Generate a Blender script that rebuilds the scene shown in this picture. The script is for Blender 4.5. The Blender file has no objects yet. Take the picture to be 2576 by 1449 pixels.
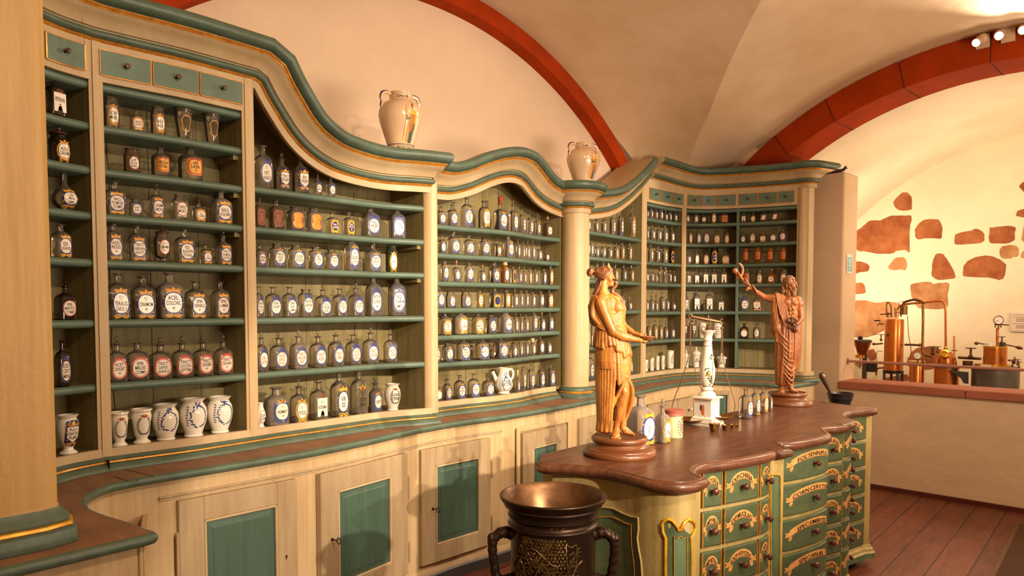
import bpy, bmesh, math, random
from math import sin, cos, pi, sqrt, atan2, radians, hypot
from mathutils import Vector, Matrix
from mathutils.geometry import delaunay_2d_cdt
random.seed(7)
SC = bpy.context.scene
COL = SC.collection
# ---------------------------------------------------------------- camera model (frame 2576 x 1449)
F, CX, CY, EYE = 1850.0, 1288.0, 858.0, 1.6
PIT = math.atan((858-770)/1850.0); YAW = radians(45)
FW = Vector((cos(YAW)*cos(PIT), sin(YAW)*cos(PIT), -sin(PIT)))
RT = Vector((sin(YAW), -cos(YAW), 0)); UP = RT.cross(FW)
def ray(x, y): return FW + RT*((x-CX)/F) - UP*((y-CY)/F)
def onz(x, y, z):
    d = ray(x, y); t = (z-EYE)/d.z; return Vector((d.x*t, d.y*t, z))
def onX(x, y, X):
    d = ray(x, y); t = X/d.x; return Vector((X, d.y*t, EYE+d.z*t))
def zat(x, y, P):                      # height of the sight line where it passes over plan point P
    d = ray(x, y); t = hypot(P[0], P[1])/hypot(d.x, d.y); return EYE+d.z*t
def depth(P): return Vector((P[0], P[1], (P[2] if len(P) > 2 else EYE)-EYE)).dot(FW)
def hit(x, y, path):
    d = ray(x, y); best = None
    for i in range(len(path)-1):
        a, b = path[i][0], path[i][1]; ex, ey = path[i+1][0]-a, path[i+1][1]-b
        det = -d.x*ey+ex*d.y
        if abs(det) < 1e-9: continue
        t = (-a*ey+ex*b)/det; s = (d.x*b-d.y*a)/det
        if -1e-4 <= s <= 1.0001 and t > 0 and (best is None or t < best[0]):
            L = hypot(ex, ey); best = (t, Vector((d.x*t, d.y*t, EYE+d.z*t)), Vector((ey/L, -ex/L, 0)), i+s)
    return best and best[1:]
cam = bpy.data.cameras.new('camera'); co = bpy.data.objects.new('camera', cam); COL.objects.link(co)
cam.sensor_fit = 'HORIZONTAL'; cam.sensor_width = 36; cam.lens = 36*F/2576
cam.shift_y = (858-724.5)/2576; cam.clip_start = .05
co.matrix_world = Matrix((( RT.x, UP.x, -FW.x, 0), (RT.y, UP.y, -FW.y, 0), (RT.z, UP.z, -FW.z, EYE), (0, 0, 0, 1)))
SC.camera = co
# ---------------------------------------------------------------- materials
def lin(c):
    return tuple(((v/255)/12.92 if v/255 <= .04045 else ((v/255+.055)/1.055)**2.4) for v in c)+(1,)
MATS = {}
def mat(name, rgb, rough=.5, metal=0, var=0, vs=(6, 6, 6), rgb2=None, bump=0, bs=30, coat=0, spec=.5, emit=0, alpha=1, trans=0):
    m = bpy.data.materials.new(name); m.use_nodes = True; nt = m.node_tree; N = nt.nodes; L = nt.links
    b = N['Principled BSDF']; b.inputs['Roughness'].default_value = rough; b.inputs['Metallic'].default_value = metal
    b.inputs['Specular IOR Level'].default_value = spec; b.inputs['Base Color'].default_value = lin(rgb)
    if coat: b.inputs['Coat Weight'].default_value = coat; b.inputs['Coat Roughness'].default_value = .15
    if emit: b.inputs['Emission Color'].default_value = lin(rgb); b.inputs['Emission Strength'].default_value = emit
    if var or bump:
        tc = N.new('ShaderNodeTexCoord')
        mp = N.new('ShaderNodeMapping'); mp.inputs['Scale'].default_value = vs; L.new(tc.outputs['Object'], mp.inputs[0])
    if var:
        n = N.new('ShaderNodeTexNoise'); n.inputs['Detail'].default_value = 5; n.inputs['Roughness'].default_value = .65; n.inputs['Scale'].default_value = 1
        L.new(mp.outputs[0], n.inputs[0])
        r = N.new('ShaderNodeValToRGB'); e = r.color_ramp.elements
        e[0].position = .5-.3/2; e[1].position = .5+.3/2
        c2 = rgb2 or tuple(v*(1-var) for v in rgb)
        e[0].color = lin(c2); e[1].color = lin(rgb)
        L.new(n.outputs['Fac'], r.inputs[0]); L.new(r.outputs[0], b.inputs['Base Color'])
    if bump:
        n2 = N.new('ShaderNodeTexNoise'); n2.inputs['Scale'].default_value = bs; n2.inputs['Detail'].default_value = 4
        L.new(tc.outputs['Object'], n2.inputs[0])
        bp = N.new('ShaderNodeBump'); bp.inputs['Strength'].default_value = bump; bp.inputs['Distance'].default_value = .01
        L.new(n2.outputs['Fac'], bp.inputs['Height']); L.new(bp.outputs[0], b.inputs['Normal'])
    MATS[name] = m; return m
def glass(name, rgb, dust=.12, dcol=(150, 130, 115), tint=None, rough=.03):
    m = bpy.data.materials.new(name); m.use_nodes = True; nt = m.node_tree; N = nt.nodes; L = nt.links
    N.remove(N['Principled BSDF']); out = N['Material Output']
    lw = N.new('ShaderNodeLayerWeight'); lw.inputs['Blend'].default_value = .28
    fr = N.new('ShaderNodeFresnel'); fr.inputs['IOR'].default_value = 1.5
    tr = N.new('ShaderNodeBsdfTransparent'); cr = N.new('ShaderNodeMixRGB'); cr.inputs[1].default_value = lin(rgb)
    cr.inputs[2].default_value = lin(tint or tuple(v*.62 for v in rgb)); L.new(lw.outputs['Facing'], cr.inputs[0]); L.new(cr.outputs[0], tr.inputs[0])
    df = N.new('ShaderNodeBsdfDiffuse'); df.inputs[0].default_value = lin(dcol)
    mx = N.new('ShaderNodeMixShader')
    ma = N.new('ShaderNodeMath'); ma.operation = 'MULTIPLY_ADD'; ma.inputs[1].default_value = .22; ma.inputs[2].default_value = dust
    L.new(lw.outputs['Facing'], ma.inputs[0]); L.new(ma.outputs[0], mx.inputs[0]); L.new(tr.outputs[0], mx.inputs[1]); L.new(df.outputs[0], mx.inputs[2])
    gl = N.new('ShaderNodeBsdfGlossy'); gl.inputs['Roughness'].default_value = rough
    m2 = N.new('ShaderNodeMixShader'); L.new(fr.outputs[0], m2.inputs[0]); L.new(mx.outputs[0], m2.inputs[1]); L.new(gl.outputs[0], m2.inputs[2])
    L.new(m2.outputs[0], out.inputs[0]); MATS[name] = m; return m
M = MATS
mat('plaster_peach', (238, 212, 184), .9, var=.05, vs=(1.2, 1.2, 1.2), bump=.25, bs=9)
mat('plaster_ceiling', (230, 202, 172), .92, var=.12, vs=(.9, .9, 1.4), rgb2=(212, 180, 138), bump=.5, bs=7)
mat('plaster_yellow', (250, 232, 200), .92, var=.06, vs=(1.5, 1.5, 1.5), bump=.45, bs=8)
mat('plaster_pier', (222, 192, 158), .9, var=.05, vs=(2, 2, 2), bump=.3, bs=14)
mat('plaster_parapet', (228, 202, 168), .92, var=.07, vs=(2.5, 1.2, 2.5), bump=.6, bs=11)
mat('red_stone', (176, 60, 8), .85, var=.14, vs=(3, 3, 3), bump=.2, bs=25, spec=.15)
mat('sandstone', (172, 104, 78), .8, var=.1, vs=(9, 3, 9), bump=.2, bs=40)
mat('stone', (178, 108, 62), .9, var=.25, vs=(5, 5, 5), rgb2=(142, 74, 36), bump=.8, bs=18)
mat('stone_pale', (196, 146, 96), .9, var=.25, vs=(5, 5, 5), rgb2=(160, 100, 58), bump=.8, bs=18)
mat('cream', (202, 180, 144), .5, var=.12, vs=(2.5, 2.5, 1.2), rgb2=(180, 152, 112), bump=.12, bs=45)
mat('cream_vertical', (206, 182, 142), .5, var=.12, vs=(28, 28, 1.2), rgb2=(190, 160, 116), bump=.1, bs=60)
mat('cream_yellow', (204, 168, 106), .5, var=.14, vs=(26, 26, 1.4), rgb2=(186, 146, 82), bump=.12, bs=50)
mat('door_cream', (178, 158, 126), .5, var=.1, vs=(20, 20, 2), rgb2=(162, 138, 104), bump=.1, bs=50)
mat('green_paint', (88, 108, 94), .42, var=.16, vs=(14, 14, 14), rgb2=(76, 92, 76), bump=.15, bs=40)
mat('green_shelf', (98, 120, 106), .42, var=.12, vs=(7, 7, 20), rgb2=(86, 106, 92), bump=.12, bs=40)
mat('panel_green', (76, 104, 92), .45, var=.12, vs=(30, 30, 2), rgb2=(68, 92, 78), bump=.06, bs=60)
mat('drawer_teal', (100, 124, 108), .45, var=.1, vs=(12, 12, 12), rgb2=(86, 108, 90))
mat('olive', (152, 138, 94), .6, var=.14, vs=(22, 22, 1.3), rgb2=(128, 114, 70), bump=.15, bs=35)
mat('shelf_top', (118, 100, 68), .65, var=.12, vs=(6, 6, 6))
mat('dusty_top', (150, 112, 84), .7, var=.16, vs=(12, 5, 8), rgb2=(126, 90, 62), bump=.3, bs=60)
mat('gilding', (226, 162, 66), .35, .35, var=.2, vs=(30, 30, 30), rgb2=(190, 120, 40))
mat('gold_bright', (236, 178, 40), .3, .3, var=.18, vs=(25, 25, 25), rgb2=(200, 138, 20))
mat('crack', (48, 34, 20), .9)
mat('knob_wood', (84, 38, 26), .35, coat=.3)
mat('iron', (52, 36, 28), .45, .7)
mat('porcelain_knob', (214, 200, 176), .2, coat=.4)
mat('counter_top', (104, 64, 42), .36, var=.25, vs=(5, 26, 8), rgb2=(76, 45, 29), bump=.2, bs=50, coat=.08)
mat('counter_cream', (174, 156, 102), .5, var=.12, vs=(30, 30, 2), rgb2=(156, 134, 78), bump=.1, bs=45)
mat('counter_green', (84, 96, 64), .45, var=.22, vs=(8, 8, 24), rgb2=(66, 82, 58), bump=.12, bs=45)
mat('counter_green_light', (92, 116, 84), .45, var=.18, vs=(24, 24, 3))
mat('scroll_paper', (222, 170, 96), .55, var=.15, vs=(25, 25, 25), rgb2=(196, 134, 70))
mat('scroll_shade', (184, 104, 62), .55)
mat('ink', (26, 18, 16), .5)
mat('ink_red', (196, 60, 34), .5)
mat('black_foot', (22, 16, 14), .6)
mat('statue_gold', (194, 132, 58), .42, var=.3, vs=(22, 22, 9), rgb2=(142, 82, 32), bump=.15, bs=90, coat=.12)
mat('statue_brown', (162, 98, 50), .40, var=.3, vs=(22, 22, 9), rgb2=(116, 62, 28), bump=.15, bs=90, coat=.15)
mat('carved_brown', (138, 88, 50), .42, var=.3, vs=(40, 40, 14), rgb2=(104, 60, 32), bump=.2, bs=90, coat=.25)
mat('grape_wood', (104, 58, 34), .45, var=.2, vs=(30, 30, 30))
mat('turned_base', (122, 74, 42), .32, var=.22, vs=(4, 4, 40), rgb2=(94, 52, 28), coat=.2)
mat('enamel_white', (242, 228, 212), .25, coat=.3)
mat('faience_buff', (226, 192, 154), .18, var=.04, vs=(5, 5, 5), coat=.6)
mat('porcelain', (240, 232, 216), .12, coat=.5)
mat('porcelain_cream', (232, 222, 196), .15, coat=.5)
mat('cobalt', (44, 58, 128), .3)
mat('cobalt_pale', (84, 92, 136), .35, var=.35, vs=(160, 160, 160), rgb2=(52, 62, 116))
mat('navy', (34, 36, 92), .3)
mat('leaf_green', (56, 84, 44), .4)
mat('paint_yellow', (232, 164, 44), .35)
mat('paint_orange', (214, 116, 44), .4)
mat('paint_red', (158, 42, 32), .4)
mat('paint_pink', (206, 104, 98), .4)
mat('paint_blue_green', (120, 150, 150), .4)
mat('brown_paint', (120, 58, 30), .4)
mat('cloth_white', (226, 196, 160), .8, bump=.4, bs=90)
mat('cloth_red', (168, 70, 48), .8, bump=.4, bs=90)
mat('lid_wood', (78, 36, 26), .4, coat=.3)
mat('lid_pink', (176, 96, 82), .5, var=.1, vs=(9, 9, 9))
mat('cork', (196, 140, 92), .8, bump=.4, bs=150)
mat('jar_yellow', (222, 214, 160), .15, coat=.5)
mat('brass', (150, 110, 60), .35, .75, var=.2, vs=(20, 20, 20))
mat('brass_bright', (206, 158, 56), .28, .85)
mat('brass_dark', (104, 76, 50), .4, .7)
mat('copper', (206, 124, 62), .27, .85, var=.1, vs=(8, 8, 8))
mat('copper_pale', (214, 136, 84), .24, .85)
mat('bronze_bowl', (132, 98, 66), .38, .8, var=.3, vs=(9, 9, 9), rgb2=(82, 56, 36))
mat('bronze', (62, 46, 34), .38, .75, var=.35, vs=(7, 7, 7), rgb2=(40, 27, 20))
mat('bronze_ornament', (122, 100, 58), .36, .7, var=.3, vs=(50, 50, 50), rgb2=(84, 62, 36))
mat('iron_black', (34, 30, 30), .38, .4)
mat('pestle_metal', (92, 74, 62), .38, .6)
mat('steel_grey', (106, 102, 96), .4, .6, var=.15, vs=(6, 6, 6))
mat('steel_dark', (74, 72, 72), .45, .5)
mat('rail', (176, 132, 118), .35, .3)
mat('paper_sign', (228, 206, 182), .6)
mat('sign_line', (150, 132, 118), .6)
mat('sign_teal', (90, 176, 176), .5)
mat('sign_white', (224, 214, 206), .5)
mat('lamp_white', (222, 190, 160), .45)
mat('cable_grey', (168, 138, 112), .5)
mat('cat_black', (14, 10, 11), .5)
mat('wood_plain', (104, 66, 40), .6, var=.2, vs=(20, 20, 3))
mat('grate', (96, 64, 40), .6)
mat('powder_orange', (212, 122, 36), .8)
mat('powder_brown', (110, 82, 62), .9)
mat('lamp_glow', (255, 236, 206), .4, emit=30)
glass('glass_clear', (250, 246, 238), .08, (196, 184, 168))
glass('glass_milky', (240, 232, 222), .30, (186, 172, 158))
glass('glass_grey', (226, 220, 214), .24, (150, 142, 138))
glass('glass_dark', (176, 160, 142), .10, (80, 66, 52))
glass('glass_brown', (220, 200, 180), .26, (140, 118, 98))
glass('glass_amber', (236, 178, 96), .30, (206, 130, 46))
glass('glass_green', (150, 168, 140), .12, (110, 122, 96))
# painted drawer-top wood grain on the floor
def floor_mat():
    m = bpy.data.materials.new('floor_boards'); m.use_nodes = True; nt = m.node_tree; N = nt.nodes; L = nt.links
    b = N['Principled BSDF']; b.inputs['Roughness'].default_value = .42
    tc = N.new('ShaderNodeTexCoord'); mp = N.new('ShaderNodeMapping'); mp.inputs['Rotation'].default_value = (0, 0, -radians(5)); mp.inputs['Location'].default_value = (.35, -.09, 0)
    L.new(tc.outputs['Object'], mp.inputs[0])
    br = N.new('ShaderNodeTexBrick'); br.inputs['Scale'].default_value = 1; br.inputs['Brick Width'].default_value = 3.1; br.inputs['Row Height'].default_value = .2
    br.inputs['Mortar Size'].default_value = .004; br.inputs['Mortar Smooth'].default_value = .1
    br.inputs['Color1'].default_value = lin((128, 68, 42)); br.inputs['Color2'].default_value = lin((108, 54, 34)); br.inputs['Mortar'].default_value = lin((24, 10, 8))
    L.new(mp.outputs[0], br.inputs[0])
    m3 = N.new('ShaderNodeMapping'); m3.inputs['Scale'].default_value = (2, 14, 1); L.new(mp.outputs[0], m3.inputs[0])
    no = N.new('ShaderNodeTexNoise'); no.inputs['Scale'].default_value = 1.4; no.inputs['Detail'].default_value = 6; no.inputs['Distortion'].default_value = 1.2; L.new(m3.outputs[0], no.inputs[0])
    rp = N.new('ShaderNodeValToRGB'); rp.color_ramp.elements[0].color = (.5, .5, .5, 1); rp.color_ramp.elements[0].position = .35; rp.color_ramp.elements[1].position = .65
    L.new(no.outputs['Fac'], rp.inputs[0])
    mx = N.new('ShaderNodeMixRGB'); mx.blend_type = 'MULTIPLY'; mx.inputs[0].default_value = .8; L.new(br.outputs['Color'], mx.inputs[1]); L.new(rp.outputs[0], mx.inputs[2])
    L.new(mx.outputs[0], b.inputs['Base Color']); MATS['floor_boards'] = m
floor_mat()
# ---------------------------------------------------------------- mesh building
class MB:
    def __init__(s): s.v = []; s.f = []; s.m = []
    def add(s, vs, fs, mi=0):
        o = len(s.v); s.v += [tuple(p) for p in vs]; s.f += [tuple(i+o for i in f) for f in fs]
        s.m += [mi]*len(fs) if isinstance(mi, int) else list(mi)
        return s
    def box(s, a, b, mi=0, R=None, bev=0):
        x0, y0, z0 = a; x1, y1, z1 = b
        if bev:
            e = min(bev, abs(x1-x0)*.45, abs(y1-y0)*.45, abs(z1-z0)*.45)
            vs = []
            for (z, k) in ((z0, e), (z0+e, 0), (z1-e, 0), (z1, e)):
                for (cx, cy, sx, sy) in ((x0, y0, 1, 1), (x1, y0, -1, 1), (x1, y1, -1, -1), (x0, y1, 1, -1)):
                    for (dx, dy) in (((0, e), (e, 0)) if sx*sy > 0 else ((e, 0), (0, e))):
                        vs.append((cx+sx*max(dx, k), cy+sy*max(dy, k), z) if not k else (cx+sx*e, cy+sy*e, z))
            fs = []
            for r in range(3):
                for i in range(8): fs.append((r*8+i, r*8+(i+1) % 8, r*8+8+(i+1) % 8, r*8+8+i))
            fs += [tuple(range(7, -1, -1)), tuple(range(24, 32))]
        else:
            vs = [(x0, y0, z0), (x1, y0, z0), (x1, y1, z0), (x0, y1, z0), (x0, y0, z1), (x1, y0, z1), (x1, y1, z1), (x0, y1, z1)]
            fs = [(3, 2, 1, 0), (4, 5, 6, 7), (0, 1, 5, 4), (1, 2, 6, 5), (2, 3, 7, 6), (3, 0, 4, 7)]
        if R is not None: vs = [R @ Vector(p) for p in vs]
        return s.add(vs, fs, mi)
    def prism(s, poly, z0, z1, mi=0, mtop=None, R=None, bev=0):
        n = len(poly); A = sum(poly[i][0]*poly[(i+1) % n][1]-poly[(i+1) % n][0]*poly[i][1] for i in range(n))
        if A < 0: poly = poly[::-1]
        vs = [(p[0], p[1], z0) for p in poly]+[(p[0], p[1], z1) for p in poly]
        if R is not None: vs = [R @ Vector(p) for p in vs]
        fs = [(i, (i+1) % n, n+(i+1) % n, n+i) for i in range(n)]
        if n < 12: return s.add(vs, fs+[tuple(range(n-1, -1, -1)), tuple(range(n, 2*n))], [mi]*(n+1)+[mi if mtop is None else mtop])
        s.add(vs, fs, mi)
        cv, _, cf, _, _, _ = delaunay_2d_cdt([Vector((p[0], p[1])) for p in poly], [(i, (i+1) % n) for i in range(n)], [], 1, 1e-5)
        a = [(p.x, p.y, z0) for p in cv]; b = [(p.x, p.y, z1) for p in cv]
        if R is not None: a = [R @ Vector(p) for p in a]; b = [R @ Vector(p) for p in b]
        s.add(a, [tuple(f[::-1]) for f in cf], mi); return s.add(b, [tuple(f) for f in cf], mi if mtop is None else mtop)
    def lathe(s, prof, seg=24, mi=0, c=(0, 0, 0), R=None, a0=0, a1=2*pi, cap=True):
        full = abs(a1-a0-2*pi) < 1e-6; k = seg if full else seg+1; vs = []; fs = []; ms = []
        for r, z in prof:
            for i in range(k):
                a = a0+(a1-a0)*i/seg; p = Vector((c[0]+r*cos(a), c[1]+r*sin(a), c[2]+z)); vs.append(R @ p if R is not None else p)
        for j in range(len(prof)-1):
            for i in range(seg):
                fs.append((j*k+i, j*k+(i+1) % k, (j+1)*k+(i+1) % k, (j+1)*k+i)); ms.append(mi if isinstance(mi, int) else mi[j])
        if cap and full:
            if prof[0][0] > 1e-6: fs.append(tuple(range(k-1, -1, -1))); ms.append(ms[0])
            if prof[-1][0] > 1e-6: fs.append(tuple((len(prof)-1)*k+i for i in range(k))); ms.append(ms[-1])
        return s.add(vs, fs, ms)
    def tube(s, pts, r, seg=8, mi=0, closed=False):
        P = [Vector(p) for p in pts]; n = len(P); vs = []; fs = []
        rs = r if isinstance(r, (list, tuple)) else [r]*n; nrm = None
        for i in range(n):
            a = P[(i-1) % n] if (closed or i) else P[i]; b = P[(i+1) % n] if (closed or i < n-1) else P[i]
            t = (b-a).normalized()
            if nrm is None: nrm = t.orthogonal().normalized()
            else:
                nrm = nrm-t*nrm.dot(t); nrm = nrm.normalized() if nrm.length > 1e-6 else t.orthogonal().normalized()
            bi = t.cross(nrm)
            for k in range(seg):
                a2 = 2*pi*k/seg; vs.append(P[i]+nrm*(cos(a2)*rs[i])+bi*(sin(a2)*rs[i]))
        for i in range(n if closed else n-1):
            j = (i+1) % n
            for k in range(seg): fs.append((i*seg+k, i*seg+(k+1) % seg, j*seg+(k+1) % seg, j*seg+k))
        if not closed: fs += [tuple(range(seg-1, -1, -1)), tuple((n-1)*seg+k for k in range(seg))]
        return s.add(vs, fs, mi)
    def ell(s, c, r, seg=16, rings=10, mi=0, R=None):
        prof = [(sin(pi*j/rings), -cos(pi*j/rings)) for j in range(rings+1)]
        vs = []; fs = []
        for q, z in prof:
            for i in range(seg):
                p = Vector((q*cos(2*pi*i/seg)*r[0], q*sin(2*pi*i/seg)*r[1], z*r[2]))
                if R is not None: p = R @ p
                vs.append(p+Vector(c))
        for j in range(rings):
            for i in range(seg): fs.append((j*seg+i, j*seg+(i+1) % seg, (j+1)*seg+(i+1) % seg, (j+1)*seg+i))
        return s.add(vs, fs, mi)
    def cap(s, p0, p1, r0, r1, seg=12):         # tapered capsule
        p0, p1 = Vector(p0), Vector(p1); d = p1-p0; L = max(d.length, 1e-5); q = Vector((0, 0, 1)).rotation_difference(d/L).to_matrix()
        prof = [(sin(pi/2*j/4)*r0, -cos(pi/2*j/4)*r0) for j in range(5)]+[(cos(pi/2*j/4)*r1, L+sin(pi/2*j/4)*r1) for j in range(5)]
        vs = []; fs = []; k = seg
        for r, z in prof:
            for i in range(k): vs.append(p0+q @ Vector((r*cos(2*pi*i/k), r*sin(2*pi*i/k), z)))
        for j in range(len(prof)-1):
            for i in range(k): fs.append((j*k+i, j*k+(i+1) % k, (j+1)*k+(i+1) % k, (j+1)*k+i))
        return s.add(vs, fs)
    def mesh(s, name, mats, smooth=35):
        me = bpy.data.meshes.new(name); me.from_pydata(s.v, [], s.f)
        for m in (mats if isinstance(mats, (list, tuple)) else [mats]): me.materials.append(M[m])
        me.polygons.foreach_set('material_index', s.m)
        bm = bmesh.new(); bm.from_mesh(me); bmesh.ops.remove_doubles(bm, verts=bm.verts, dist=1e-6)
        bmesh.ops.dissolve_degenerate(bm, edges=bm.edges, dist=1e-7); bm.to_mesh(me); bm.free()
        if smooth: 
            me.shade_smooth(); me.set_sharp_from_angle(angle=radians(smooth))
        return me
    def build(s, name, mats, parent=None, smooth=35, loc=None, rz=0):
        o = bpy.data.objects.new(name, s.mesh(name, mats, smooth)); COL.objects.link(o)
        if parent is not None: o.parent = parent
        if loc is not None: o.location = loc
        if rz: o.rotation_euler = (0, 0, rz)
        return o
def tag(o, label=None, cat=None, group=None, kind=None):
    if label: o['label'] = label
    if cat: o['category'] = cat
    if group: o['group'] = group
    if kind: o['kind'] = kind
    return o
def thing(name, label, cat, loc=(0, 0, 0), rz=0, group=None):
    o = bpy.data.objects.new(name, None); COL.objects.link(o); o.location = loc; o.rotation_euler = (0, 0, rz); o.empty_display_size = .05
    return tag(o, label, cat, group)
def local(o):                          # world -> local of a thing that is only moved and turned about z
    return Matrix.Rotation(-o.rotation_euler.z, 4, 'Z') @ Matrix.Translation(-o.location)
def child(mb, name, mats, parent, smooth=35):  # geometry given in world space, parented to a thing placed elsewhere
    Lm = local(parent); mb.v = [tuple(Lm @ Vector(p)) for p in mb.v]
    return mb.build(name, mats, parent, smooth)
# ---------------------------------------------------------------- plan curves
def resample(path, step):
    out = [Vector(path[0])]
    for a, b in zip(path, path[1:]):
        a, b = Vector(a), Vector(b); n = max(1, int((b-a).length/step))
        out += [a.lerp(b, k/n) for k in range(1, n+1)]
    return out
def smoothp(path, n=2):                # Catmull-Rom refine
    P = [Vector(p) for p in path]; out = []
    for i in range(len(P)-1):
        p0 = P[i-1] if i else P[i]*2-P[i+1]; p1, p2 = P[i], P[i+1]; p3 = P[i+2] if i+2 < len(P) else P[i+1]*2-P[i]
        for k in range(n):
            t = k/n; out.append(.5*((2*p1)+(p2-p0)*t+(2*p0-5*p1+4*p2-p3)*t*t+(3*p1-p0-3*p2+p3)*t**3))
    return out+[P[-1]]
def offset(path, d):                   # plan offset towards the viewer side (right of travel) by d
    P = [Vector((p[0], p[1])) for p in path]; out = []
    for i in range(len(P)):
        ns = []
        if i: e = P[i]-P[i-1]; ns.append(Vector((e.y, -e.x)).normalized())
        if i < len(P)-1: e = P[i+1]-P[i]; ns.append(Vector((e.y, -e.x)).normalized())
        if len(ns) == 2:
            n = (ns[0]+ns[1])/max(.35, 1+ns[0].dot(ns[1]))
        else: n = ns[0]
        out.append((P[i].x+n.x*d, P[i].y+n.y*d))
    return out
def sweep(mb, path, prof, mis, closed=False):
    """profile (out, up) swept along a 3D path; frames stand in the plan normal and in the path's own slope"""
    P = [Vector((p[0], p[1], p[2])) for p in path]; n = len(P); k = len(prof); vs = []; fs = []; ms = []
    def fr(a, b):
        T = (b-a).normalized(); h = Vector((T.y, -T.x, 0))
        h = h.normalized() if h.length > 1e-6 else Vector((0, -1, 0)); return h, h.cross(T)*1.0
    for i in range(n):
        fs_ = []
        if i or closed: fs_.append(fr(P[i-1], P[i]))
        if i < n-1 or closed: fs_.append(fr(P[i], P[(i+1) % n]))
        if len(fs_) == 2:
            N_ = (fs_[0][0]+fs_[1][0])/max(.5, 1+fs_[0][0].dot(fs_[1][0])); B_ = (fs_[0][1]+fs_[1][1])/max(.5, 1+fs_[0][1].dot(fs_[1][1]))
        else: N_, B_ = fs_[0]
        if B_.z < 0: B_ = -B_
        for a, b in prof: vs.append(P[i]+N_*a+B_*b)
    for i in range(n if closed else n-1):
        j = (i+1) % n
        for q in range(k-1):
            fs.append((i*k+q, j*k+q, j*k+q+1, i*k+q+1)); ms.append(mis[q] if isinstance(mis, (list, tuple)) else mis)
    if not closed:
        fs += [tuple(range(k)), tuple((n-1)*k+q for q in range(k-1, -1, -1))]; ms += [ms[0], ms[0]]
    return mb.add(vs, fs, ms)
def halfround(c, up, r, n=6, flip=1):   # bulge outwards from (c, up-r) to (c, up+r)
    return [(c+flip*r*sin(pi*k/n), up-r*cos(pi*k/n)) for k in range(n+1)]
# ================================================================ THE ROOM
def struct(mb, name, mats, smooth=35, parent=None):
    o = mb.build(name, mats, parent, smooth)
    if parent is None: o['kind'] = 'structure'
    return o
AC, AZ, RI, RO = 3.16, .76, 2.87, 3.0          # wall arch: centre X, centre z, inner and outer radius
TC, TZ, TI, TO = 1.45, .55, 2.9, 3.13          # transverse arch over the parapet: centre Y, z, radii
YW = 3.97
struct(MB().add([(-4, -5, 0), (12, -5, 0), (12, 5, 0), (-4, 5, 0)], [(0, 1, 2, 3)]), 'floor', 'floor_boards', 0)
struct(MB().box((-1.2, YW, 0), (7.1, YW+.3, 4.1)), 'wall_back', 'plaster_peach', 0)
struct(MB().box((-1.0, -4, 0), (-.62, YW, 4.1)), 'wall_left', 'plaster_peach', 0)
# red wall arch, standing a little proud of the lunette
mb = MB(); n = 72; vs = []
for i in range(n+1):
    a = .68+(pi-1.36)*i/n
    for r, y in ((RI, YW), (RI+.012, YW-.1), (RO, YW-.1), (RO, YW)):
        vs.append((AC-r*cos(a), y, AZ+r*sin(a)))
fs = [(i*4+k, i*4+k+1, i*4+k+5, i*4+k+4) for i in range(n) for k in range(3)]
struct(mb.add(vs, fs), 'trim_1', 'red_stone', 30)
# transverse red arch
mb = MB(); vs = []
for i in range(n+1):
    a = -.1+(pi+.2)*i/n
    for r, x in ((TO, 6.6), (TI, 6.6), (TI, 7.02), (TO, 7.02)):
        vs.append((x, TC-r*cos(a), TZ+r*sin(a)))
fs = [(i*4+k, i*4+k+1, i*4+k+5, i*4+k+4) for i in range(n) for k in range(3)]
ar = struct(mb.add(vs, fs), 'trim_2', 'red_stone', 30)
mb = MB()
for a in (48, 57, 66.5, 78, 90):                 # joints between the arch stones, in front of face and soffit
    a = radians(a); u = Vector((0, cos(a), sin(a))); c = Vector((0, TC, TZ))
    mb.tube([Vector((6.598, 0, 0))+c+u*TO, Vector((6.598, 0, 0))+c+u*TI, Vector((6.8, 0, 0))+c+u*(TI-.002), Vector((7.02, 0, 0))+c+u*(TI-.002)], .0035, 4)
mb.build('arch_joint', 'crack', ar)
# ceiling: cross vault
def zB(Y): return TZ+sqrt(max(.01, TO**2-(Y-TC)**2))+max(0, Y-3.15)*.28
def G(u):
    Y = .9+abs(u)*.995; return Vector((AC+u, Y, zB(Y)))
mb = MB(); cols = 60; rows = 14
for sgn in (1,):
    vs = []
    for i in range(cols+1):
        s_ = -1.22+2.44*i/cols; g = G(2.71*s_); ax = 2.13*s_; zz = RO**2-ax*ax
        A = Vector((AC+ax, YW-.1, AZ+sqrt(max(.02, zz))+.004+max(0, abs(s_)-.92)*.8))
        for j in range(rows+1):
            t = j/rows; p = A.lerp(g, t); p.z += .10*sin(pi*t)*(1-abs(s_)/1.6); vs.append(p)
    fs = [(i*(rows+1)+j, (i+1)*(rows+1)+j, (i+1)*(rows+1)+j+1, i*(rows+1)+j+1) for i in range(cols) for j in range(rows)]
    mb.add(vs, fs)
vs = []                                          # web towards the camera side
for i in range(cols+1):
    s_ = -1.22+2.44*i/cols; g = G(2.71*s_); q = Vector((g.x, 1.8-g.y, g.z))
    for j in range(3): vs.append(q.lerp(Vector((q.x, -4, q.z)), j/2))
mb.add(vs, [(i*3+j, i*3+j+1, (i+1)*3+j+1, (i+1)*3+j) for i in range(cols) for j in range(2)])
for side in (1, -1):                             # webs to the transverse arch on either hand
    vs = []; k = 44
    for i in range(k+1):
        Y = -2.35+(3.3+.9+2.35)*i/k; u = abs(Y-.9)/.995; x0 = AC+side*u; x1 = 6.62 if side > 0 else -1.0
        if side*(x1-x0) < 0: x0 = x1
        for j in range(9): vs.append((x0+(x1-x0)*j/8, Y, zB(Y)))
    mb.add(vs, [(i*9+j, i*9+j+1, (i+1)*9+j+1, (i+1)*9+j) for i in range(k) for j in range(8)])
vs = []
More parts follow.
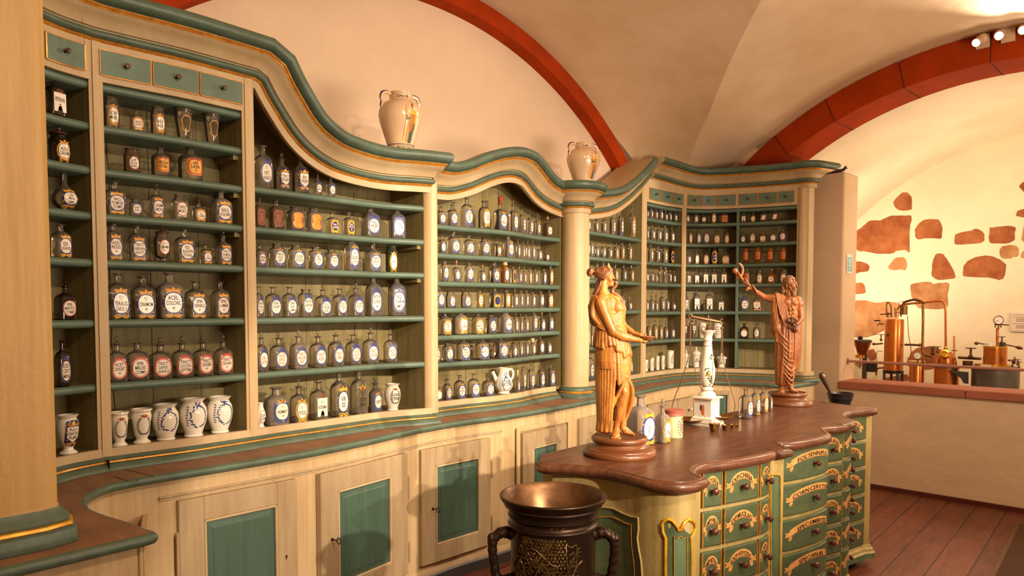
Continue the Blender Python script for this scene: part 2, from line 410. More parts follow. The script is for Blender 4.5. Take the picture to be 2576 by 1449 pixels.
for i in range(61):
    a = -.1+(pi+.2)*i/60
    for r in (TO-.05, TO+.55): vs.append((6.61, TC-r*cos(a), TZ+r*sin(a)))
mb.add(vs, [(2*i, 2*i+1, 2*i+3, 2*i+2) for i in range(60)])
struct(mb, 'ceiling', 'plaster_ceiling', 40)
# pier beside the opening, parapet, sill, skirting
struct(MB().box((6.79, 2.588, 0), (7.12, YW, 2.8), bev=.012), 'wall_right', 'plaster_pier', 30)
struct(MB().box((6.79, -3.4, 0), (7.12, 2.588, .856)), 'wall_parapet', 'plaster_parapet', 0)
mb = MB(); y = 2.592
for L_ in (1.0, .98, 1.0, 1.0, 1.0, .9): mb.box((6.765, y-L_+.004, .857), (7.15, y, .924), bev=.006); y -= L_
struct(mb, 'trim_3', 'sandstone', 30)
struct(MB().box((6.765, -3.4, 0), (6.79, 2.588, .035)), 'baseboard_right', 'knob_wood', 0)
# next room
struct(MB().box((9.5, -3.2, -.0), (9.75, 4.9, 4.0)), 'wall_far', 'plaster_yellow', 0)
mb = MB(); vs = []
for i in range(61):
    a = -.05+(pi+.1)*i/60
    for j in range(5): vs.append((7.0+2.52*j/4, TC-(TI+.01)*cos(a), TZ+(TI+.01)*sin(a)))
fs = [(i*5+j, i*5+j+1, (i+1)*5+j+1, (i+1)*5+j) for i in range(60) for j in range(4)]
cl = struct(mb.add(vs, fs), 'ceiling_next_room', 'plaster_yellow', 40)
wf = bpy.data.objects['wall_far']
def S3(x, y): return (2140+x*.2209, 440+y*.2209)
stones = [([(590, 195), (640, 200), (685, 245), (700, 300), (695, 390), (640, 405), (545, 400), (500, 360), (487, 320), (510, 270), (545, 240)], 0),
 ([(60, 640), (140, 580), (220, 515), (330, 515), (450, 465), (580, 460), (690, 460), (690, 540), (676, 640), (676, 880), (620, 855), (520, 870), (480, 895), (340, 905), (200, 880), (60, 850)], 0),
 ([(745, 590), (800, 530), (880, 505), (985, 503), (1030, 545), (1045, 620), (1040, 700), (1020, 730), (890, 722), (750, 730), (730, 630)], 0),
 ([(1190, 680), (1290, 645), (1370, 635), (1420, 615), (1500, 640), (1522, 700), (1515, 760), (1410, 785), (1210, 795), (1178, 770)], 0),
 ([(1580, 600), (1700, 585), (1830, 583), (1878, 605), (1868, 690), (1862, 745), (1760, 785), (1600, 780), (1572, 740)], 0),
 ([(1725, 810), (1800, 800), (1880, 810), (1915, 845), (1900, 925), (1840, 935), (1820, 953), (1720, 945), (1695, 900), (1700, 840)], 1),
 ([(960, 905), (1010, 890), (1060, 910), (1110, 985), (1150, 1050), (1190, 1150), (1170, 1185), (1000, 1195), (925, 1155), (925, 1050), (940, 960)], 0),
 ([(1275, 1070), (1300, 1010), (1390, 945), (1500, 918), (1610, 925), (1700, 960), (1770, 1020), (1765, 1100), (1750, 1170), (1690, 1200), (1560, 1170), (1300, 1160), (1272, 1130)], 0),
 ([(30, 985), (110, 985), (190, 1010), (215, 1050), (190, 1100), (110, 1112), (30, 1120)], 0),
 ([(425, 1045), (500, 950), (570, 935), (620, 950), (640, 1020), (625, 1085), (560, 1075), (500, 1088), (440, 1075)], 1),
 ([(30, 1228), (140, 1232), (165, 1290), (165, 1345), (30, 1355)], 0),
 ([(672, 1250), (740, 1225), (900, 1215), (940, 1240), (1000, 1230), (1125, 1230), (1110, 1350), (1110, 1480), (1080, 1520), (1000, 1530), (800, 1525), (745, 1490), (730, 1440), (690, 1380)], 1),
 ([(20, 1440), (120, 1420), (300, 1450), (440, 1440), (580, 1480), (560, 1600), (480, 1720), (330, 1800), (260, 1830), (20, 1840)], 1),
 ([(1880, 470), (1900, 410), (2010, 390), (2010, 480)], 0), ([(1915, 130), (1960, 85), (2020, 70), (2020, 200), (1960, 180)], 0),
 ([(1945, 740), (1975, 560), (2020, 560), (2020, 780)], 1), ([(1930, 940), (1960, 870), (2020, 860), (2020, 950)], 1)]
def S1(x, y): return (2100+x*.1725, 720+y*.1725)
more = [([(480, 950), (530, 915), (575, 925), (605, 1000), (600, 1060), (540, 1090), (490, 1060), (475, 1000)], 0),
 ([(1110, 960), (1200, 900), (1320, 880), (1450, 885), (1560, 930), (1600, 1000), (1600, 1120), (1500, 1200), (1150, 1220), (1060, 1100)], 0),
 ([(740, 1330), (1000, 1290), (1070, 1300), (1070, 1380), (740, 1380)], 0), ([(280, 1120), (380, 1110), (390, 1165), (330, 1165)], 1)]
for fn, lst in ((S3, stones), (S1, more)):
    for k, (pl, pale) in enumerate(lst):
        pts = [onX(*fn(*q), 9.5) for q in pl]
        pts = [Vector((p.y, p.z)) for p in pts]; pts = smoothp(pts+[pts[0]], 3)[:-1]
        pts = [p+Vector((random.uniform(-1, 1), random.uniform(-1, 1)))*.004 for p in pts]
        cc = sum(pts, Vector((0, 0)))/len(pts); mb = MB(); nn = len(pts)
        vs = [(9.505, p.x, p.y) for p in pts]+[(9.494, cc.x+(p.x-cc.x)*.97, cc.y+(p.y-cc.y)*.96) for p in pts]
        if sum(pts[i].x*pts[(i+1) % nn].y-pts[(i+1) % nn].x*pts[i].y for i in range(nn)) < 0: vs = vs[:nn][::-1]+vs[nn:][::-1]
        mb.add(vs, [(i, nn+i, nn+(i+1) % nn, (i+1) % nn) for i in range(nn)]+[tuple(range(2*nn-1, nn-1, -1))])
        mb.build('wall_stone', 'stone_pale' if pale else 'stone', wf, 30)
# handrail over the sill, cable and spotlights on the arch
A = Vector((6.95, 2.588, onX(2130, 908, 6.95).z)); z2 = onX(2576, 941, 6.95)
rl = thing('handrail', 'thin pinkish metal handrail running above the sandstone sill', 'rail', (6.95, 2.588, 0))
child(MB().tube([A, Vector((6.95, z2.y, A.z)), Vector((6.95, -3, A.z))], .012, 10), 'rail_bar', 'rail', rl)
child(MB().lathe([(0, 0), (.03, 0), (.03, .006), (0, .006)], 20, 0, R=Matrix.Translation((6.95, 2.588, A.z)) @ Matrix.Rotation(pi/2, 4, 'X')), 'wall_flange', 'rail', rl)
cb = thing('electric_cable', 'pair of thin grey electric cables clipped along upper edge of red arch', 'cable', (6.58, TC, TZ+TO))
for dr in (.02, .045):
    child(MB().tube([(6.585, TC+(TO+dr)*sin(a), TZ+(TO+dr)*cos(a)-.02) for a in [radians(43)*(1-i/30)-.12 for i in range(31)]], .005, 6), 'cable', 'cable_grey', cb)
for a in (40, 28, 20, 12): 
    a = radians(a); child(MB().box((6.57, -.012, -.02), (6.6, .012, .02), R=Matrix.Translation((0, TC+(TO+.03)*sin(a), TZ+(TO+.03)*cos(a)-.02))), 'cable_clip', 'cable_grey', cb)
SPOT = []
for i, (lx, ly, px, py, txt) in enumerate([(2455, 108, 2466, 100, 'small white spotlight on red arch, leftmost of three'), (2513, 90, 2530, 84, 'glowing white spotlight on red arch, middle of three'), (2573, 76, 2590, 70, 'glowing spotlight at the right picture edge on red arch')]):
    P = onX(lx, ly, 6.45); Q = onX(px+6, py+4, 6.58)
    t = thing('spotlight', txt, 'spotlight', Q, 0, 'spotlights on the arch over the opening')
    d = (Vector((0, .4, 1.2)) - P).normalized() if i else (Vector((1.5, 3, 1.0)) - P).normalized()
    rot = Vector((0, 0, 1)).rotation_difference(d).to_matrix().to_4x4()
    Rm = Matrix.Translation(P-d*.10) @ rot
    child(MB().box((Q.x-.0, Q.y-.045, Q.z-.05), (Q.x+.018, Q.y+.045, Q.z+.05)), 'mounting_plate', 'lamp_white', t)
    child(MB().tube([Q, P-d*.06], .012, 8), 'bracket', 'lamp_white', t)
    pr = [(0, -.02), (.036, -.02)]+[(.036+(.003 if k % 2 else 0), -.015+k*.006) for k in range(9)]+[(.031, .04), (.031, .10), (.028, .10), (.026, .094), (0, .094)]
    child(MB().lathe(pr, 24, 0, R=Rm), 'lamp_housing', 'lamp_white', t)
    child(MB().lathe([(0, .097), (.026, .097), (.026, .1), (0, .101)], 20, 0, R=Rm), 'lens', 'lamp_glow', t)
    SPOT.append((P+d*.02, d))
# small black animal figure lying on the pier
P = Vector((6.86, 2.70, 2.8)); ct = thing('animal_figure', 'small black reclining animal figure on top of the plaster pier', 'figurine', P)
Rz = Matrix.Translation(P) @ Matrix.Rotation(radians(-65), 4, 'Z')
mb = MB()
def W(x, y, z): return Rz @ Vector((x, y, z))
for a, b, r0, r1 in [((-.06, 0, .022), (.03, 0, .026), .02, .018), ((.03, 0, .026), (.07, 0, .034), .016, .012), ((.07, 0, .034), (.084, 0, .052), .013, .012), ((.08, .006, .06), (.083, .008, .07), .004, .002), ((.09, -.006, .058), (.094, -.008, .068), .004, .002),
                     ((-.07, 0, .02), (-.085, 0, .03), .018, .013), ((-.085, 0, .03), (-.078, .0, .042), .01, .005), ((-.04, -.012, .01), (-.01, -.02, .006), .009, .006), ((.02, -.012, .01), (.06, -.016, .006), .008, .005), ((.02, .012, .01), (.06, .016, .006), .008, .005), ((.085, 0, .05), (.098, 0, .046), .009, .005)]:
    mb.cap(W(*a), W(*b), r0, r1)
child(mb, 'body', 'cat_black', ct)
# notice on the reveal of the pier, and framed sheet on the far wall
a, b = onX(2128, 641, 6.98), None
y0 = 2.588; 
def onY(x, y, Y):
    d = ray(x, y); t = Y/d.y; return Vector((d.x*t, Y, EYE+d.z*t))
p = onY(2128, 688, 2.588); q = onY(2142, 641, 2.588)
nt_ = thing('wall_notice', 'small white and turquoise notice on the side of the pier', 'sign', ((p.x+q.x)/2, 2.586, (p.z+q.z)/2))
child(MB().box((p.x, 2.580, p.z), (q.x, 2.587, q.z)), 'board', 'sign_white', nt_)
dz = q.z-p.z; dx = q.x-p.x
mb = MB()
mb.box((p.x+dx*.12, 2.5785, p.z+dz*.12), (q.x-dx*.08, 2.5805, p.z+dz*.86))
child(mb, 'print', 'sign_teal', nt_)
mb = MB()
for k in range(6): mb.box((p.x+dx*(.2+.1*(k % 2)), 2.577, p.z+dz*(.2+.1*k)), (p.x+dx*(.55+.08*(k % 3)), 2.579, p.z+dz*(.25+.1*k)))
child(mb, 'print_lines', 'sign_white', nt_)
p = onX(2540, 834, 9.44); q = onX(2640, 786, 9.44)
fs_ = thing('framed_text_sheet', 'framed white information sheet on the stone wall of the far room', 'sign', (9.49, (p.y+q.y)/2, p.z))
child(MB().box((9.47, q.y, p.z), (9.499, p.y, q.z)), 'frame', 'sign_white', fs_)
child(MB().box((9.466, q.y+.012, p.z+.012), (9.471, p.y-.012, q.z-.012)), 'sheet', 'paper_sign', fs_)
mb = MB(); H = q.z-p.z
for k, (f, l) in enumerate([(.86, .9), (.74, .4), (.66, .5), (.61, .5), (.56, .5), (.51, .45), (.40, .6), (.32, .5), (.27, .5), (.22, .5), (.17, .45)]):
    yy = p.y-.02-(.0 if f in (.86, .74, .40) else .03); mb.box((9.464, yy-l*.34, p.z+H*f), (9.467, yy, p.z+H*(f+.022)))
child(mb, 'text_line', 'sign_line', fs_)
child(MB().ell((9.464, p.y-.19, p.z+H*.85), (.002, .022, .012)), 'emblem', 'ink_red', fs_)
# floor grille
A = Vector((6.34, 1.12, 0)); rot = radians(5.2)
gr = thing('floor_grille', 'brown slatted metal grille set in the floor at lower right', 'grille', A, rot)
mb = MB()
for k in range(88): mb.box((-1.78+k*.02, -.30, .002), (-1.771+k*.02, -.0, .012))
mb.build('slats', 'grate', gr)
MB().box((-1.8, -.33, .0), (0.02, -.30, .014)).box((-1.8, 0, 0), (.02, .025, .014)).box((0, -.3, 0), (.02, 0, .014)).box((-1.8, -.16, .002), (0, -.14, .015)).build('frame', 'grate', gr)
MB().box((-1.79, -.3, .0005), (0, 0, .0015)).build('pit_dark', 'black_foot', gr)  # flat black sheet standing in for the darkness below the slats
# ================================================================ WALL CABINETS
FACE = [(.47, 2.45), (.47, 2.62), (.50, 2.82), (.56, 3.0), (.66, 3.16), (.78, 3.25), (.93, 3.30), (1.10, 3.30), (1.30, 3.30), (1.56, 3.325), (1.75, 3.345), (2.0, 3.355), (2.25, 3.375), (2.42, 3.365), (2.55, 3.33), (2.64, 3.31), (2.74, 3.47), (2.85, 3.485), (3.05, 3.48), (3.25, 3.455), (3.40, 3.455), (3.55, 3.475), (3.70, 3.52), (3.85, 3.55), (4.0, 3.56), (4.38, 3.58), (4.7, 3.62), (5.03, 3.67), (5.35, 3.71), (5.65, 3.735), (5.85, 3.73), (6.0, 3.70), (6.13, 3.62), (6.23, 3.49), (6.31, 3.33), (6.38, 3.15), (6.43, 2.98), (6.455, 2.86), (6.45, 2.80), (6.47, 2.765), (6.54, 2.745), (6.55, 2.95)]
def refine(path, sharp, n=4):
    out = []; seg = [path[0]]
    for p in path[1:]:
        seg.append(p)
        if p in sharp or p == path[-1]:
            q = smoothp([Vector(a) for a in seg], n) if len(seg) > 2 else [Vector(a) for a in seg]
            out += q if not out else q[1:]; seg = [p]
    return [tuple(p) for p in out]
SHARP = {(2.64, 3.31), (2.74, 3.47), (2.55, 3.33), (6.455, 2.86), (6.54, 2.745), (.93, 3.30), (4.0, 3.56), (4.38, 3.58)}
FACE = refine(FACE, SHARP)
def sub(path, a, b):
    def P(t):
        i = min(int(t), len(path)-2); f = t-i; return Vector(path[i][:2]).lerp(Vector(path[i+1][:2]), f)
    out = [P(a)]+[Vector(path[i][:2]) for i in range(int(a)+1, int(math.ceil(b)))]+[P(b)]
    return [p for k, p in enumerate(out) if k == 0 or (p-out[k-1]).length > 1e-4]
def par(px): return hit(px, 770, FACE)[2]
def faceY(X):
    for a, b in zip(FACE, FACE[1:]):
        if a[0] <= X <= b[0] and X < 6.2 and b[0]-a[0] > 1e-6: return a[1]+(b[1]-a[1])*(X-a[0])/(b[0]-a[0])
ZL = [2.50, 2.335, 2.16, 1.978, 1.79, 1.545, 1.283, 1.01]
ZM = [2.098, 1.924, 1.753, 1.590, 1.42, 1.253, 1.014]
ZS = [2.18, 1.985, 1.808, 1.565, 1.285, 1.022]
ZR = [2.50, 2.372, 2.182, 1.992, 1.807, 1.553, 1.298, 1.022]
BAYS = dict(
    b1=dict(a=0.0, b=par(237), z=ZL, d=.2, top=2.66, name='narrow corner bay behind the left pilaster'),
    b2=dict(a=par(269), b=par(615), z=ZL, d=.2, top=2.66, name='tall left bay under three drawers'),
    b3=dict(a=par(642), b=par(1067), z=[2.168]+ZL[3:], d=.26, top=2.60, name='wide bay under the sweeping cornice'),
    b4=dict(a=par(1090), b=par(1410), z=ZM, d=.19, top=2.40, name='arched middle bay'),
    b5=dict(a=par(1478), b=par(1612), z=ZS, d=.2, top=2.62, name='bay right of the round column'),
    b6=dict(a=par(1622), b=par(1713), z=ZR, d=.17, top=2.66, name='narrow bay with three small drawers'),
    b7=dict(a=par(1722), b=par(1850), z=ZR, d=.2, top=2.66, name='left half of the curved corner bay'),
    b8=dict(a=par(1857), b=par(2001), z=ZR, d=.2, top=2.66, name='right half of the curved corner bay'))
CZT = [(1.650, 2.684), (1.70, 2.606), (1.76, 2.528), (1.82, 2.455), (1.889, 2.396), (1.98, 2.346), (2.08, 2.318), (2.24, 2.302), (2.64, 2.304), (2.74, 2.304), (2.958, 2.315), (3.11, 2.362), (3.33, 2.452), (3.45, 2.474), (3.56, 2.466), (3.66, 2.430), (3.763, 2.382), (3.86, 2.350), (3.98, 2.322), (4.446, 2.330), (4.646, 2.364), (4.79, 2.402), (4.90, 2.446), (5.02, 2.504), (5.13, 2.566), (5.24, 2.634), (5.33, 2.696), (5.385, 2.738)]
def topz(x, key):
    if key not in ('b3', 'b4', 'b5'): return 2.66
    if x < 1.65: return 2.645
    for a, b in zip(CZT, CZT[1:]):
        if a[0] <= x <= b[0]: return a[1]+(b[1]-a[1])*(x-a[0])/(b[0]-a[0])-.03
    return 2.64
def shelf_mb(front, back, z, th=.034):
    mb = MB(); n = len(front); k = 7; r = th/2; vs = []; fs = []; ms = []
    fo = offset([(p.x, p.y) for p in front], 0.0)
    for i in range(n):
        f = Vector(fo[i]); b = back[i]; u = (f-b).normalized()
        vs.append((b.x, b.y, z)); 
        for q in range(k):
            a = pi/2-pi*q/(k-1); p = f-u*r+u*(cos(a)*r); vs.append((p.x, p.y, z-r+sin(a)*r))
        vs.append((b.x, b.y, z-th))
    w = k+2
    for i in range(n-1):
        for q in range(w-1):
            fs.append((i*w+q, i*w+q+1, (i+1)*w+q+1, (i+1)*w+q)); ms.append(1 if q == 0 else 0)
    fs += [tuple(range(w-1, -1, -1)), tuple((n-1)*w+q for q in range(w))]; ms += [0, 0]
    return mb.add(vs, fs, ms)
def band(mb, path, z0, z1, o0, o1, mi=0):      # upright band of given thickness following a plan path
    a = offset(path, o0); b = offset(path, o1)
    return mb.prism(a+b[::-1], z0, z1, mi)
BAYP = {}
GRPBAY = 'painted shelf bays of the wall cabinet'
for key, B in BAYS.items():
    fr = sub(FACE, B['a'], B['b']); fr = [Vector(p) for p in resample(fr, .05)]
    bk = [Vector(p) for p in offset([(p.x, p.y) for p in fr], -B['d'])]
    if key == 'b3': bk = [Vector((p.x, 3.62+.01*(p.x-1.6))) for p in fr]
    # keep the end side panels square to the front
    mid = fr[len(fr)//2]
    t = thing('shelf_bay', 'olive-lined green painted shelf bay, '+B['name'], 'shelving', (mid.x, mid.y, .99), 0, GRPBAY)
    B['fr'], B['bk'], B['t'] = fr, bk, t
    top = B['top']
    mb = MB(); pa = [(p.x, p.y) for p in bk]
    tops = top; ob = offset(pa, -.015); vs = []
    for (x, y), (x2, y2) in zip(pa, ob):
        h = topz(x, key)+(.10 if key in ('b3', 'b4', 'b5') else 0); vs += [(x, y, .985), (x, y, h), (x2, y2, h), (x2, y2, .985)]
    mb.add(vs, [(i*4+q, i*4+(q+1) % 4, i*4+4+(q+1) % 4, i*4+4+q) for i in range(len(pa)-1) for q in range(4)]+[(0, 1, 2, 3), (len(vs)-1, len(vs)-2, len(vs)-3, len(vs)-4)])
    child(mb, 'back_panel', 'olive', t, 0)
    if key in ('b3', 'b4', 'b5'):
        mb = MB(); vs = []
        for f, b in zip(fr, bk):
            h = topz(f.x, key)+.10; vs += [(f.x, f.y-.004, h-.01), (b.x, b.y, h-.01), (b.x, b.y, h+.004), (f.x, f.y-.004, h+.004)]
        mb.add(vs, [(i*4+q, i*4+(q+1) % 4, i*4+4+(q+1) % 4, i*4+4+q) for i in range(len(fr)-1) for q in range(4)]); child(mb, 'top_board', 'olive', t, 0)
    mb = MB(); mb.prism([tuple(p) for p in fr]+[tuple(p) for p in bk][::-1], .99, B['z'][-1], 0); child(mb, 'floor_board', 'shelf_top', t, 0)
    # vertical cracks between the back boards
    mb = MB(); L_ = len(bk)
    nb = {'b1': 1, 'b2': 3, 'b3': 4, 'b4': 6, 'b5': 3, 'b6': 2, 'b7': 3, 'b8': 5}[key]
    for q in range(nb):
        f = (q+.6+random.uniform(-.15, .15))/nb*(L_-1); i = min(int(f), L_-2); p = bk[i].lerp(bk[i+1], f-i); e = (bk[i+1]-bk[i]).normalized()
        o = Vector((e.y, -e.x))*.0015; wd = random.choice((.0012, .0018, .003)); z = .99; q0 = p.copy()
        tp_ = topz(q0.x, key)
        while z < tp_-.03:
            z1 = min(z+.09, tp_-.02); q1 = p+e*random.uniform(-.004, .004)*(1.5 if wd > .0025 else .4)
            mb.add([(q0.x-e.x*wd/2+o.x, q0.y-e.y*wd/2+o.y, z), (q0.x+e.x*wd/2+o.x, q0.y+e.y*wd/2+o.y, z), (q1.x+e.x*wd/2+o.x, q1.y+e.y*wd/2+o.y, z1), (q1.x-e.x*wd/2+o.x, q1.y-e.y*wd/2+o.y, z1)], [(0, 1, 2, 3)])
            z = z1; q0 = q1
    child(mb, 'board_joints', 'crack', t, 0)
    for z in B['z'][:-1]:
        child(shelf_mb(fr, bk, z), 'shelf', ['green_shelf', 'shelf_top'], t, 40)
    if key in ('b2', 'b3'):          # little bearers under the shelf ends
        p = fr[-1]; q = bk[-1]; u = (q-p).normalized()
        for z in B['z'][1:4] if key == 'b2' else B['z'][1:3]:
            a = p+u*.03; b = q; child(MB().prism([(a.x-.025, a.y), (a.x, a.y), (b.x, b.y), (b.x-.025, b.y)], z-.055, z-.034), 'shelf_bearer', 'olive', t, 0)
def upright(owner, A, B, zt, curved=False, front='cream_vertical'):
    """solid upright between two neighbouring bays: A, B = (front, back) plan points on each side"""
    (fa, ba), (fb, bb) = A, B; t = owner
    mb = MB(); mb.prism([fa, fb, bb, ba], .985, zt); child(mb, 'side_panel', 'olive', t, 0)
    e = (Vector(fb)-Vector(fa)).normalized(); n = Vector((e.y, -e.x)); o = .014
    fa2 = Vector(fa)-e*.002; fb2 = Vector(fb)+e*.002
    mb = MB()
    if curved:
        c = (fa2+fb2)/2; pts = [tuple(fa2)]+[tuple(c+(-e*cos(a)*(fb2-fa2).length/2)+n*sin(a)*.05) for a in [pi*k/10 for k in range(1, 10)]]+[tuple(fb2)]
        mb.prism(pts, .985, zt)
    else:
        mb.prism([tuple(fa2), tuple(fa2+n*.008), tuple(fa2+e*.012+n*.008), tuple(fa2+e*.014+n*o), tuple(fb2-e*.004+n*o), tuple(fb2+n*(o-.004)), tuple(fb2)], .985, zt)
    child(mb, 'stile', front, t, 30)
def ends(k, i): return tuple(BAYS[k]['fr'][i]), tuple(BAYS[k]['bk'][i])
upright(BAYS['b1']['t'], ends('b1', -1), ends('b2', 0), 2.66)
upright(BAYS['b2']['t'], ends('b2', -1), ends('b3', 0), 2.66)
(f3, k3), (f4, k4) = ends('b3', -1), ends('b4', 0)
mb = MB(); mb.prism([f3, f4, (f4[0], 3.68), k3], .985, 2.30); child(mb, 'side_panel', 'olive', BAYS['b3']['t'], 0)
pts = [(2.622, 3.325)]+[(2.668+.046*cos(a), 3.345+.056*sin(a)) for a in [radians(195+k*15) for k in range(12)]]+[(2.745, 3.50), (2.64, 3.42)]
mb = MB(); mb.prism(pts, .985, 2.30); child(mb, 'rounded_stile', 'cream_vertical', BAYS['b3']['t'], 40)
(f4e, k4e), (f5, k5) = ends('b4', -1), ends('b5', 0)
mb = MB(); mb.prism([f4e, (4.10, 3.58), (4.12, k4e[1]), k4e], .985, 2.36); child(mb, 'side_panel', 'olive', BAYS['b4']['t'], 0)
mb = MB(); mb.prism([(4.30, 3.60), f5, k5, (4.30, k5[1])], .985, 2.36); child(mb, 'side_panel', 'olive', BAYS['b5']['t'], 0)
upright(BAYS['b5']['t'], ends('b5', -1), ends('b6', 0), 2.66)
upright(BAYS['b6']['t'], ends('b6', -1), ends('b7', 0), 2.66)
(fa, ba), (fb, bb) = ends('b7', -1), ends('b8', 0)
child(MB().prism([fa, fb, bb, ba], 1.02, 2.50), 'divider', 'green_shelf', BAYS['b7']['t'], 0)
child(band(MB(), [fa, fb], 2.50, 2.70, .012, -.012), 'rail_joint', 'cream', BAYS['b7']['t'], 0)
(fa, ba) = ends('b8', -1)
child(MB().prism([fa, (fa[0]+.22, fa[1]-.01), (ba[0]+.02, ba[1]+.0), ba], .985, 2.66), 'side_panel', 'olive', BAYS['b8']['t'], 0)
# drawer rows
def chord(P0, P1, z=0):
    P0, P1 = Vector(P0[:2]), Vector(P1[:2]); e = (P1-P0).normalized()
    return Matrix(((e.x, -e.y, 0, P0.x), (e.y, e.x, 0, P0.y), (0, 0, 1, z), (0, 0, 0, 1))), (P1-P0).length
def knob(R, x, z, y=0, r=.011, L=.026):
    pr = [(r*.62, 0), (r*.62, .003), (r*.38, .006), (r*.36, L*.5), (r*.8, L*.62), (r, L*.8), (r*.8, L*.97), (0, L)]
    return MB().lathe(pr, 12, 0, R=R @ Matrix.Translation((x, y, z)) @ Matrix.Rotation(pi/2, 4, 'X'))
for key, xs, yy in (('b1', [(108, 205)], 150), ('b2', [(250, 375), (383, 493), (499, 603)], 190), ('b6', [(1630, 1656), (1659, 1686), (1689, 1714)], 490), ('b7', [(1728, 1760), (1764, 1803), (1808, 1850)], 498), ('b8', [(1860, 1906), (1911, 1955), (1960, 1998)], 497)):
    B = BAYS[key]; t = B['t']; seg = [tuple(p) for p in B['fr']]
    mb = MB(); band(mb, seg, 2.50, 2.70, .012, -.012); child(mb, 'drawer_rail', 'cream', t, 0)
    for l, r in xs:
        h0 = hit(l, yy, FACE); h1 = hit(r, yy, FACE)
        if h0 is None or h1 is None: continue
        sg = [tuple(p) for p in sub(FACE, h0[2], h1[2])]; R, Ln = chord(h0[0], h1[0]); Ri = R.inverted()
        bl = max([0]+[-(Ri @ Vector((p[0], p[1], 0))).y for p in sg]); R = R @ Matrix.Translation((0, .004-bl if bl > .0005 else .004+max([0]+[(Ri @ Vector((p[0], p[1], 0))).y for p in sg]), 0))
        z0, z1 = 2.528, 2.625
        d = child(band(MB(), sg, z0, z1, .022, .006), 'drawer', 'drawer_teal', t, 0)
        ge = MB()
        band(ge, sg, z0-.004, z0, .020, .008); band(ge, sg, z1, z1+.004, .020, .008)
        for x in (sg[0], sg[-1]):
            q = MB(); ge.box((-.003, -.003, z0), (.003, .003, z1), R=Matrix.Translation((x[0]-.0, x[1], 0)) @ Matrix.Translation(Vector((h0[1].x, h0[1].y, 0))*.018))
        for o, nm, mt in ((ge, 'gilt_edge', 'gilding'), (knob(R, Ln/2, (z0+z1)/2, -.026), 'knob', 'knob_wood')):
            child(o, nm, mt, d) if False else None
            q = o.build(nm, mt, None); q.parent = d; q.matrix_parent_inverse = (Matrix.Translation(t.location)).inverted()
# ---- base moulding and bottom rail
CREAM, GRN, GLD = 0, 1, 2
base_prof = [(-.01, .085), (.012, .085), (.014, .052), (.026, .050), (.032, .043), (.030, .037), (.036, .036), (.038, .031), (.034, .028), (.045, .024), (.056, .014), (.062, .004), (.062, 0.0), (-.01, 0)]
base_mi = [0, 0, 1, 1, 1, 2, 2, 2, 1, 1, 1, 1, 1]
bt = thing('plinth_moulding', 'green and gilt moulding running along the foot of the shelf bays', 'moulding', (3.4, 3.3, .931))
MP = [(p[0], p[1]) for p in FACE]
mb = MB()
sweep(mb, [(p[0], p[1], .931) for p in MP if p[0] < 4.12 or p[1] < 2] , base_prof, base_mi)
child(mb, 'moulding_run', ['cream', 'green_paint', 'gilding'], bt, 40)
mb = MB(); sweep(mb, [(p[0], p[1], .931) for p in MP if p[0] > 4.30], base_prof, base_mi)
child(mb, 'moulding_run', ['cream', 'green_paint', 'gilding'], bt, 40)
mb = MB()                               # open joint in the moulding left
R, Ln = chord(hit(263, 1170, FACE)[0], hit(300, 1170, FACE)[0])
mb.box((.0, -.063, .932), (.0015, -.03, .975), R=R); child(mb, 'joint_gap', 'crack', bt, 0)
# ---- cornice
def cz(pts):
    return [Vector((x, faceY(x), z)) for x, z in pts]
secA = [Vector((p[0], p[1], 2.684)) for p in sub(FACE, 0, hit(648, 770, FACE)[2])]
swoop = smoothp(cz([(1.650, 2.684), (1.70, 2.606), (1.76, 2.528), (1.82, 2.455), (1.889, 2.396), (1.98, 2.346), (2.08, 2.318), (2.24, 2.302), (2.395, 2.298), (2.55, 2.302), (2.64, 2.304)]), 4)
mid = smoothp(cz([(2.74, 2.304), (2.85, 2.306), (2.958, 2.315), (3.11, 2.362), (3.22, 2.412), (3.33, 2.452), (3.45, 2.474), (3.56, 2.466), (3.66, 2.430), (3.763, 2.382), (3.86, 2.350), (3.98, 2.322), (4.12, 2.303)]), 4)
rise = smoothp(cz([(4.32, 2.316), (4.446, 2.330), (4.646, 2.364), (4.79, 2.402), (4.90, 2.446), (5.02, 2.504), (5.13, 2.566), (5.24, 2.634), (5.33, 2.696), (5.385, 2.738)]), 4)
pr_ = hit(1634, 770, FACE)[2]
secE = [Vector((p[0], p[1], 2.738-.03*min(1, max(0, (p[0]-5.7)/.4)))) for p in sub(FACE, pr_, len(FACE)-1.001)]
cor_prof = [(-.012, -.062), (.010, -.062), (.012, -.030), (.018, -.028), (.022, -.022), (.018, -.017)]+[(.016+.022*sin(pi*k/6), -.001-.016*cos(pi*k/6)) for k in range(7)]+[(.018, .020), (.030, .022), (.040, .040), (.060, .062), (.088, .076), (.092, .084), (.100, .084), (.104, .090), (.100, .095)]+[(.106+.030*sin(pi*(k+.5)/8), .125-.028*cos(pi*(k+.5)/8)) for k in range(8)]+[(.10, .152), (-.22, .150)]
mi = []
for k in range(len(cor_prof)-1):
    if k < 2: mi.append(0)
    elif k < 5: mi.append(2)
    elif k < 12: mi.append(1)
    elif k < 17: mi.append(0)
    elif k < 20: mi.append(2)
    elif k < 30: mi.append(1)
    else: mi.append(3)
ct = thing('cornice', 'cream and green cornice with gilt lines, sweeping along the top of the wall cabinets', 'cornice', (3.4, 3.3, 2.3))
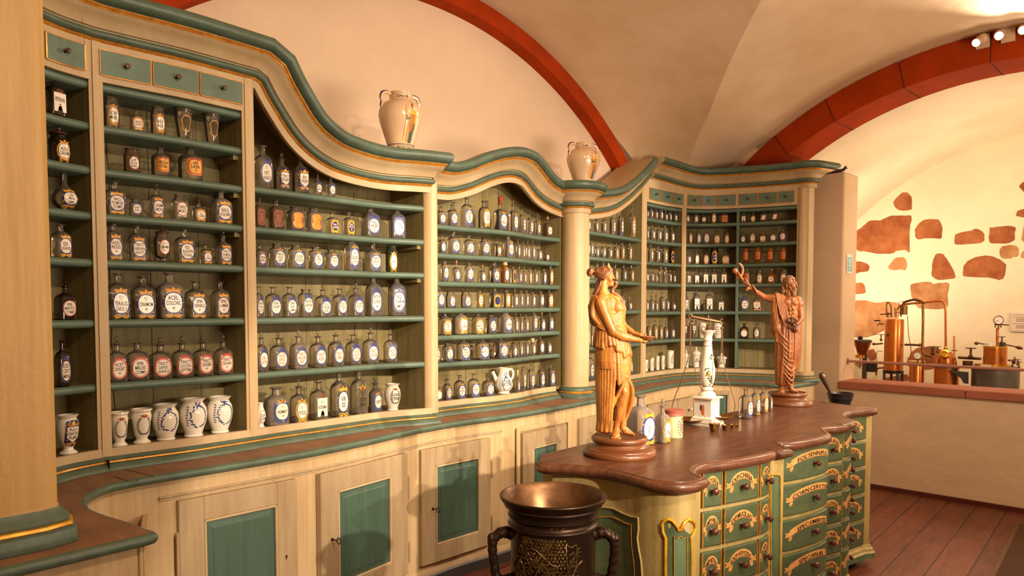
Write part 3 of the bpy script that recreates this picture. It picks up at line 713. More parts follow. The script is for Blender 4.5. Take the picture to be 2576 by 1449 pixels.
for pth, cp_ in ((secA+swoop[1:]+mid, cor_prof[:-1]+[(-.012, .152)]), (rise, cor_prof), (secE, cor_prof[:-1]+[(-.012, .152)])):
    q = [pth[0]]
    for p in pth[1:]:
        if (p-q[-1]).length > .004: q.append(p)
    child(sweep(MB(), q, cp_, mi), 'cornice_run', ['cream', 'green_paint', 'gilding', 'cream'], ct, 45)
mb = MB()                                # hairline crack near the left end
pa = hit(212, 70, FACE)
for k in range(6): mb.tube([hit(206+k*1.3, 44+k*12, offset(FACE, .07-.008*k))[0], hit(206+k*1.3+random.uniform(-1, 3), 56+k*12, offset(FACE, .062-.008*k))[0]], .0007, 4)
child(mb, 'crack_line', 'crack', ct, 0)
# ---- round column between the middle bay and its right neighbour
cc = (4.165, 3.505, .931)
cm = thing('column', 'round cream column with green base and capital beside the arched bay', 'column', cc)
MB().lathe([(.100, .085), (.103, .30), (.103, .9), (.100, 1.39)], 40).build('shaft', 'cream_vertical', cm, 40)
MB().lathe([(.152, 0), (.152, .022), (.145, .030), (.132, .036), (.134, .044), (.126, .050), (.128, .058), (.120, .075), (.108, .082), (.100, .085)], 40, [1, 1, 1, 2, 2, 1, 1, 1, 0]).build('base', ['cream', 'green_paint', 'gilding'], cm, 40)
cp = [(.1+a, 1.402+b) for a, b in cor_prof[1:-2]]
MB().lathe(cp+[(.0, cp[-1][1])], 40, mi[1:len(cp)]+[1]).build('capital', ['cream', 'green_paint', 'gilding'], cm, 45)
# ---- pilasters
pl = thing('pilaster', 'broad cream pilaster at the left picture edge on green moulded base', 'pilaster', (.42, 2.45, .931))
pp = [(-.5, 2.33), (.19, 2.345), (.20, 2.365), (.225, 2.365), (.235, 2.352), (.50, 2.362), (.535, 2.372), (.552, 2.395), (.555, 2.44), (.555, 2.60), (-.5, 2.6)]
child(MB().prism(pp, 1.0, 2.62), 'shaft', 'cream_yellow', pl, 25)
bp = [(-.5, 2.345), (.21, 2.35), (.50, 2.362), (.545, 2.38), (.555, 2.42), (.556, 2.60)]
pb_prof = [(-.02, .105), (.006, .100), (.012, .088), (.02, .080), (.032, .066), (.030, .060), (.038, .058), (.040, .050), (.036, .046), (.046, .040), (.050, .022), (.052, .004), (.05, 0), (-.02, 0)]
child(sweep(MB(), [(p[0], p[1], .931) for p in bp], pb_prof, [0, 1, 1, 1, 1, 2, 2, 2, 1, 1, 1, 1, 1]), 'base', ['cream', 'green_paint', 'gold_bright'], pl, 40)
cpth = [(-.5, 2.345, 2.684), (.52, 2.36, 2.684), (.55, 2.40, 2.684), (.552, 2.6, 2.684)]
child(sweep(MB(), cpth, cor_prof, mi), 'capital', ['cream', 'green_paint', 'gilding', 'cream'], pl, 45)
pr = thing('pilaster', 'slender cream pilaster ending the cabinets at the right, beside the plaster pier', 'pilaster', (6.5, 2.80, .931))
e8 = BAYS['b8']['fr'][-1]
pts = [tuple(e8)]+[(6.458+.0*k-.018*sin(pi*k/8), e8.y-.005-(e8.y-2.79)*k/8) for k in range(1, 9)]+[(6.462, 2.785), (6.47, 2.765), (6.535, 2.748), (6.545, 2.80), (6.545, 2.86)]
child(MB().prism(pts, .985, 2.67), 'shaft', 'cream_vertical', pr, 30)
# ---- lower cabinets
CT = [(-.55, 2.16), (.38, 2.225), (.745, 2.253), (.775, 2.262), (.785, 2.285), (.775, 2.34), (.765, 2.426), (.735, 2.58), (.722, 2.70), (.735, 2.80), (.765, 2.88), (.824, 2.963), (.891, 3.012), (.968, 3.028), (1.045, 3.034), (1.211, 3.039), (1.57, 3.05), (1.814, 3.067), (2.113, 3.118), (2.474, 3.203), (2.852, 3.235), (3.188, 3.215), (3.71, 3.25), (4.185, 3.31), (4.64, 3.352), (5.21, 3.441), (5.52, 3.486), (5.70, 3.485), (5.85, 3.43), (5.95, 3.32), (6.02, 3.18), (6.05, 3.02), (6.062, 2.88), (6.12, 2.74), (6.15, 2.715), (6.59, 2.70), (6.62, 2.72), (6.63, 2.92)]
CTs = refine(CT, {(-.55, 2.16), (.38, 2.225), (.745, 2.253), (.775, 2.34), (6.062, 2.88), (6.15, 2.715), (6.12, 2.74), (6.59, 2.70)}, 4)
CTs = [p for k, p in enumerate(CTs) if k == 0 or hypot(p[0]-CTs[k-1][0], p[1]-CTs[k-1][1]) > .003]
wt = thing('worktop', 'dusty brown worktop with rounded green edge running the length of the wall cabinets', 'worktop', (3.3, 3.3, .895))
closing = [(6.63, 3.9), (-.55, 3.9)]
inn = offset(CTs, -.018)
mb = MB(); mb.prism(inn+closing, .896, .930, 0); sweep(mb, [(p[0], p[1], .9125) for p in inn], [(0, .0172), (.004, .0168), (.010, .0145), (.015, .009), (.0175, 0), (.015, -.009), (.010, -.0145), (.004, -.0168), (0, -.0172)], 1)
child(mb, 'board', ['dusty_top', 'green_paint'], wt, 35)
mb = MB()
for (x0, y0, x1, y1) in ((287, 1199, 322, 1209), (314, 1181, 388, 1198), (344, 1205, 345, 1212)):
    a, b = onz(x0, y0, .9305), onz(x1, y1, .9305); mb.tube([a, b], .0012, 4)
child(mb, 'board_joint', 'crack', wt, 0)
LF = offset(CTs, -.04)
bc = thing('base_cabinet', 'long cream base cabinet with green door panels under the wall shelving', 'cabinet', (3.3, 3.4, 0))
child(MB().prism(LF+[(6.6, 3.9), (-.55, 3.9)], .05, .895), 'carcass', 'cream_vertical', bc, 25)
child(sweep(MB(), [(p[0], p[1], 0) for p in LF], [(-.01, .105), (.004, .10), (.012, .085), (.014, .07), (.022, .06), (.024, 0.0)], [0, 0, 0, 1, 1]), 'skirting', ['cream', 'steel_dark'], bc, 30)
def lf(x, y): return hit(x, y, LF)[0]
# thin moulding under the top rail
seg = sub(LF, hit(400, 1280, LF)[2], hit(1262, 1075, LF)[2])
child(sweep(MB(), [(p[0], p[1], .822) for p in seg], [(-.002, .012), (.006, .010), (.010, .004), (.005, -.001), (.008, -.006), (-.002, -.008)], 0), 'rail_moulding', 'door_cream', bc, 30)
def panel_door(P0, P1, z0, z1, pz0, pz1, px0, px1, nm='door', pane=True, proud=.016):
    R, Ln = chord(P0, P1); mb = MB(); Ri = R.inverted()
    bulge = max([0]+[-(Ri @ Vector((p[0], p[1], 0))).y for p in resample([Vector(q) for q in LF], .03) if -.005 < (Ri @ Vector((p[0], p[1], 0))).x < Ln+.005 and abs((Ri @ Vector((p[0], p[1], 0))).y) < .08])
    R = R @ Matrix.Translation((0, -bulge-.010, 0))
    if pane:
        for a, b in (((0, -proud, z0), (px0, .004, z1)), ((px1, -proud, z0), (Ln, .004, z1)), ((px0, -proud, pz1), (px1, .004, z1)), ((px0, -proud, z0), (px1, .004, pz0))): mb.box(a, (b[0], .02, b[2]), R=R, bev=.003)
    else: mb.box((0, -proud, z0), (Ln, .02, z1), R=R, bev=.003)
    d = mb.build(nm, 'door_cream' if nm == 'door' else 'door_cream', bc, 0); d.matrix_parent_inverse = Matrix.Translation(bc.location).inverted()
    def sub_(m, n, mt, sm=30):
        return m.build(n, mt, d, sm)
    if pane:
        m = MB(); e = .010; f = .032; y0 = -.002; y1 = -.010
        X0, X1, Z0, Z1 = px0+e, px1-e, pz0+e, pz1-e
        vs = [(X0, y0, Z0), (X1, y0, Z0), (X1, y0, Z1), (X0, y0, Z1), (X0+f-.004, y1+.003, Z0+f-.004), (X1-f+.004, y1+.003, Z0+f-.004), (X1-f+.004, y1+.003, Z1-f+.004), (X0+f-.004, y1+.003, Z1-f+.004), (X0+f, y1, Z0+f), (X1-f, y1, Z0+f), (X1-f, y1, Z1-f), (X0+f, y1, Z1-f)]
        m.add([R @ Vector(p) for p in vs], [(0, 1, 5, 4), (1, 2, 6, 5), (2, 3, 7, 6), (3, 0, 4, 7), (4, 5, 9, 8), (5, 6, 10, 9), (6, 7, 11, 10), (7, 4, 8, 11), (8, 9, 10, 11)]); sub_(m, 'panel', 'panel_green', 0)
        m = MB()
        for a, b in (((px0, -proud-.002, pz0), (px0+e, -.001, pz1)), ((px1-e, -proud-.002, pz0), (px1, -.001, pz1)), ((px0, -proud-.002, pz0), (px1, -.001, pz0+e)), ((px0, -proud-.002, pz1-e), (px1, -.001, pz1))): m.box(a, b, R=R, bev=.003)
        sub_(m, 'panel_moulding', 'cream', 0)
    return R, Ln, d, sub_
def key(R, x, z, sub_):
    m = MB(); m.tube([R @ Vector((x, -.012, z)), R @ Vector((x, -.05, z))], .003, 6)
    m.tube([R @ Vector((x, -.062+.013*cos(a), z+.014*sin(a))) for a in [2*pi*k/14 for k in range(14)]], .0024, 6, closed=True)
    m.lathe([(.009, 0), (.008, .004), (.005, .006)], 12, R=R @ Matrix.Translation((x, -.015, z)) @ Matrix.Rotation(pi/2, 4, 'X')); sub_(m, 'key', 'iron')
def hinge(R, x, z0, z1, sub_):
    sub_(MB().tube([R @ Vector((x, -.018, z0+(z1-z0)*k/10)) for k in range(11)], [.006 if k not in (0, 10) else .004 for k in range(11)], 8), 'hinge', 'door_cream')
def keyhole(R, x, z, sub_, y=-.0165): 
    sub_(MB().lathe([(0, 0), (.006, 0), (.006, .001), (0, .001)], 10, R=R @ Matrix.Translation((x, y, z)) @ Matrix.Rotation(pi/2, 4, 'X')).box((x-.002, y-.001, z-.016), (x+.002, y, z), R=R), 'keyhole', 'crack')
def LP(X):
    for a, b in zip(LF, LF[1:]):
        if a[0] <= X <= b[0] and b[0]-a[0] > 1e-6: return (X, a[1]+(b[1]-a[1])*(X-a[0])/(b[0]-a[0]))
R, Ln, d, s_ = panel_door(LP(1.131), LP(1.668), .14, .806, .236, .706, .104, .437); hinge(R, -.008, .50, .68, s_); hinge(R, -.008, .18, .30, s_); keyhole(R, Ln-.06, .46, s_)
R, Ln, d, s_ = panel_door(LP(1.783), LP(2.384), .14, .806, .238, .704, .11, .485); key(R, .066, .478, s_); hinge(R, Ln+.006, .55, .68, s_); hinge(R, Ln+.006, .20, .32, s_)
R, Ln, d, s_ = panel_door(LP(2.510), LP(3.053), .14, .798, .236, .694, .106, .448); key(R, .08, .455, s_); hinge(R, Ln+.006, .55, .66, s_); hinge(R, Ln+.006, .22, .32, s_)
R, Ln, d, s_ = panel_door(LP(3.33), LP(3.80), .14, .788, .24, .684, .105, .37)
# raised surrounds right of the third door
def surround(P0, P1, z0, z1, w=.03, th=.012):
    R, Ln = chord(P0, P1); m = MB(); R = R @ Matrix.Translation((0, -.012, 0))
    m.box((-w, -th, z0), (0, .003, z1+w), R=R, bev=.004).box((Ln, -th, z0), (Ln+w, .003, z1+w), R=R, bev=.004).box((0, -th, z1), (Ln, .003, z1+w), R=R, bev=.004); return m
q = surround(LP(3.31), LP(3.83), .12, .80).build('door_surround', 'cream_vertical', bc, 0); q.matrix_parent_inverse = Matrix.Translation(bc.location).inverted()
def pknob(R, x, z, sub_):
    pr_ = [(.010, 0), (.009, .004), (.005, .008), (.005, .018), (.013, .024), (.015, .032), (.011, .040), (0, .043)]
    sub_(MB().lathe(pr_, 16, R=R @ Matrix.Translation((x, -.016, z)) @ Matrix.Rotation(pi/2, 4, 'X')), 'knob', 'porcelain_knob')
R, Ln, d, s_ = panel_door(LP(3.97), LP(4.46), .60, .806, 0, 0, 0, 0, 'drawer', False); pknob(R, .212, .69, s_)
R, Ln, d, s_ = panel_door(LP(4.98), LP(5.55), .60, .795, 0, 0, 0, 0, 'drawer', False); keyhole(R, .33, .765, s_)
R, Ln, d, s_ = panel_door(LP(5.565), LP(5.78), .60, .79, 0, 0, 0, 0, 'drawer', False); pknob(R, .145, .69, s_)
q = surround(LP(4.95), LP(5.79), .58, .80, .02).build('drawer_surround', 'cream_vertical', bc, 0); q.matrix_parent_inverse = Matrix.Translation(bc.location).inverted()
a, b = lf(1788, 990), lf(1838, 990)
R, Ln, d, s_ = panel_door(a, b, .14, .84, .24, .815, .02, (b-a).xy.length-.02)
# small curved-wing panel, post and hinge block at the left
a, b = lf(262, 1300), lf(272, 1300)
for nm, bx, mt in (('corner_post', [((344, 1240), (352, 1240))], 'cream_vertical'),):
    for (p0, p1) in bx:
        R, Ln = chord(lf(*p0), lf(*p1)); q = MB().box((0, -.008, .10), (Ln+.01, .01, .89), R=R, bev=.003).build(nm, mt, bc, 0); q.matrix_parent_inverse = Matrix.Translation(bc.location).inverted()
R, Ln = chord(lf(335, 1290), lf(365, 1290)); q = MB().box((0, -.016, .70), (Ln, .01, .775), R=R, bev=.004).build('hinge_block', 'cream_vertical', bc, 0); q.matrix_parent_inverse = Matrix.Translation(bc.location).inverted()
R, Ln = chord(LP(.85), LP(.92)) if LP(.85) else chord(LP(.95), LP(1.0))
a = lf(250, 1285); b = lf(297, 1290); R, Ln = chord(a, b)
R, Ln, d, s_ = panel_door(a, b, .14, .78, .2, .765, .012, Ln-.012, 'door', True, .008)
# ================================================================ DECALS (painted or lettered shapes laid on a surface)
TXT = {}
def glyphs(s):
    if s not in TXT:
        c = bpy.data.curves.new('t', 'FONT'); c.body = s; c.size = 1; c.resolution_u = 2; c.offset = .012; o = bpy.data.objects.new('t', c)
        me = bpy.data.meshes.new_from_object(o); V = [(v.co.x, v.co.y) for v in me.vertices]; Fc = [tuple(p.vertices) for p in me.polygons]
        bpy.data.objects.remove(o); bpy.data.curves.remove(c); bpy.data.meshes.remove(me)
        if V:
            x0 = min(v[0] for v in V); x1 = max(v[0] for v in V); V = [(v[0]-x0, v[1]) for v in V]; TXT[s] = (V, Fc, x1-x0)
        else: TXT[s] = ([], [], 1)
    return TXT[s]
class Decal:
    """2D shapes in metres (x to the viewer's right, y up), stacked in layers, then laid on a surface by a mapper(x, y, lift)"""
    def __init__(s): s.v = []; s.f = []; s.m = []; s.mats = []
    def mi(s, m):
        if m not in s.mats: s.mats.append(m)
        return s.mats.index(m)
    def poly(s, pts, m, l=0, c=None):
        k = s.mi(m); o = len(s.v); n = len(pts)
        if c is None: c = (sum(p[0] for p in pts)/n, sum(p[1] for p in pts)/n)
        s.v += [(c[0], c[1], l)]+[(p[0], p[1], l) for p in pts]
        for i in range(n): s.f.append((o, o+1+i, o+1+(i+1) % n)); s.m.append(k)
    def ell(s, cx, cy, rx, ry, m, l=0, n=18, sq=2.0, a0=0):
        def P(t, q):
            c, d = cos(t), sin(t); return (cx+rx*q*math.copysign(abs(c)**(2/sq), c), cy+ry*q*math.copysign(abs(d)**(2/sq), d), l)
        k = s.mi(m); o = len(s.v); s.v.append((cx, cy, l)); qs = (.5, 1)
        for q in qs: s.v += [P(2*pi*i/n, q) for i in range(n)]
        for i in range(n):
            j = (i+1) % n; s.f.append((o, o+1+i, o+1+j)); s.f.append((o+1+i, o+1+n+i, o+1+n+j, o+1+j)); s.m += [k, k]
    def ring(s, cx, cy, rx, ry, w, m, l=0, n=20, sq=2.0, a=0, b=2*pi):
        k = s.mi(m); o = len(s.v); full = b-a > 6.28; N_ = n if full else n+1
        for i in range(N_):
            t = a+(b-a)*i/n; c, d = cos(t), sin(t); x = math.copysign(abs(c)**(2/sq), c); y = math.copysign(abs(d)**(2/sq), d)
            s.v += [(cx+(rx-w)*x, cy+(ry-w)*y, l), (cx+rx*x, cy+ry*y, l)]
        for i in range(n): j = (i+1) % N_; s.f.append((o+2*i, o+2*i+1, o+2*j+1, o+2*j)); s.m.append(k)
    def line(s, pts, w, m, l=0):
        k = s.mi(m); P = [Vector(p) for p in pts]; o = len(s.v)
        for i, p in enumerate(P):
            t = (P[min(i+1, len(P)-1)]-P[max(i-1, 0)]).normalized(); q = Vector((-t.y, t.x))*w/2; s.v += [(p.x-q.x, p.y-q.y, l), (p.x+q.x, p.y+q.y, l)]
        for i in range(len(P)-1): s.f.append((o+2*i, o+2*i+2, o+2*i+3, o+2*i+1)); s.m.append(k)
    def leaf(s, x, y, a, L, w, m, l=0):
        u = Vector((cos(a), sin(a))); v = Vector((-u.y, u.x)); p = Vector((x, y))
        s.poly([p, p+u*L*.3+v*w*.5, p+u*L*.65+v*w*.42, p+u*L, p+u*L*.65-v*w*.42, p+u*L*.3-v*w*.5], m, l)
    def text(s, t, cx, cy, w, h, m='ink', l=3, warp=None, maxc=1.0):
        V, Fc, tw = glyphs(t)
        if not V: return
        k = s.mi(m); sx = min(w/tw, h/.72*maxc); sy = h/.72; o = len(s.v)
        for (x, y) in V:
            X, Y = cx+(x-tw/2)*sx, cy+(y-.36)*sy
            if warp: X, Y = warp(X, Y)
            s.v.append((X, Y, l))
        for f in Fc: s.f.append(tuple(i+o for i in f)); s.m.append(k)
    def crown(s, cx, cy, w, h, m='paint_yellow', l=2, red='paint_red'):
        s.poly([(cx-w*.36, cy), (cx+w*.36, cy), (cx+w*.5, cy+h*.72), (cx+w*.24, cy+h*.42), (cx, cy+h), (cx-w*.24, cy+h*.42), (cx-w*.5, cy+h*.72)], m, l, (cx, cy+h*.25))
        if red: s.ell(cx, cy+h*.25, w*.22, h*.14, red, l+1, 8)
    def bow(s, cx, cy, w, h, m, l=2):
        for q in (-1, 1):
            s.ring(cx+q*w*.26, cy, w*.24, h*.34, w*.07, m, l, 10); s.line([(cx, cy), (cx+q*w*.22, cy-h*.45), (cx+q*w*.45, cy-h*.6)], w*.08, m, l)
    def refine(s, maxe):
        tri = []
        for f, m in zip(s.f, s.m):
            for i in range(1, len(f)-1): tri.append((f[0], f[i], f[i+1], m))
        for _ in range(7):
            out = []; cache = {}; ch = False
            def mid(a, b):
                k = (min(a, b), max(a, b))
                if k not in cache: p, q = s.v[a], s.v[b]; s.v.append(tuple((p[i]+q[i])/2 for i in range(3))); cache[k] = len(s.v)-1
                return cache[k]
            for a, b, c, m in tri:
                L = [hypot(s.v[p][0]-s.v[q][0], s.v[p][1]-s.v[q][1]) for p, q in ((a, b), (b, c), (c, a))]; k = L.index(max(L))
                if L[k] > maxe:
                    p, q, r = ((a, b, c), (b, c, a), (c, a, b))[k]; x = mid(p, q); out += [(p, x, r, m), (x, q, r, m)]; ch = True
                else: out.append((a, b, c, m))
            tri = out
            if not ch: break
        s.f = [t[:3] for t in tri]; s.m = [t[3] for t in tri]
    def build(s, name, mapper, parent, up=.0004, base=.0005, maxe=0):
        if not s.v: return None
        if maxe: s.refine(maxe)
        mb = MB(); mb.v = [tuple(mapper(x, y, base+up*l)) for x, y, l in s.v]; mb.f = s.f; mb.m = s.m
        me = bpy.data.meshes.new(name); me.from_pydata(mb.v, [], mb.f)
        for m in s.mats: me.materials.append(M[m])
        me.polygons.foreach_set('material_index', mb.m); me.shade_smooth()
        o = bpy.data.objects.new(name, me); COL.objects.link(o); o.parent = parent; return o
# ================================================================ DISPENSING COUNTER
HC = .98
def sc(L, k=.928): return [(p[0]*k, p[1]*k) for p in L]
OUT0 = sc([(2.295, 2.16), (2.262, 2.11), (2.30, 2.045), (2.355, 1.938), (2.377, 1.844), (2.366, 1.729), (2.347, 1.647), (2.346, 1.599), (2.362, 1.527), (2.40, 1.478), (2.481, 1.452), (2.55, 1.462), (2.60, 1.545), (2.66, 1.585), (2.72, 1.60), (2.796, 1.595), (2.893, 1.56), (3.04, 1.527), (3.152, 1.508), (3.22, 1.508), (3.257, 1.528), (3.265, 1.505), (3.345, 1.482), (3.42, 1.56), (3.46, 1.585), (3.50, 1.56), (3.604, 1.527), (3.738, 1.505), (3.83, 1.503), (3.91, 1.530), (3.99, 1.585), (4.06, 1.625), (4.11, 1.605), (4.146, 1.585), (4.244, 1.559), (4.262, 1.60), (4.302, 1.582), (4.375, 1.578), (4.45, 1.60), (4.52, 1.65), (4.60, 1.71), (4.70, 1.748), (4.78, 1.757), (4.835, 1.753), (4.988, 1.715), (5.05, 1.682), (5.135, 1.72), (5.17, 1.80), (5.12, 1.88)])
sh = set(OUT0[i] for i in (1, 11, 20, 21, 22, 31, 34, 35, 45))
OUT = refine(OUT0, sh, 3)
backs = [(5.10*.94, 2.06*.94), (5.08*.94, 2.24*.94), (3.2, 2.13), (2.25, 2.07)]
cn = thing('dispensing_counter', 'free-standing serpentine counter with rows of painted green drawers and polished brown top', 'counter', (3.4, 1.75, 0))
tp = offset(OUT, -.022); OUTd = [p for k, p in enumerate(OUT) if k == 0 or hypot(p[0]-OUT[k-1][0], p[1]-OUT[k-1][1]) > .003]
child(MB().prism(tp+backs, HC-.045, HC), 'worktop', 'counter_top', cn, 25)
prf = [(-.030, .001), (-.022, .0012), (-.020, -.002), (-.010, -.003), (-.003, -.008), (0, -.016), (0, -.024), (-.004, -.033), (-.012, -.038), (-.026, -.042), (-.03, -.045)]
child(sweep(MB(), [(p[0], p[1], HC) for p in OUTd+[(5.10*.94, 2.06*.94)]], prf, 0), 'worktop_edge', 'counter_top', cn, 40)
BP0 = sc([(2.345, 2.10), (2.39, 1.94), (2.412, 1.84), (2.40, 1.73), (2.383, 1.65), (2.385, 1.58), (2.41, 1.525), (2.47, 1.498), (2.535, 1.51), (2.60, 1.59), (2.66, 1.627), (2.72, 1.643), (2.80, 1.642), (2.90, 1.61), (3.04, 1.575), (3.15, 1.553), (3.20, 1.551), (3.24, 1.560), (3.253, 1.546), (3.345, 1.528), (3.36, 1.56), (3.45, 1.645), (3.50, 1.61), (3.61, 1.575), (3.74, 1.553), (3.84, 1.548), (3.91, 1.558), (3.97, 1.61), (4.05, 1.675), (4.14, 1.635), (4.26, 1.605), (4.28, 1.645), (4.36, 1.622), (4.44, 1.635), (4.51, 1.69), (4.59, 1.755), (4.70, 1.795), (4.82, 1.79), (4.93, 1.773), (5.03, 1.757), (5.08, 1.728), (5.11, 1.77), (5.10, 1.92)], .930)
BP = refine(BP0, set(BP0[i] for i in (0, 4, 8, 17, 18, 19, 21, 28, 30, 31, 39)), 3)
BPd = [BP[0]]
for p in BP[1:]:
    if hypot(p[0]-BPd[-1][0], p[1]-BPd[-1][1]) > .003: BPd.append(p)
BP = BPd
child(MB().prism(BP+[(4.70, 2.03), (3.2, 2.06), (2.20, 2.02)], .075, HC-.045), 'carcass', 'counter_cream', cn, 20)
child(sweep(MB(), [(p[0], p[1], .06) for p in BP], [(-.01, .075), (.006, .07), (.010, .058), (.022, .05), (.024, .036), (.034, .026), (.036, -.004), (-.02, -.01)], [0, 0, 0, 0, 0, 1, 1]), 'base_moulding', ['counter_cream', 'counter_green_light'], cn, 35)
for p in ((2.30, 1.50), (2.29, 1.90), (3.08, 1.53), (3.9, 1.56), (4.60, 1.70), (4.60, 1.95)):
    child(MB().lathe([(0, 0), (.04, 0), (.058, .015), (.06, .03), (.05, .048), (.03, .056), (0, .056)], 20, c=(p[0], p[1], 0)), 'foot', 'black_foot', cn)
def cpar(px, py):
    h = hit(px, py, BP); return h[2]
ROWS = [.790, .627, .462, .299, .136]; DH = .146
class PathMap:                       # arc-length mapping onto a plan path
    def __init__(s, pts, z0, out):
        s.p = [Vector((q[0], q[1])) for q in pts]; s.z0 = z0; s.out = out; s.L = [0]
        for a, b in zip(s.p, s.p[1:]): s.L.append(s.L[-1]+(b-a).length)
    def at(s, x):
        x += s.L[-1]/2; i = 0
        while i < len(s.L)-2 and s.L[i+1] < x: i += 1
        e = (s.p[i+1]-s.p[i]).normalized(); return s.p[i]+e*(x-s.L[i]), Vector((e.y, -e.x))
    def __call__(s, x, y, lift):
        p, n = s.at(x); p = p+n*(s.out+lift); return Vector((p.x, p.y, s.z0+y))
cnm = local(cn)
def counter_drawer(pa, pb, row, text):
    zb = ROWS[row]; seg = [tuple(p) for p in resample(sub(BP, pa, pb), .012)]
    pm = PathMap(seg, zb+DH/2, .0115); L_ = pm.L[-1]
    e = .004; m = MB(); o0 = offset(seg, -.006); o1 = offset(seg, .007); o2 = offset(seg, .0115); n = len(seg); vs = []
    for i in range(n):
        for q, z in ((o0, zb), (o1, zb), (o2, zb+.006), (o2, zb+DH-.006), (o1, zb+DH), (o0, zb+DH)): vs.append((q[i][0], q[i][1], z))
    m.add(vs, [(i*6+q, (i+1)*6+q, (i+1)*6+q+1, i*6+q+1) for i in range(n-1) for q in range(5)]+[tuple(range(6)), tuple((n-1)*6+q for q in range(5, -1, -1))])
    d = child(m, 'drawer', 'counter_green', cn, 25)
    D = Decal(); w = L_*.93; hw = w/2; k = .62
    if L_ > .05:
        # banner: arched strip with curled ends
        R_ = hw*.75; arc = []; 
        def ban(t, r): return (hw*.70*sin(t)/sin(1.05), -.012+.052*k*(cos(t)-cos(1.05))/(1-cos(1.05))+r)
        N_ = 14; top = [ban(-1.05+2.1*i/N_, .023) for i in range(N_+1)]; bot = [ban(-1.05+2.1*i/N_, -.009) for i in range(N_+1)]
        o = len(D.v); D.mi('scroll_paper'); D.v += [(x, y, 0) for x, y in top]+[(x, y, 0) for x, y in bot]
        for i in range(N_): D.f.append((o+N_+1+i, o+N_+2+i, o+i+1, o+i)); D.m.append(0)
        D.line(bot, .0022, 'scroll_shade', 1)
        for q in (-1, 1):
            x = q*hw*.70; y = -.014
            hq = hw; hw = min(hw, .10)
            D.poly([(x, y+.020), (x+q*hw*.12, y+.012), (x+q*hw*.30, y+.018), (x+q*hw*.22, y+.006), (x+q*hw*.30, y-.006), (x+q*hw*.12, y-.006), (x-q*hw*.02, y+.0)], 'scroll_paper', 0)
            D.poly([(x-q*hw*.16, y+.002), (x+q*hw*.04, y-.002), (x+q*hw*.10, y-.020), (x-q*hw*.02, y-.028), (x-q*hw*.14, y-.016)], 'scroll_paper', 1)
            D.line([(x-q*hw*.12, y-.004), (x+q*hw*.02, y-.008), (x-q*hw*.04, y-.018), (x+q*hw*.05, y-.024)], .002, 'scroll_shade', 2)
            D.line([(x+q*hw*.04, y+.004), (x+q*hw*.22, y+.004)], .002, 'scroll_shade', 2); hw = hq
        def warp(X, Y):
            t = max(-1.05, min(1.05, X/(hw*.70)*1.05)); bx, by = ban(t, .0); return (X, by+Y)
        if text: D.text(text, 0, .006, hw*1.30, .021, 'ink', 3, warp, 1.4)
        D.build('painted_scroll', lambda x, y, l: cnm @ pm(x, y+.012*1, l), d, .0003, .0004)
    p, nn = pm.at(0); Rk = Matrix.Translation((p.x+nn.x*.0115, p.y+nn.y*.0115, zb+DH*.46)) @ Vector((0, 0, 1)).rotation_difference(Vector((nn.x, nn.y, 0))).to_matrix().to_4x4()
    kb = MB().lathe([(.0105, 0), (.0105, .003), (.0055, .006), (.005, .012), (.0125, .017), (.0145, .023), (.012, .030), (.004, .034), (0, .034)], 16, R=Rk)
    kb.v = [tuple(cnm @ Vector(v)) for v in kb.v]; kb.build('knob', 'knob_wood', d)
    # gilt strips at both sides
    for x in (-L_/2+.0015, L_/2-.0015):
        g = MB(); p, nn = pm.at(x); g.box((-.0022, -.0022, zb+.003), (.0022, .0022, zb+DH-.003), R=Matrix.Translation((p.x+nn.x*.011, p.y+nn.y*.011, 0)))
        g.v = [tuple(cnm @ Vector(v)) for v in g.v]; g.build('gilt_strip', 'gilding', d, 0)
TX = [('RAD:LAUR', 'EMP:HELE', 'EMP:NITRIC', 'EMP:MAL', 'RAD:ALTH'), ('EXP:CHINA', 'EXP:MUCIL:AQ', 'EXP:HYOSC', 'EXP:GENT', 'EXP:ALOE'), ('EXP:C', 'EXP:S', 'EXP:R', 'EXP:T', 'EXP:D'),
      ('FOL:M', 'FLOR:S', 'HERB:C', 'HERB:A', 'RAD:I'), ('FOL:SENN:PUL', 'CORN:CERV:TOR', 'SPEC:EMBRYD', 'SPEC:AN:AR', 'SPEC:LIG'), ('PULV:AURI', 'HB:INTEGR', 'C:LIGNOR', 'S:TAPL', 'JUNIPER'), ('RAD:I', 'FLOR', 'CARIO', 'LICIT', 'NASI'),
      ('RORENSA:V', 'EMP:DE GALB:C', 'EMP:SUILLE', 'EMP:DEFENS', 'EMP:USCHUR')]
h = lambda x, y=1300: cpar(x, y)
COLS = [(h(1762), h(1811), 0), (h(1817), h(1901), 1), (h(1907), h(1934.5), 2), (None, None, 3), (h(1992), h(2071), 4), (h(2081), h(2122), 5), (None, None, 6), (None, None, 7)]
def nearest(P):
    return min(range(len(BP)), key=lambda i: (BP[i][0]-P[0]*.93)**2+(BP[i][1]-P[1]*.93)**2)
iC = nearest((3.45, 1.645)); iC0 = nearest((3.36, 1.56)); iE0 = nearest((4.66, 1.785)); iE1 = nearest((5.025, 1.757)); iD = nearest((4.28, 1.645)); iD0 = nearest((4.26, 1.605)); iN = nearest((4.05, 1.675))
COLS[3] = (iC0+.6, iC-.2, 3); COLS[6] = (iD+.3, iE0-1.0, 6); COLS[7] = (iE0+.2, iE1, 7)
COLS[4] = (iC+.6, iN-2.2, 4); COLS[5] = (iN+.4, iD0-.2, 5)
COLS[2] = (COLS[1][1]+.35, nearest((3.24, 1.56))-.2, 2)
for a, b, k in COLS:
    for r in range(5): counter_drawer(a, b, r, TX[k][r])
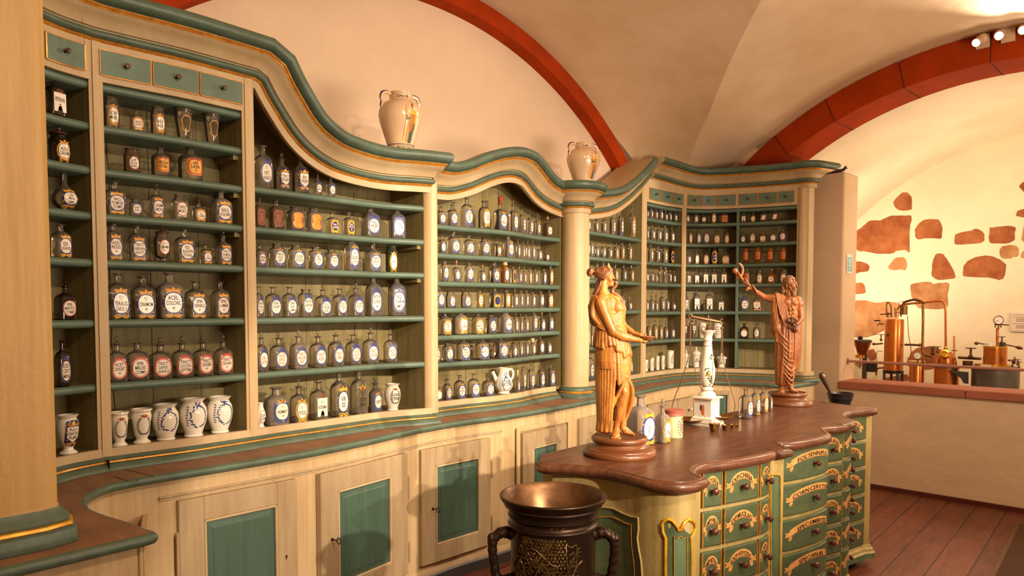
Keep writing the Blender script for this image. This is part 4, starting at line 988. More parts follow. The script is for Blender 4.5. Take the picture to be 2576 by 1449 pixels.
# gilt-framed fields on the two pilasters and the shaped end panel
def on_body(px, py, out):
    for dx in (0, 2, -2, 4, -4, 7, -7, 11, -11, 16, -16, 25, -25):
        q = hit(px+dx, py, BP)
        if q and (px < 1770 or q[0].x > 3.0): return q[0]+q[1]*out
def zc(y): return y
def field(pts, fill, name, out=.002, line=None, lr=.004, lname='gilt_frame', lmat='gold_bright'):
    P = [on_body(x, y, out) for x, y in pts]; c = sum(P, Vector())/len(P)
    if fill:
        m = MB()
        cv, _, cf, _, _, _ = delaunay_2d_cdt([Vector((x, y)) for x, y in pts]+[Vector((x, y)) for x in range(int(min(q[0] for q in pts))+4, int(max(q[0] for q in pts)), 6) for y in range(int(min(q[1] for q in pts)), int(max(q[1] for q in pts)), 40)], [(i, (i+1) % len(pts)) for i in range(len(pts))], [], 1, 1e-4)
        m.add([on_body(v.x, v.y, out) for v in cv], [tuple(f[::-1]) for f in cf]); d = child(m, name, fill, cn, 30)
    else: d = cn
    if line:
        m = MB().tube([on_body(x, y, out+.002) for x, y in pts], lr, 8, closed=True); child(m, lname, lmat, cn) if d is cn else child(m, lname, lmat, cn)
def z3(L): return [(1220+x*.2409, 1100+y*.2409) for x, y in L]
def z4(L): return [(1700+x*.1856, 1180+y*.1856) for x, y in L]
BB = 1800
heart = z3([(1885, BB), (1888, 1200), (1888, 1050), (1862, 985), (1855, 905), (1878, 868), (1915, 852), (1955, 868), (1985, 905), (2008, 945), (2012, 965), (2040, 965), (2048, 935), (2075, 885), (2110, 856), (2150, 868), (2180, 905), (2185, 955), (2165, 1005), (2140, 1050), (2148, 1200), (2140, BB)])
field(heart, 'counter_green', 'pilaster_field', .0025, True, .0055)
inner = z3([(1975, BB), (1975, 1030), (2002, 1052), (2034, 1026), (2060, 1052), (2098, 1034), (2100, BB)])
field(inner, 'counter_green_light', 'inner_field', .0045, True, .0018, 'gilt_line', 'gilding')
pb_ = z4([(1285, 1950), (1283, 110), (1295, 78), (1345, 70), (1395, 80), (1410, 110), (1400, 1950)])
field(pb_, 'counter_green_light', 'pilaster_field', .001, True, .0035)
ep = z3([(690, BB), (690, 850), (800, 850), (900, 800), (1000, 745), (1150, 740), (1250, 727), (1350, 742), (1450, 792), (1540, 828), (1608, 838), (1612, 960), (1600, 1050), (1612, 1150), (1640, 1300), (1650, 1450), (1655, BB)])
field(ep, 'counter_green', 'end_panel', .0025, True, .004, 'panel_moulding', 'counter_cream')
ep2 = z3([(760, BB), (760, 920), (850, 900), (960, 850), (1100, 835), (1230, 828), (1320, 826), (1400, 852), (1480, 892), (1543, 910), (1540, 1000), (1545, 1130), (1568, 1300), (1578, 1450), (1580, BB)])
field(ep2, None, '', .004, True, .002, 'gilt_line', 'gilding')
# ================================================================ BOTTLES AND JARS
# body profiles: (height fraction, half width fraction, squareness)
def q_prof(kind):
    if kind in 's': return [(0, .44, 5), (.012, .48, 6), (.03, .5, 6.5), (.58, .5, 6.5), (.645, .49, 5), (.70, .45, 3.6), (.745, .36, 2.8), (.775, .24, 2.2), (.80, .175, 2), (.86, .155, 2), (.955, .155, 2), (.97, .19, 2), (.985, .265, 2), (.995, .27, 2), (1, .25, 2), (1, .12, 2), (.93, .11, 2)]
    if kind == 'w': return [(0, .44, 5), (.015, .48, 6), (.04, .5, 6.5), (.70, .5, 6.5), (.77, .49, 4.5), (.83, .43, 3), (.87, .34, 2), (.93, .32, 2), (.965, .35, 2), (.985, .42, 2), (1, .41, 2), (1, .29, 2), (.92, .28, 2)]
    if kind == 'r': return [(0, .42, 2), (.012, .47, 2), (.03, .5, 2), (.56, .5, 2), (.64, .485, 2), (.71, .42, 2), (.76, .30, 2), (.80, .18, 2), (.95, .155, 2), (.975, .24, 2), (.99, .27, 2), (1, .25, 2), (1, .12, 2), (.93, .11, 2)]
    if kind == 'W': return [(0, .40, 2), (.02, .45, 2), (.06, .5, 2), (.68, .5, 2), (.78, .48, 2), (.85, .41, 2), (.90, .37, 2), (.95, .38, 2), (.98, .46, 2), (1, .45, 2), (1, .33, 2), (.9, .32, 2)]
    if kind == 'f': return [(0, .26, 2), (.015, .27, 2), (.03, .2, 2), (.08, .34, 2), (.16, .46, 2), (.26, .5, 2), (.37, .45, 2), (.47, .31, 2), (.54, .17, 2), (.62, .115, 2), (.93, .085, 2), (.97, .13, 2), (1, .14, 2), (1, .07, 2), (.93, .06, 2)]
    if kind == 'B': return [(0, .30, 2), (.02, .32, 2), (.06, .27, 2), (.12, .30, 2), (.85, .44, 2), (.93, .43, 2), (.97, .5, 2), (1, .5, 2), (1, .44, 2), (.9, .4, 2)]
    if kind == 'F': return [(0, .34, 2), (.02, .36, 2), (.05, .18, 2), (.11, .16, 2), (.16, .34, 2), (.24, .45, 2), (.72, .5, 2), (.82, .44, 2), (.88, .36, 2), (.95, .37, 2), (1, .42, 2), (1, .3, 2)]
    if kind == 'A': return [(0, .38, 2), (.03, .43, 2), (.07, .40, 2), (.12, .42, 2), (.20, .46, 2), (.82, .47, 2), (.88, .44, 2), (.93, .42, 2), (.97, .5, 2), (1, .49, 2), (1, .41, 2), (.86, .38, 2), (.3, .36, 2)]
    if kind == 'U': return [(0, .38, 2), (.03, .42, 2), (.06, .38, 2), (.11, .24, 2), (.16, .22, 2), (.24, .30, 2), (.42, .42, 2), (.62, .49, 2), (.76, .5, 2), (.85, .45, 2), (.90, .40, 2), (.95, .43, 2), (.99, .5, 2), (1, .48, 2), (1, .38, 2), (.85, .38, 2), (.5, .36, 2)]
    if kind == 'G': return [(0, .36, 2), (.03, .41, 2), (.07, .34, 2), (.12, .26, 2), (.19, .27, 2), (.25, .34, 2), (.60, .41, 2), (.80, .46, 2), (.86, .43, 2), (.90, .42, 2), (.96, .49, 2), (1, .48, 2), (1, .38, 2), (.8, .36, 2), (.4, .3, 2)]
    if kind == 'V': return [(0, .33, 2), (.03, .35, 2), (.07, .31, 2), (.18, .36, 2), (.40, .47, 2), (.60, .5, 2), (.76, .47, 2), (.85, .39, 2), (.90, .35, 2), (.95, .40, 2), (.99, .45, 2), (1, .43, 2), (1, .33, 2), (.85, .33, 2), (.5, .4, 2)]
    if kind == 'P': return [(0, .36, 2), (.02, .38, 2), (.05, .32, 2), (.1, .30, 2), (.55, .40, 2), (.62, .44, 2), (.64, .5, 2), (.67, .5, 2)]
    if kind == 'v': return [(0, .35, 2), (.03, .4, 2), (.10, .28, 2), (.16, .26, 2), (.28, .42, 2), (.45, .5, 2), (.60, .47, 2), (.75, .33, 2), (.86, .24, 2), (.95, .25, 2), (1, .32, 2), (1, .22, 2), (.9, .2, 2)]
SHAPES = {}
def body_mesh(kind, matname, seg):
    k = (kind, matname, seg)
    if k in SHAPES: return SHAPES[k]
    pr = q_prof(kind); mb = MB(); vs = []
    for z, h, n in pr:
        for i in range(seg):
            t = 2*pi*(i+.5)/seg; c, s_ = cos(t), sin(t); vs.append((h*math.copysign(abs(c)**(2/n), c), h*math.copysign(abs(s_)**(2/n), s_), z))
    fs = [(j*seg+i, j*seg+(i+1) % seg, (j+1)*seg+(i+1) % seg, (j+1)*seg+i) for j in range(len(pr)-1) for i in range(seg)]+[tuple(range(seg-1, -1, -1))]
    if kind in 'AUGVvPBF': fs.append(tuple((len(pr)-1)*seg+i for i in range(seg)))
    mb.add(vs, fs); me = mb.mesh('glass_body', matname, 50); SHAPES[k] = me; return me
def stopper_mesh(kind, matname):
    k = ('st', kind, matname)
    if k in SHAPES: return SHAPES[k]
    mb = MB()                                   # unit: height 1 from the lip upwards, width 1 at its widest
    if kind == 'S':   # ball
        mb.lathe([(.16, -.35), (.22, 0), (.42, .04), (.42, .12), (.2, .18), (.14, .28)], 14).ell((0, 0, .64), (.40, .40, .36), 16, 10)
    elif kind == 'R':   # ring / disc
        mb.lathe([(.16, -.35), (.22, 0), (.42, .04), (.42, .12), (.2, .18), (.12, .3)], 14); mb.tube([(.30*cos(a), 0, .64+.32*sin(a)) for a in [2*pi*q/16 for q in range(16)]], .09, 8, closed=True)
    elif kind == 'T':   # pointed green
        mb.lathe([(.2, -.2), (.3, 0), (.3, .1), (.5, .25), (.48, .45), (.25, .75), (.05, 1)], 8)
    elif kind == 'C':   # tied cloth
        vs = []; mb.lathe([(.46, -.15), (.5, .0), (.46, .08), (.38, .16), (.44, .3)], 16)
        for q in range(7):
            a = 2*pi*q/7; mb.ell((.28*cos(a), .28*sin(a), .55+.1*sin(q*2.3)), (.24, .24, .32), 10, 6)
        mb.ell((0, 0, .62), (.3, .3, .36), 10, 6)
    elif kind == 'K': mb.lathe([(.36, -.3), (.42, 0), (.5, .1), (.5, .7), (.44, .95), (.2, 1)], 14)
    elif kind == 'D':   # turned wooden lid
        mb.lathe([(.30, -.3), (.32, 0), (.5, .02), (.5, .16), (.42, .26), (.2, .36), (.08, .46), (.12, .62), (.13, .8), (.06, .98), (0, 1)], 20)
    elif kind == 'P':   # porcelain lid
        mb.lathe([(.5, 0), (.5, .06), (.42, .18), (.28, .34), (.12, .42), (.07, .5), (.11, .58), (.12, .66), (.06, .72), (.09, .82), (.07, .94), (0, 1)], 20)
    me = mb.mesh('stopper', matname, 50); SHAPES[k] = me; return me
SPEC = {  # letter: (body profile, stopper letter, stopper share of height, stopper width share, stopper material, wording)
 's': ('s', None, 0, 0, '', 'square glass bottle'), 'S': ('s', 'S', .16, .30, 'g', 'stoppered square glass bottle'), 'Q': ('s', 'R', .16, .30, 'g', 'square glass bottle with ring stopper'),
 'w': ('w', None, 0, 0, '', 'wide-mouthed square glass jar'), 'r': ('r', None, 0, 0, '', 'round glass bottle'), 'R': ('r', 'S', .16, .30, 'g', 'stoppered round glass bottle'),
 'W': ('W', None, 0, 0, '', 'round glass jar'), 'D': ('W', 'D', .22, .9, 'lid_wood', 'glass jar with turned dark lid'), 'L': ('w', 'D', .16, .8, 'lid_wood', 'square glass jar with dark wooden lid'),
 'f': ('f', None, 0, 0, '', 'long-necked round glass flask'), 'z': ('f', 'S', .12, .22, 'g', 'stoppered round glass flask'),
 'c': ('s', 'C', .22, .42, 'cloth_white', 'glass bottle capped with tied cloth'), 'C': ('s', 'C', .22, .42, 'cloth_red', 'glass bottle capped with red cloth'),
 'y': ('w', 'C', .2, .8, 'cloth_white', 'wide glass jar capped with tied cloth'), 'k': ('s', 'K', .14, .30, 'cork', 'corked square glass bottle'), 'T': ('s', 'T', .2, .34, 'glass_green', 'glass bottle with green pointed stopper'),
 'B': ('B', None, 0, 0, '', 'tapering glass beaker'), 'F': ('F', 'D', .14, .8, 'lid_wood', 'footed glass jar with dark lid'), 'J': ('F', None, 0, 0, '', 'footed wide-rimmed glass jar'),
 'A': ('A', None, 0, 0, '', 'white porcelain jar'), 'a': ('A', 'K', .08, .9, 'paint_orange', 'white porcelain jar with orange lid'), 'U': ('U', None, 0, 0, '', 'white faience urn on a foot'), 'G': ('G', None, 0, 0, '', 'white goblet-shaped porcelain jar'),
 'V': ('V', None, 0, 0, '', 'bulbous white porcelain jar'), 'P': ('P', 'P', .30, 1.0, 'porcelain', 'white lidded porcelain pot'), 'v': ('v', None, 0, 0, '', 'small white porcelain vase')}
TINT = {'': 'glass_clear', 'm': 'glass_milky', 'g': 'glass_grey', 'd': 'glass_dark', 'u': 'glass_brown', 'a': 'glass_amber', 'n': 'glass_green'}
STY = {'b': 'blue crowned oval label', 'k': 'blue-bowed oval label', 'y': 'yellow framed label', 'p': 'pink wreath label', 'o': 'orange label', 'h': 'shield label', 't': 'notched white label', 'd': 'red-ringed oval label', 'x': 'empty label', 'v': 'dark blue and yellow label', 'e': 'worn brown label', 'q': 'gold and brown cartouche',
       'g': 'green wreath and crown', 'l': 'blue wreath', 'n': '', 'Y': 'yellow shield outline', 'z': 'blue and yellow wreath', 'i': 'blue and red wreath', 'j': 'red lettered blue oval label', 'H': 'heart-shaped label', 'N': 'blue zigzag band', 'I': 'slanting white label'}
def label_decal(D, st, txt, w, H, detail):
    """w = width of the face, H = body height; origin at the centre of the label"""
    rx, ry = w*.36, H*.225
    L_ = [t for t in txt.split('/') if t] if txt else []
    sq = 2.3; ink = 'ink'; tx = True
    def oval(m='enamel_white', k=1.0): D.ell(0, 0, rx*k, ry*k, m, 2, 18 if detail else 12, sq)
    if st in 'bizkj':
        bl = {'b': 'cobalt_pale', 'i': 'cobalt', 'z': 'cobalt', 'k': 'cobalt_pale', 'j': 'cobalt_pale'}[st]
        if st == 'b': D.ell(0, -ry*.05, rx*1.32, ry*1.42, bl, 0, 16, 3.4)
        if st in 'kj':
            D.ring(0, 0, rx*1.3, ry*1.22, rx*.22, bl, 0, 18, sq)
            if detail:
                for q in range(16): a = 2*pi*q/16; D.leaf(rx*1.22*cos(a), ry*1.15*sin(a), a, w*.07, w*.03, 'cobalt', 1)
            D.bow(0, ry*1.42, rx*2.1, ry*.5, 'cobalt', 1)
        if st in 'zi':
            D.ring(0, 0, rx*1.24, ry*1.2, rx*.20, bl, 0, 18, sq)
            D.crown(0, ry*1.12, rx*1.7, ry*.5, 'paint_yellow' if st == 'z' else 'paint_orange', 2, None); D.bow(0, ry*1.3, rx*1.8, ry*.36, 'paint_yellow', 3)
            D.bow(0, -ry*1.28, rx*2.0, ry*.42, 'paint_yellow', 2)
            if detail:
                for q in range(14): a = 2*pi*q/14; D.leaf(rx*1.1*cos(a), ry*1.1*sin(a), a+.5, w*.10, w*.05, 'navy' if q % 2 else 'paint_yellow', 2)
        if st == 'b':
            D.crown(0, ry*1.12, rx*1.3, ry*.48); D.ell(0, -ry*1.22, w*.045, w*.05, 'paint_yellow', 2, 8)
            for q in (-1, 1): D.ell(q*rx*1.16, 0, w*.045, w*.03, 'paint_red', 2, 8)
            if detail: D.ell(0, -ry*1.22, w*.02, w*.025, 'paint_red', 3, 6)
        oval(); ink = 'ink_red' if st == 'j' else 'ink'
    elif st == 'y':
        D.ring(0, 0, rx*1.3, ry*1.25, rx*.32, 'paint_yellow', 0, 16, sq); D.crown(0, ry*1.12, rx*1.7, ry*.45); D.bow(0, -ry*1.25, rx*1.9, ry*.45, 'paint_yellow', 1)
        D.ring(0, 0, rx*1.1, ry*1.06, rx*.12, 'navy', 1, 16, sq)
        if detail:
            for q in range(12): a = 2*pi*q/12; D.leaf(rx*1.15*cos(a), ry*1.12*sin(a), a, w*.10, w*.05, 'paint_yellow', 2)
        oval()
    elif st == 'p':
        D.ring(0, 0, rx*1.34, ry*1.26, rx*.34, 'paint_pink', 0, 24, 2); D.ring(0, 0, rx*1.08, ry*1.05, rx*.10, 'paint_yellow', 1, 20, 2)
        for q in range(20): a = 2*pi*q/20; D.ell(rx*1.2*cos(a), ry*1.15*sin(a), w*.018, w*.018, 'enamel_white', 2, 6)
        D.bow(0, ry*1.3, rx*1.6, ry*.3, 'ink_red', 2); oval()
    elif st == 'o':
        D.ell(0, 0, rx*1.3, ry*1.25, 'paint_orange', 0, 16, 4); D.ring(0, 0, rx*1.1, ry*1.05, rx*.08, 'paint_red', 1, 16, 3); D.ell(0, 0, rx*1.0, ry*.98, 'paint_yellow' if detail > 1 else 'paint_orange', 1, 16, 3)
        D.bow(0, ry*1.1, rx*1.6, ry*.3, 'paint_red', 2)
    elif st == 'e':
        D.ell(0, 0, rx*1.25, ry*1.3, 'brown_paint' if 'X' not in txt else 'gilding', 0, 16, 3); tx = False
        D.ring(0, 0, rx*1.28, ry*1.33, rx*.12, 'scroll_shade', 1, 18, 3)
        for q in range(3): D.line([(-rx*.6, ry*(.4-.4*q)), (rx*.6, ry*(.45-.4*q))], H*.012, 'gilding', 1)
    elif st == 'h':
        P = [(-rx*1.0, ry*.75), (-rx*.95, -ry*.5), (0, -ry*1.05), (rx*.95, -ry*.5), (rx*1.0, ry*.75)]
        D.ell(0, 0, rx*1.35, ry*1.5, 'navy', 0, 16, 4)
        for q in range(-3, 4): 
            for s2 in (-1, 1): D.leaf(s2*rx*1.1, ry*q*.35, pi/2+q, w*.14, w*.07, 'paint_yellow', 1)
        D.crown(0, ry*.85, rx*2.0, ry*.5, 'paint_yellow', 1, None); D.bow(0, -ry*1.15, rx*2, ry*.4, 'paint_yellow', 1)
        D.poly(P, 'enamel_white', 2)
        for q in range(4): a = pi*q/4; D.line([(-w*.05*cos(a), -ry*.6-w*.05*sin(a)), (w*.05*cos(a), -ry*.6+w*.05*sin(a))], w*.015, 'ink_red', 3)
        ry *= .82
    elif st == 't':
        D.poly([(-rx*1.05, ry*1.1), (-rx*1.05, -ry*1.15), (-rx*.45, -ry*1.15), (-rx*.4, -ry*.95), (rx*.4, -ry*.95), (rx*.45, -ry*1.15), (rx*1.05, -ry*1.15), (rx*1.05, ry*1.1)], 'enamel_white', 2, (0, 0)); D.ring(0, ry*1.35, rx*.6, ry*.22, rx*.2, 'brown_paint', 1, 10)
    elif st == 'I': D.poly([(-rx*.9, -ry*.9), (rx*.5, -ry*.9), (rx*.9, ry*.9), (-rx*.4, ry*.9)], 'enamel_white', 2); D.poly([(rx*.6, -ry*.9), (rx*1.1, -ry*.9), (rx*1.1, ry*.9)], 'paint_red', 1); D.poly([(-rx*1.1, ry*.9), (-rx*1.1, -ry*.5), (-rx*.6, ry*.9)], 'brown_paint', 1)
    elif st == 'd': D.ring(0, 0, rx*1.15, ry*1.12, rx*.15, 'paint_red', 0, 18, sq); oval()
    elif st == 'x': D.ring(0, 0, rx*1.2, ry*1.15, rx*.2, 'cobalt_pale', 0, 16, sq); D.crown(0, ry*1.1, rx*1.2, ry*.4); oval(); tx = False
    elif st == 'v':
        D.ell(0, 0, rx*1.3, ry*1.3, 'paint_yellow', 0, 16, 3); D.crown(0, ry*1.15, rx*1.6, ry*.45); D.ell(0, 0, rx*.98, ry*.98, 'navy', 2, 16, 2.4); D.bow(0, -ry*1.3, rx*2, ry*.4, 'paint_yellow', 1); ink = 'enamel_white'
    elif st == 'H':
        P = [(0, -ry*1.1), (-rx*.9, 0), (-rx*1.0, ry*.6), (-rx*.5, ry*.95), (0, ry*.6), (rx*.5, ry*.95), (rx*1.0, ry*.6), (rx*.9, 0)]; D.poly(P, 'enamel_white', 2, (0, 0))
        D.ell(0, ry*1.2, rx*.5, ry*.25, 'paint_red', 1, 8)
    elif st == 'Y':
        for s2 in (-1, 1): D.line([(0, -ry*1.2), (s2*rx*.7, -ry*.9), (s2*rx*.8, 0), (s2*rx*1.05, ry*.5), (s2*rx*.7, ry*1.0), (s2*rx*.3, ry*1.25), (0, ry*1.1)], w*.07, 'paint_yellow', 1)
        tx = False
    elif st == 'g':
        for s2 in (-1, 1):
            for q in range(9):
                a = -pi/2+s2*(.25+q*.26); 
                for dd in (.5, -.5): D.leaf(rx*1.0*cos(a), ry*1.15*sin(a), a+s2*(pi/2)+dd*s2, w*.13, w*.06, 'leaf_green', 1)
        D.crown(0, ry*1.05, rx*1.3, ry*.5, 'paint_yellow', 3); D.ell(0, ry*1.15, rx*.35, ry*.14, 'paint_red', 4, 8)
        for q in range(7): D.leaf(0, -ry*1.15, pi*q/6, w*.09, w*.04, 'paint_red' if q % 2 else 'cobalt', 3)
    elif st == 'l':
        for s2 in (-1, 1):
            for q in range(22):
                a = -pi/2+s2*(.08+q*.135); j = random.uniform(-.1, .1); D.leaf(rx*(1.0+j*.4)*cos(a), ry*(1.15+j*.4)*sin(a), a+s2*1.2+j*9, w*random.uniform(.08, .13), w*.06, 'cobalt' if q % 3 else 'cobalt_pale', 1+q % 2)
        for q in range(9): D.leaf(random.uniform(-.3, .3)*rx, ry*random.uniform(1.15, 1.45), random.uniform(.6, 2.5), w*.12, w*.06, 'cobalt', 2)
        for q in range(8):   # side spray
            y = ry*(-1+q*.3); x = -rx*(1.55-.22*abs(y/ry)**1.5); D.leaf(x, y, pi*.75, w*.09, w*.035, 'cobalt', 1); D.leaf(x, y, pi*.2, w*.08, w*.035, 'cobalt', 1)
        D.line([(-rx*(1.55-.22*abs(-1+q*.25)**1.5), ry*(-1+q*.25)) for q in range(10)], w*.012, 'cobalt', 0)
    elif st == 'q':
        for s2 in (-1, 1):
            for q in range(8): a = -pi/2+s2*(.3+q*.33); D.leaf(rx*.95*cos(a), ry*1.2*sin(a), a+s2*1.1, w*.17, w*.10, 'paint_yellow' if q % 2 else 'brown_paint', 1)
        D.crown(0, ry*1.15, rx*1.3, ry*.4, 'paint_yellow', 2); D.ring(0, 0, rx*.8, ry*1.0, rx*.12, 'navy', 2, 14, 3); rx *= .75
    elif st == 'N':
        P = [((q-7)*w*.07, -ry*.9+(q % 2)*ry*.35) for q in range(15)]; D.line(P, w*.02, 'navy', 1); D.line([(x, ry*1.2) for x in (-w*.5, -w*.25, 0, w*.25, w*.5)], w*.03, 'navy', 1)
        rx *= 1.2
    elif st == 'P2':
        pass
    if st == 'n': tx = False
    if tx and L_:
        n = len(L_); th = min(ry*1.6/n, ry*.62); y0 = (n-1)*th/2
        for i, t in enumerate(L_):
            y = y0-i*th; ww = rx*1.72*sqrt(max(.15, 1-(y/ry/1.15)**2))
            if t == '+':
                for a in (0, pi/2): D.line([(-th*.28*cos(a), y-th*.28*sin(a)), (th*.28*cos(a), y+th*.28*sin(a))], th*.10, ink, 3)
            elif t == 'V': D.line([(-th*.32, y+th*.35), (th*.32, y+th*.35), (0, y-th*.35), (-th*.32, y+th*.35)], th*.09, ink, 3)
            elif t == '-':
                for q in range(5): x = (q-2)*ww*.15; D.line([(x-ww*.02, y-th*.26), (x+ww*.02, y+th*.26)], ww*(.05 if q % 2 else .085), ink, 3)
            else: D.text(t, 0, y, ww, th*.80, ink, 3, None, .72)
GP = {}
def bottle(P, n, kind, tint, st, txt, W_, H, label, group, zs, detail):
    pk, sk, sf, sw, sm, word = SPEC[kind]
    gm = TINT[tint] if pk in 'swrWfBF' else 'porcelain'
    nm = {'A': 'porcelain_jar', 'U': 'faience_urn', 'G': 'porcelain_jar', 'V': 'porcelain_jar', 'P': 'lidded_pot', 'v': 'porcelain_vase', 'B': 'glass_beaker', 'f': 'glass_flask', 'W': 'glass_jar', 'w': 'glass_jar', 'F': 'glass_jar'}.get(pk, 'apothecary_bottle')
    rz = atan2(n.x, -n.y)
    t = thing(nm, label, {'apothecary_bottle': 'bottle', 'glass_flask': 'flask', 'glass_beaker': 'beaker', 'faience_urn': 'urn', 'porcelain_vase': 'vase', 'lidded_pot': 'pot'}.get(nm, 'jar'), (P[0], P[1], zs), rz, group)
    hb = H*(1-sf) if pk != 'P' else H; dpt = W_*(.86 if pk in 'sw' else 1)
    seg = 28 if detail else 16
    b = bpy.data.objects.new('glass_body' if gm != 'porcelain' else 'body', body_mesh(pk, gm, seg)); COL.objects.link(b); b.parent = t; b.scale = (W_, dpt, hb)
    if sk:
        smn = gm if sm == 'g' else sm; s_ = bpy.data.objects.new('stopper' if sk in 'SRTK' else 'lid' if sk in 'DP' else 'cloth_cap', stopper_mesh(sk, smn)); COL.objects.link(s_); s_.parent = t
        q = W_*sw; hz = H*.67 if pk == 'P' else hb-.001; s_.location = (0, 0, hz); s_.scale = (q, q, H*sf if pk != 'P' else H*.33)
    if txt == 'FILLA' or (tint == 'a' and pk == 'w' and sk == 'C'):
        fl = MB().box((-W_*.44, -dpt*.42, .004), (W_*.44, dpt*.42, hb*.66), bev=W_*.08).build('contents', 'powder_orange', t)
    if st != 'n':
        D = Decal(); fw = W_*(.98 if pk in 'sw' else .80); cyl = .345 if pk in 's' else .42
        if pk in 'rW': cyl = .38
        if pk == 'f': cyl, fw = .26, W_*.8
        if pk in 'UGV': cyl = .54
        if pk == 'A': cyl = .5
        if pk == 'P': cyl, fw = .36, W_*.8
        if pk == 'B': cyl = .5; fw = W_*.7
        if pk == 'F': cyl = .5
        if pk == 'v': cyl = .45
        hh = hb*{'s': .95, 'w': 1.15, 'r': .95, 'W': 1.1, 'f': .6, 'P': .62}.get(pk, 1.0)
        label_decal(D, st, txt, fw, hh, detail)
        pr = q_prof(pk)
        def prof(z):
            z = max(0, min(.999, z))
            for (z0, h0, n0), (z1, h1, n1) in zip(pr, pr[1:]):
                if z0 <= z <= z1 and z1 > z0: f = (z-z0)/(z1-z0); return h0+(h1-h0)*f, n0+(n1-n0)*f
            return .4, 2
        if pk in 'sw':
            def mp(x, y, l):
                h, nn = prof((y+cyl*hb)/hb); hx = max(h, .02)*W_; q = min(.985, abs(x)/hx); return (math.copysign(min(abs(x), hx*.985), x), -(h*dpt*(1-q**nn)**(1/nn))-l, y+cyl*hb)
        else:
            def mp(x, y, l):
                h, nn = prof((y+cyl*hb)/hb); r = h*W_+l; a = x/(max(h, .2)*W_); return (r*sin(a), -r*cos(a), y+cyl*hb)
        D.build('painted_label' if gm != 'porcelain' else 'painted_decoration', mp, t, .00035, .0005, W_*.16 if pk not in 'sw' and detail else 0)
    return t
ORD = ['first', 'second', 'third', 'fourth', 'fifth', 'sixth', 'seventh', 'eighth', 'ninth', 'tenth', 'eleventh', 'twelfth', 'thirteenth', 'fourteenth', 'fifteenth']
NUM = ['topmost', 'second', 'third', 'fourth', 'fifth', 'sixth', 'seventh', 'lowest']
BN = {'b1': 'corner bay behind left pilaster', 'b2': 'left bay below three drawers', 'b3': 'wide bay under sweeping cornice', 'b4': 'arched middle bay', 'b5': 'bay right of column', 'b6': 'narrow three-drawer bay', 'b7': 'left half of corner bay', 'b8': 'right half of corner bay'}
def row(bay, zi, data):
    B = BAYS[bay]; zs = B['z'][zi]; items = [d.split(',') for d in data.strip().split(';') if d.strip()]
    detail = 2 if bay in ('b1', 'b2', 'b3') else 1 if bay == 'b4' else 0
    seg = [tuple(p) for p in B['fr']]; e0 = Vector(seg[1])-Vector(seg[0]); e1 = Vector(seg[-1])-Vector(seg[-2])
    shelf_no = zi-(1 if len(B['z']) == 8 else 0)
    total = len(B['z'])-(1 if len(B['z']) == 8 else 0)
    sn = 'bottom shelf' if zi == len(B['z'])-1 else 'top shelf' if shelf_no == 0 else ORD[shelf_no]+' shelf'
    for k, it in enumerate(items):
        l, r, top = float(it[0]), float(it[1]), float(it[2]); kd = it[3][0]; tint = it[3][1:]; st = it[4] if len(it) > 4 else 'n'; txt = it[5] if len(it) > 5 else ''
        wob = float(it[6]) if len(it) > 6 else 0
        ext = [tuple(Vector(seg[0])-e0.normalized()*.3)]+seg+[tuple(Vector(seg[-1])+e1.normalized()*.3)]
        W_ = .07
        for _ in range(3):
            off = -(W_*.43+.012+wob); pth = offset(ext, off); h = hit((l+r)/2, 770, pth)
            if h is None: break
            P, nn, _u = h; dp = depth((P.x, P.y, zs)); S_ = (r-l)*dp/F
            v = Vector((P.x, P.y, 0)).normalized(); a = abs(v.dot(nn)); b = sqrt(max(0, 1-a*a))
            W_ = S_/(a+.80*b)*1.02 if SPEC[kd][0] in 'sw' else S_
        if h is None: print('miss', bay, zi, it); continue
        # refine with true elevation
        yb = 770
        h = hit((l+r)/2, CY+ (0), pth) if False else h
        # pixel x of the bottle at its own height
        q = hit((l+r)/2, 770+(EYE-zs-.08)*F/dp, pth)
        if q: P, nn = q[0], q[1]
        H = zat((l+r)/2, top, P)-zs
        if H < .03: print('low', bay, zi, it, H); H = .06
        word = SPEC[kd][5]; sw = STY[st]
        tx = ' '.join(t for t in txt.split('/') if t not in ('+', 'V', '-', 'FILLA', 'X'))
        lab = word+(' with '+sw if sw else '')+(', lettered '+tx if tx and bay in ('b1', 'b2', 'b3', 'b4') else '')
        pos = ORD[k]+' from left' if k < len(items)-1 else 'rightmost'
        lab = lab+', '+pos+' on '+sn+', '+BN[bay]
        ws = lab.split()
        if len(ws) > 16:
            lab = (word.replace('glass ', '') if len(ws) > 18 else word)+(' ('+tx+')' if tx and bay in ('b1', 'b2', 'b3', 'b4') else '')+', '+pos+' on '+sn+', '+BN[bay]
            if len(lab.split()) > 16: lab = word.split(' with ')[0].split(' capped')[0]+', '+pos+' on '+sn+', '+BN[bay]
            if len(lab.split()) > 16: lab = lab.replace('square ', '').replace('round ', '')
        lab = ' '.join(lab.split()[:1]+[w for w in lab.split()[1:] if len(lab.split()) <= 16 or w not in ('with', 'of', 'the')])
        bottle(P, nn, kd, tint, st, txt, W_, H, lab, 'vessels on the '+sn+' of the '+BN[bay], zs+.0005, detail)
# bay 1
row('b1', 1, '110,165,195,sd,t,PETRO:N:/+')
row('b1', 2, '124,172,318,Dd,y,A:G:L/GROME')
row('b1', 3, '132,192,420,f,z,Liq/Mirre/cort')
row('b1', 4, '128,178,565,s,z,ESS:/LIGNOR')
row('b1', 5, '138,190,704,Sd,d,SPIR:/MASTIC/COMP')
row('b1', 6, '138,176,857,sd,k,ESS:/CENT/MINI')
row('b1', 7, '146,196,1043,U,h,PULV:/SANTAL/RUBR')
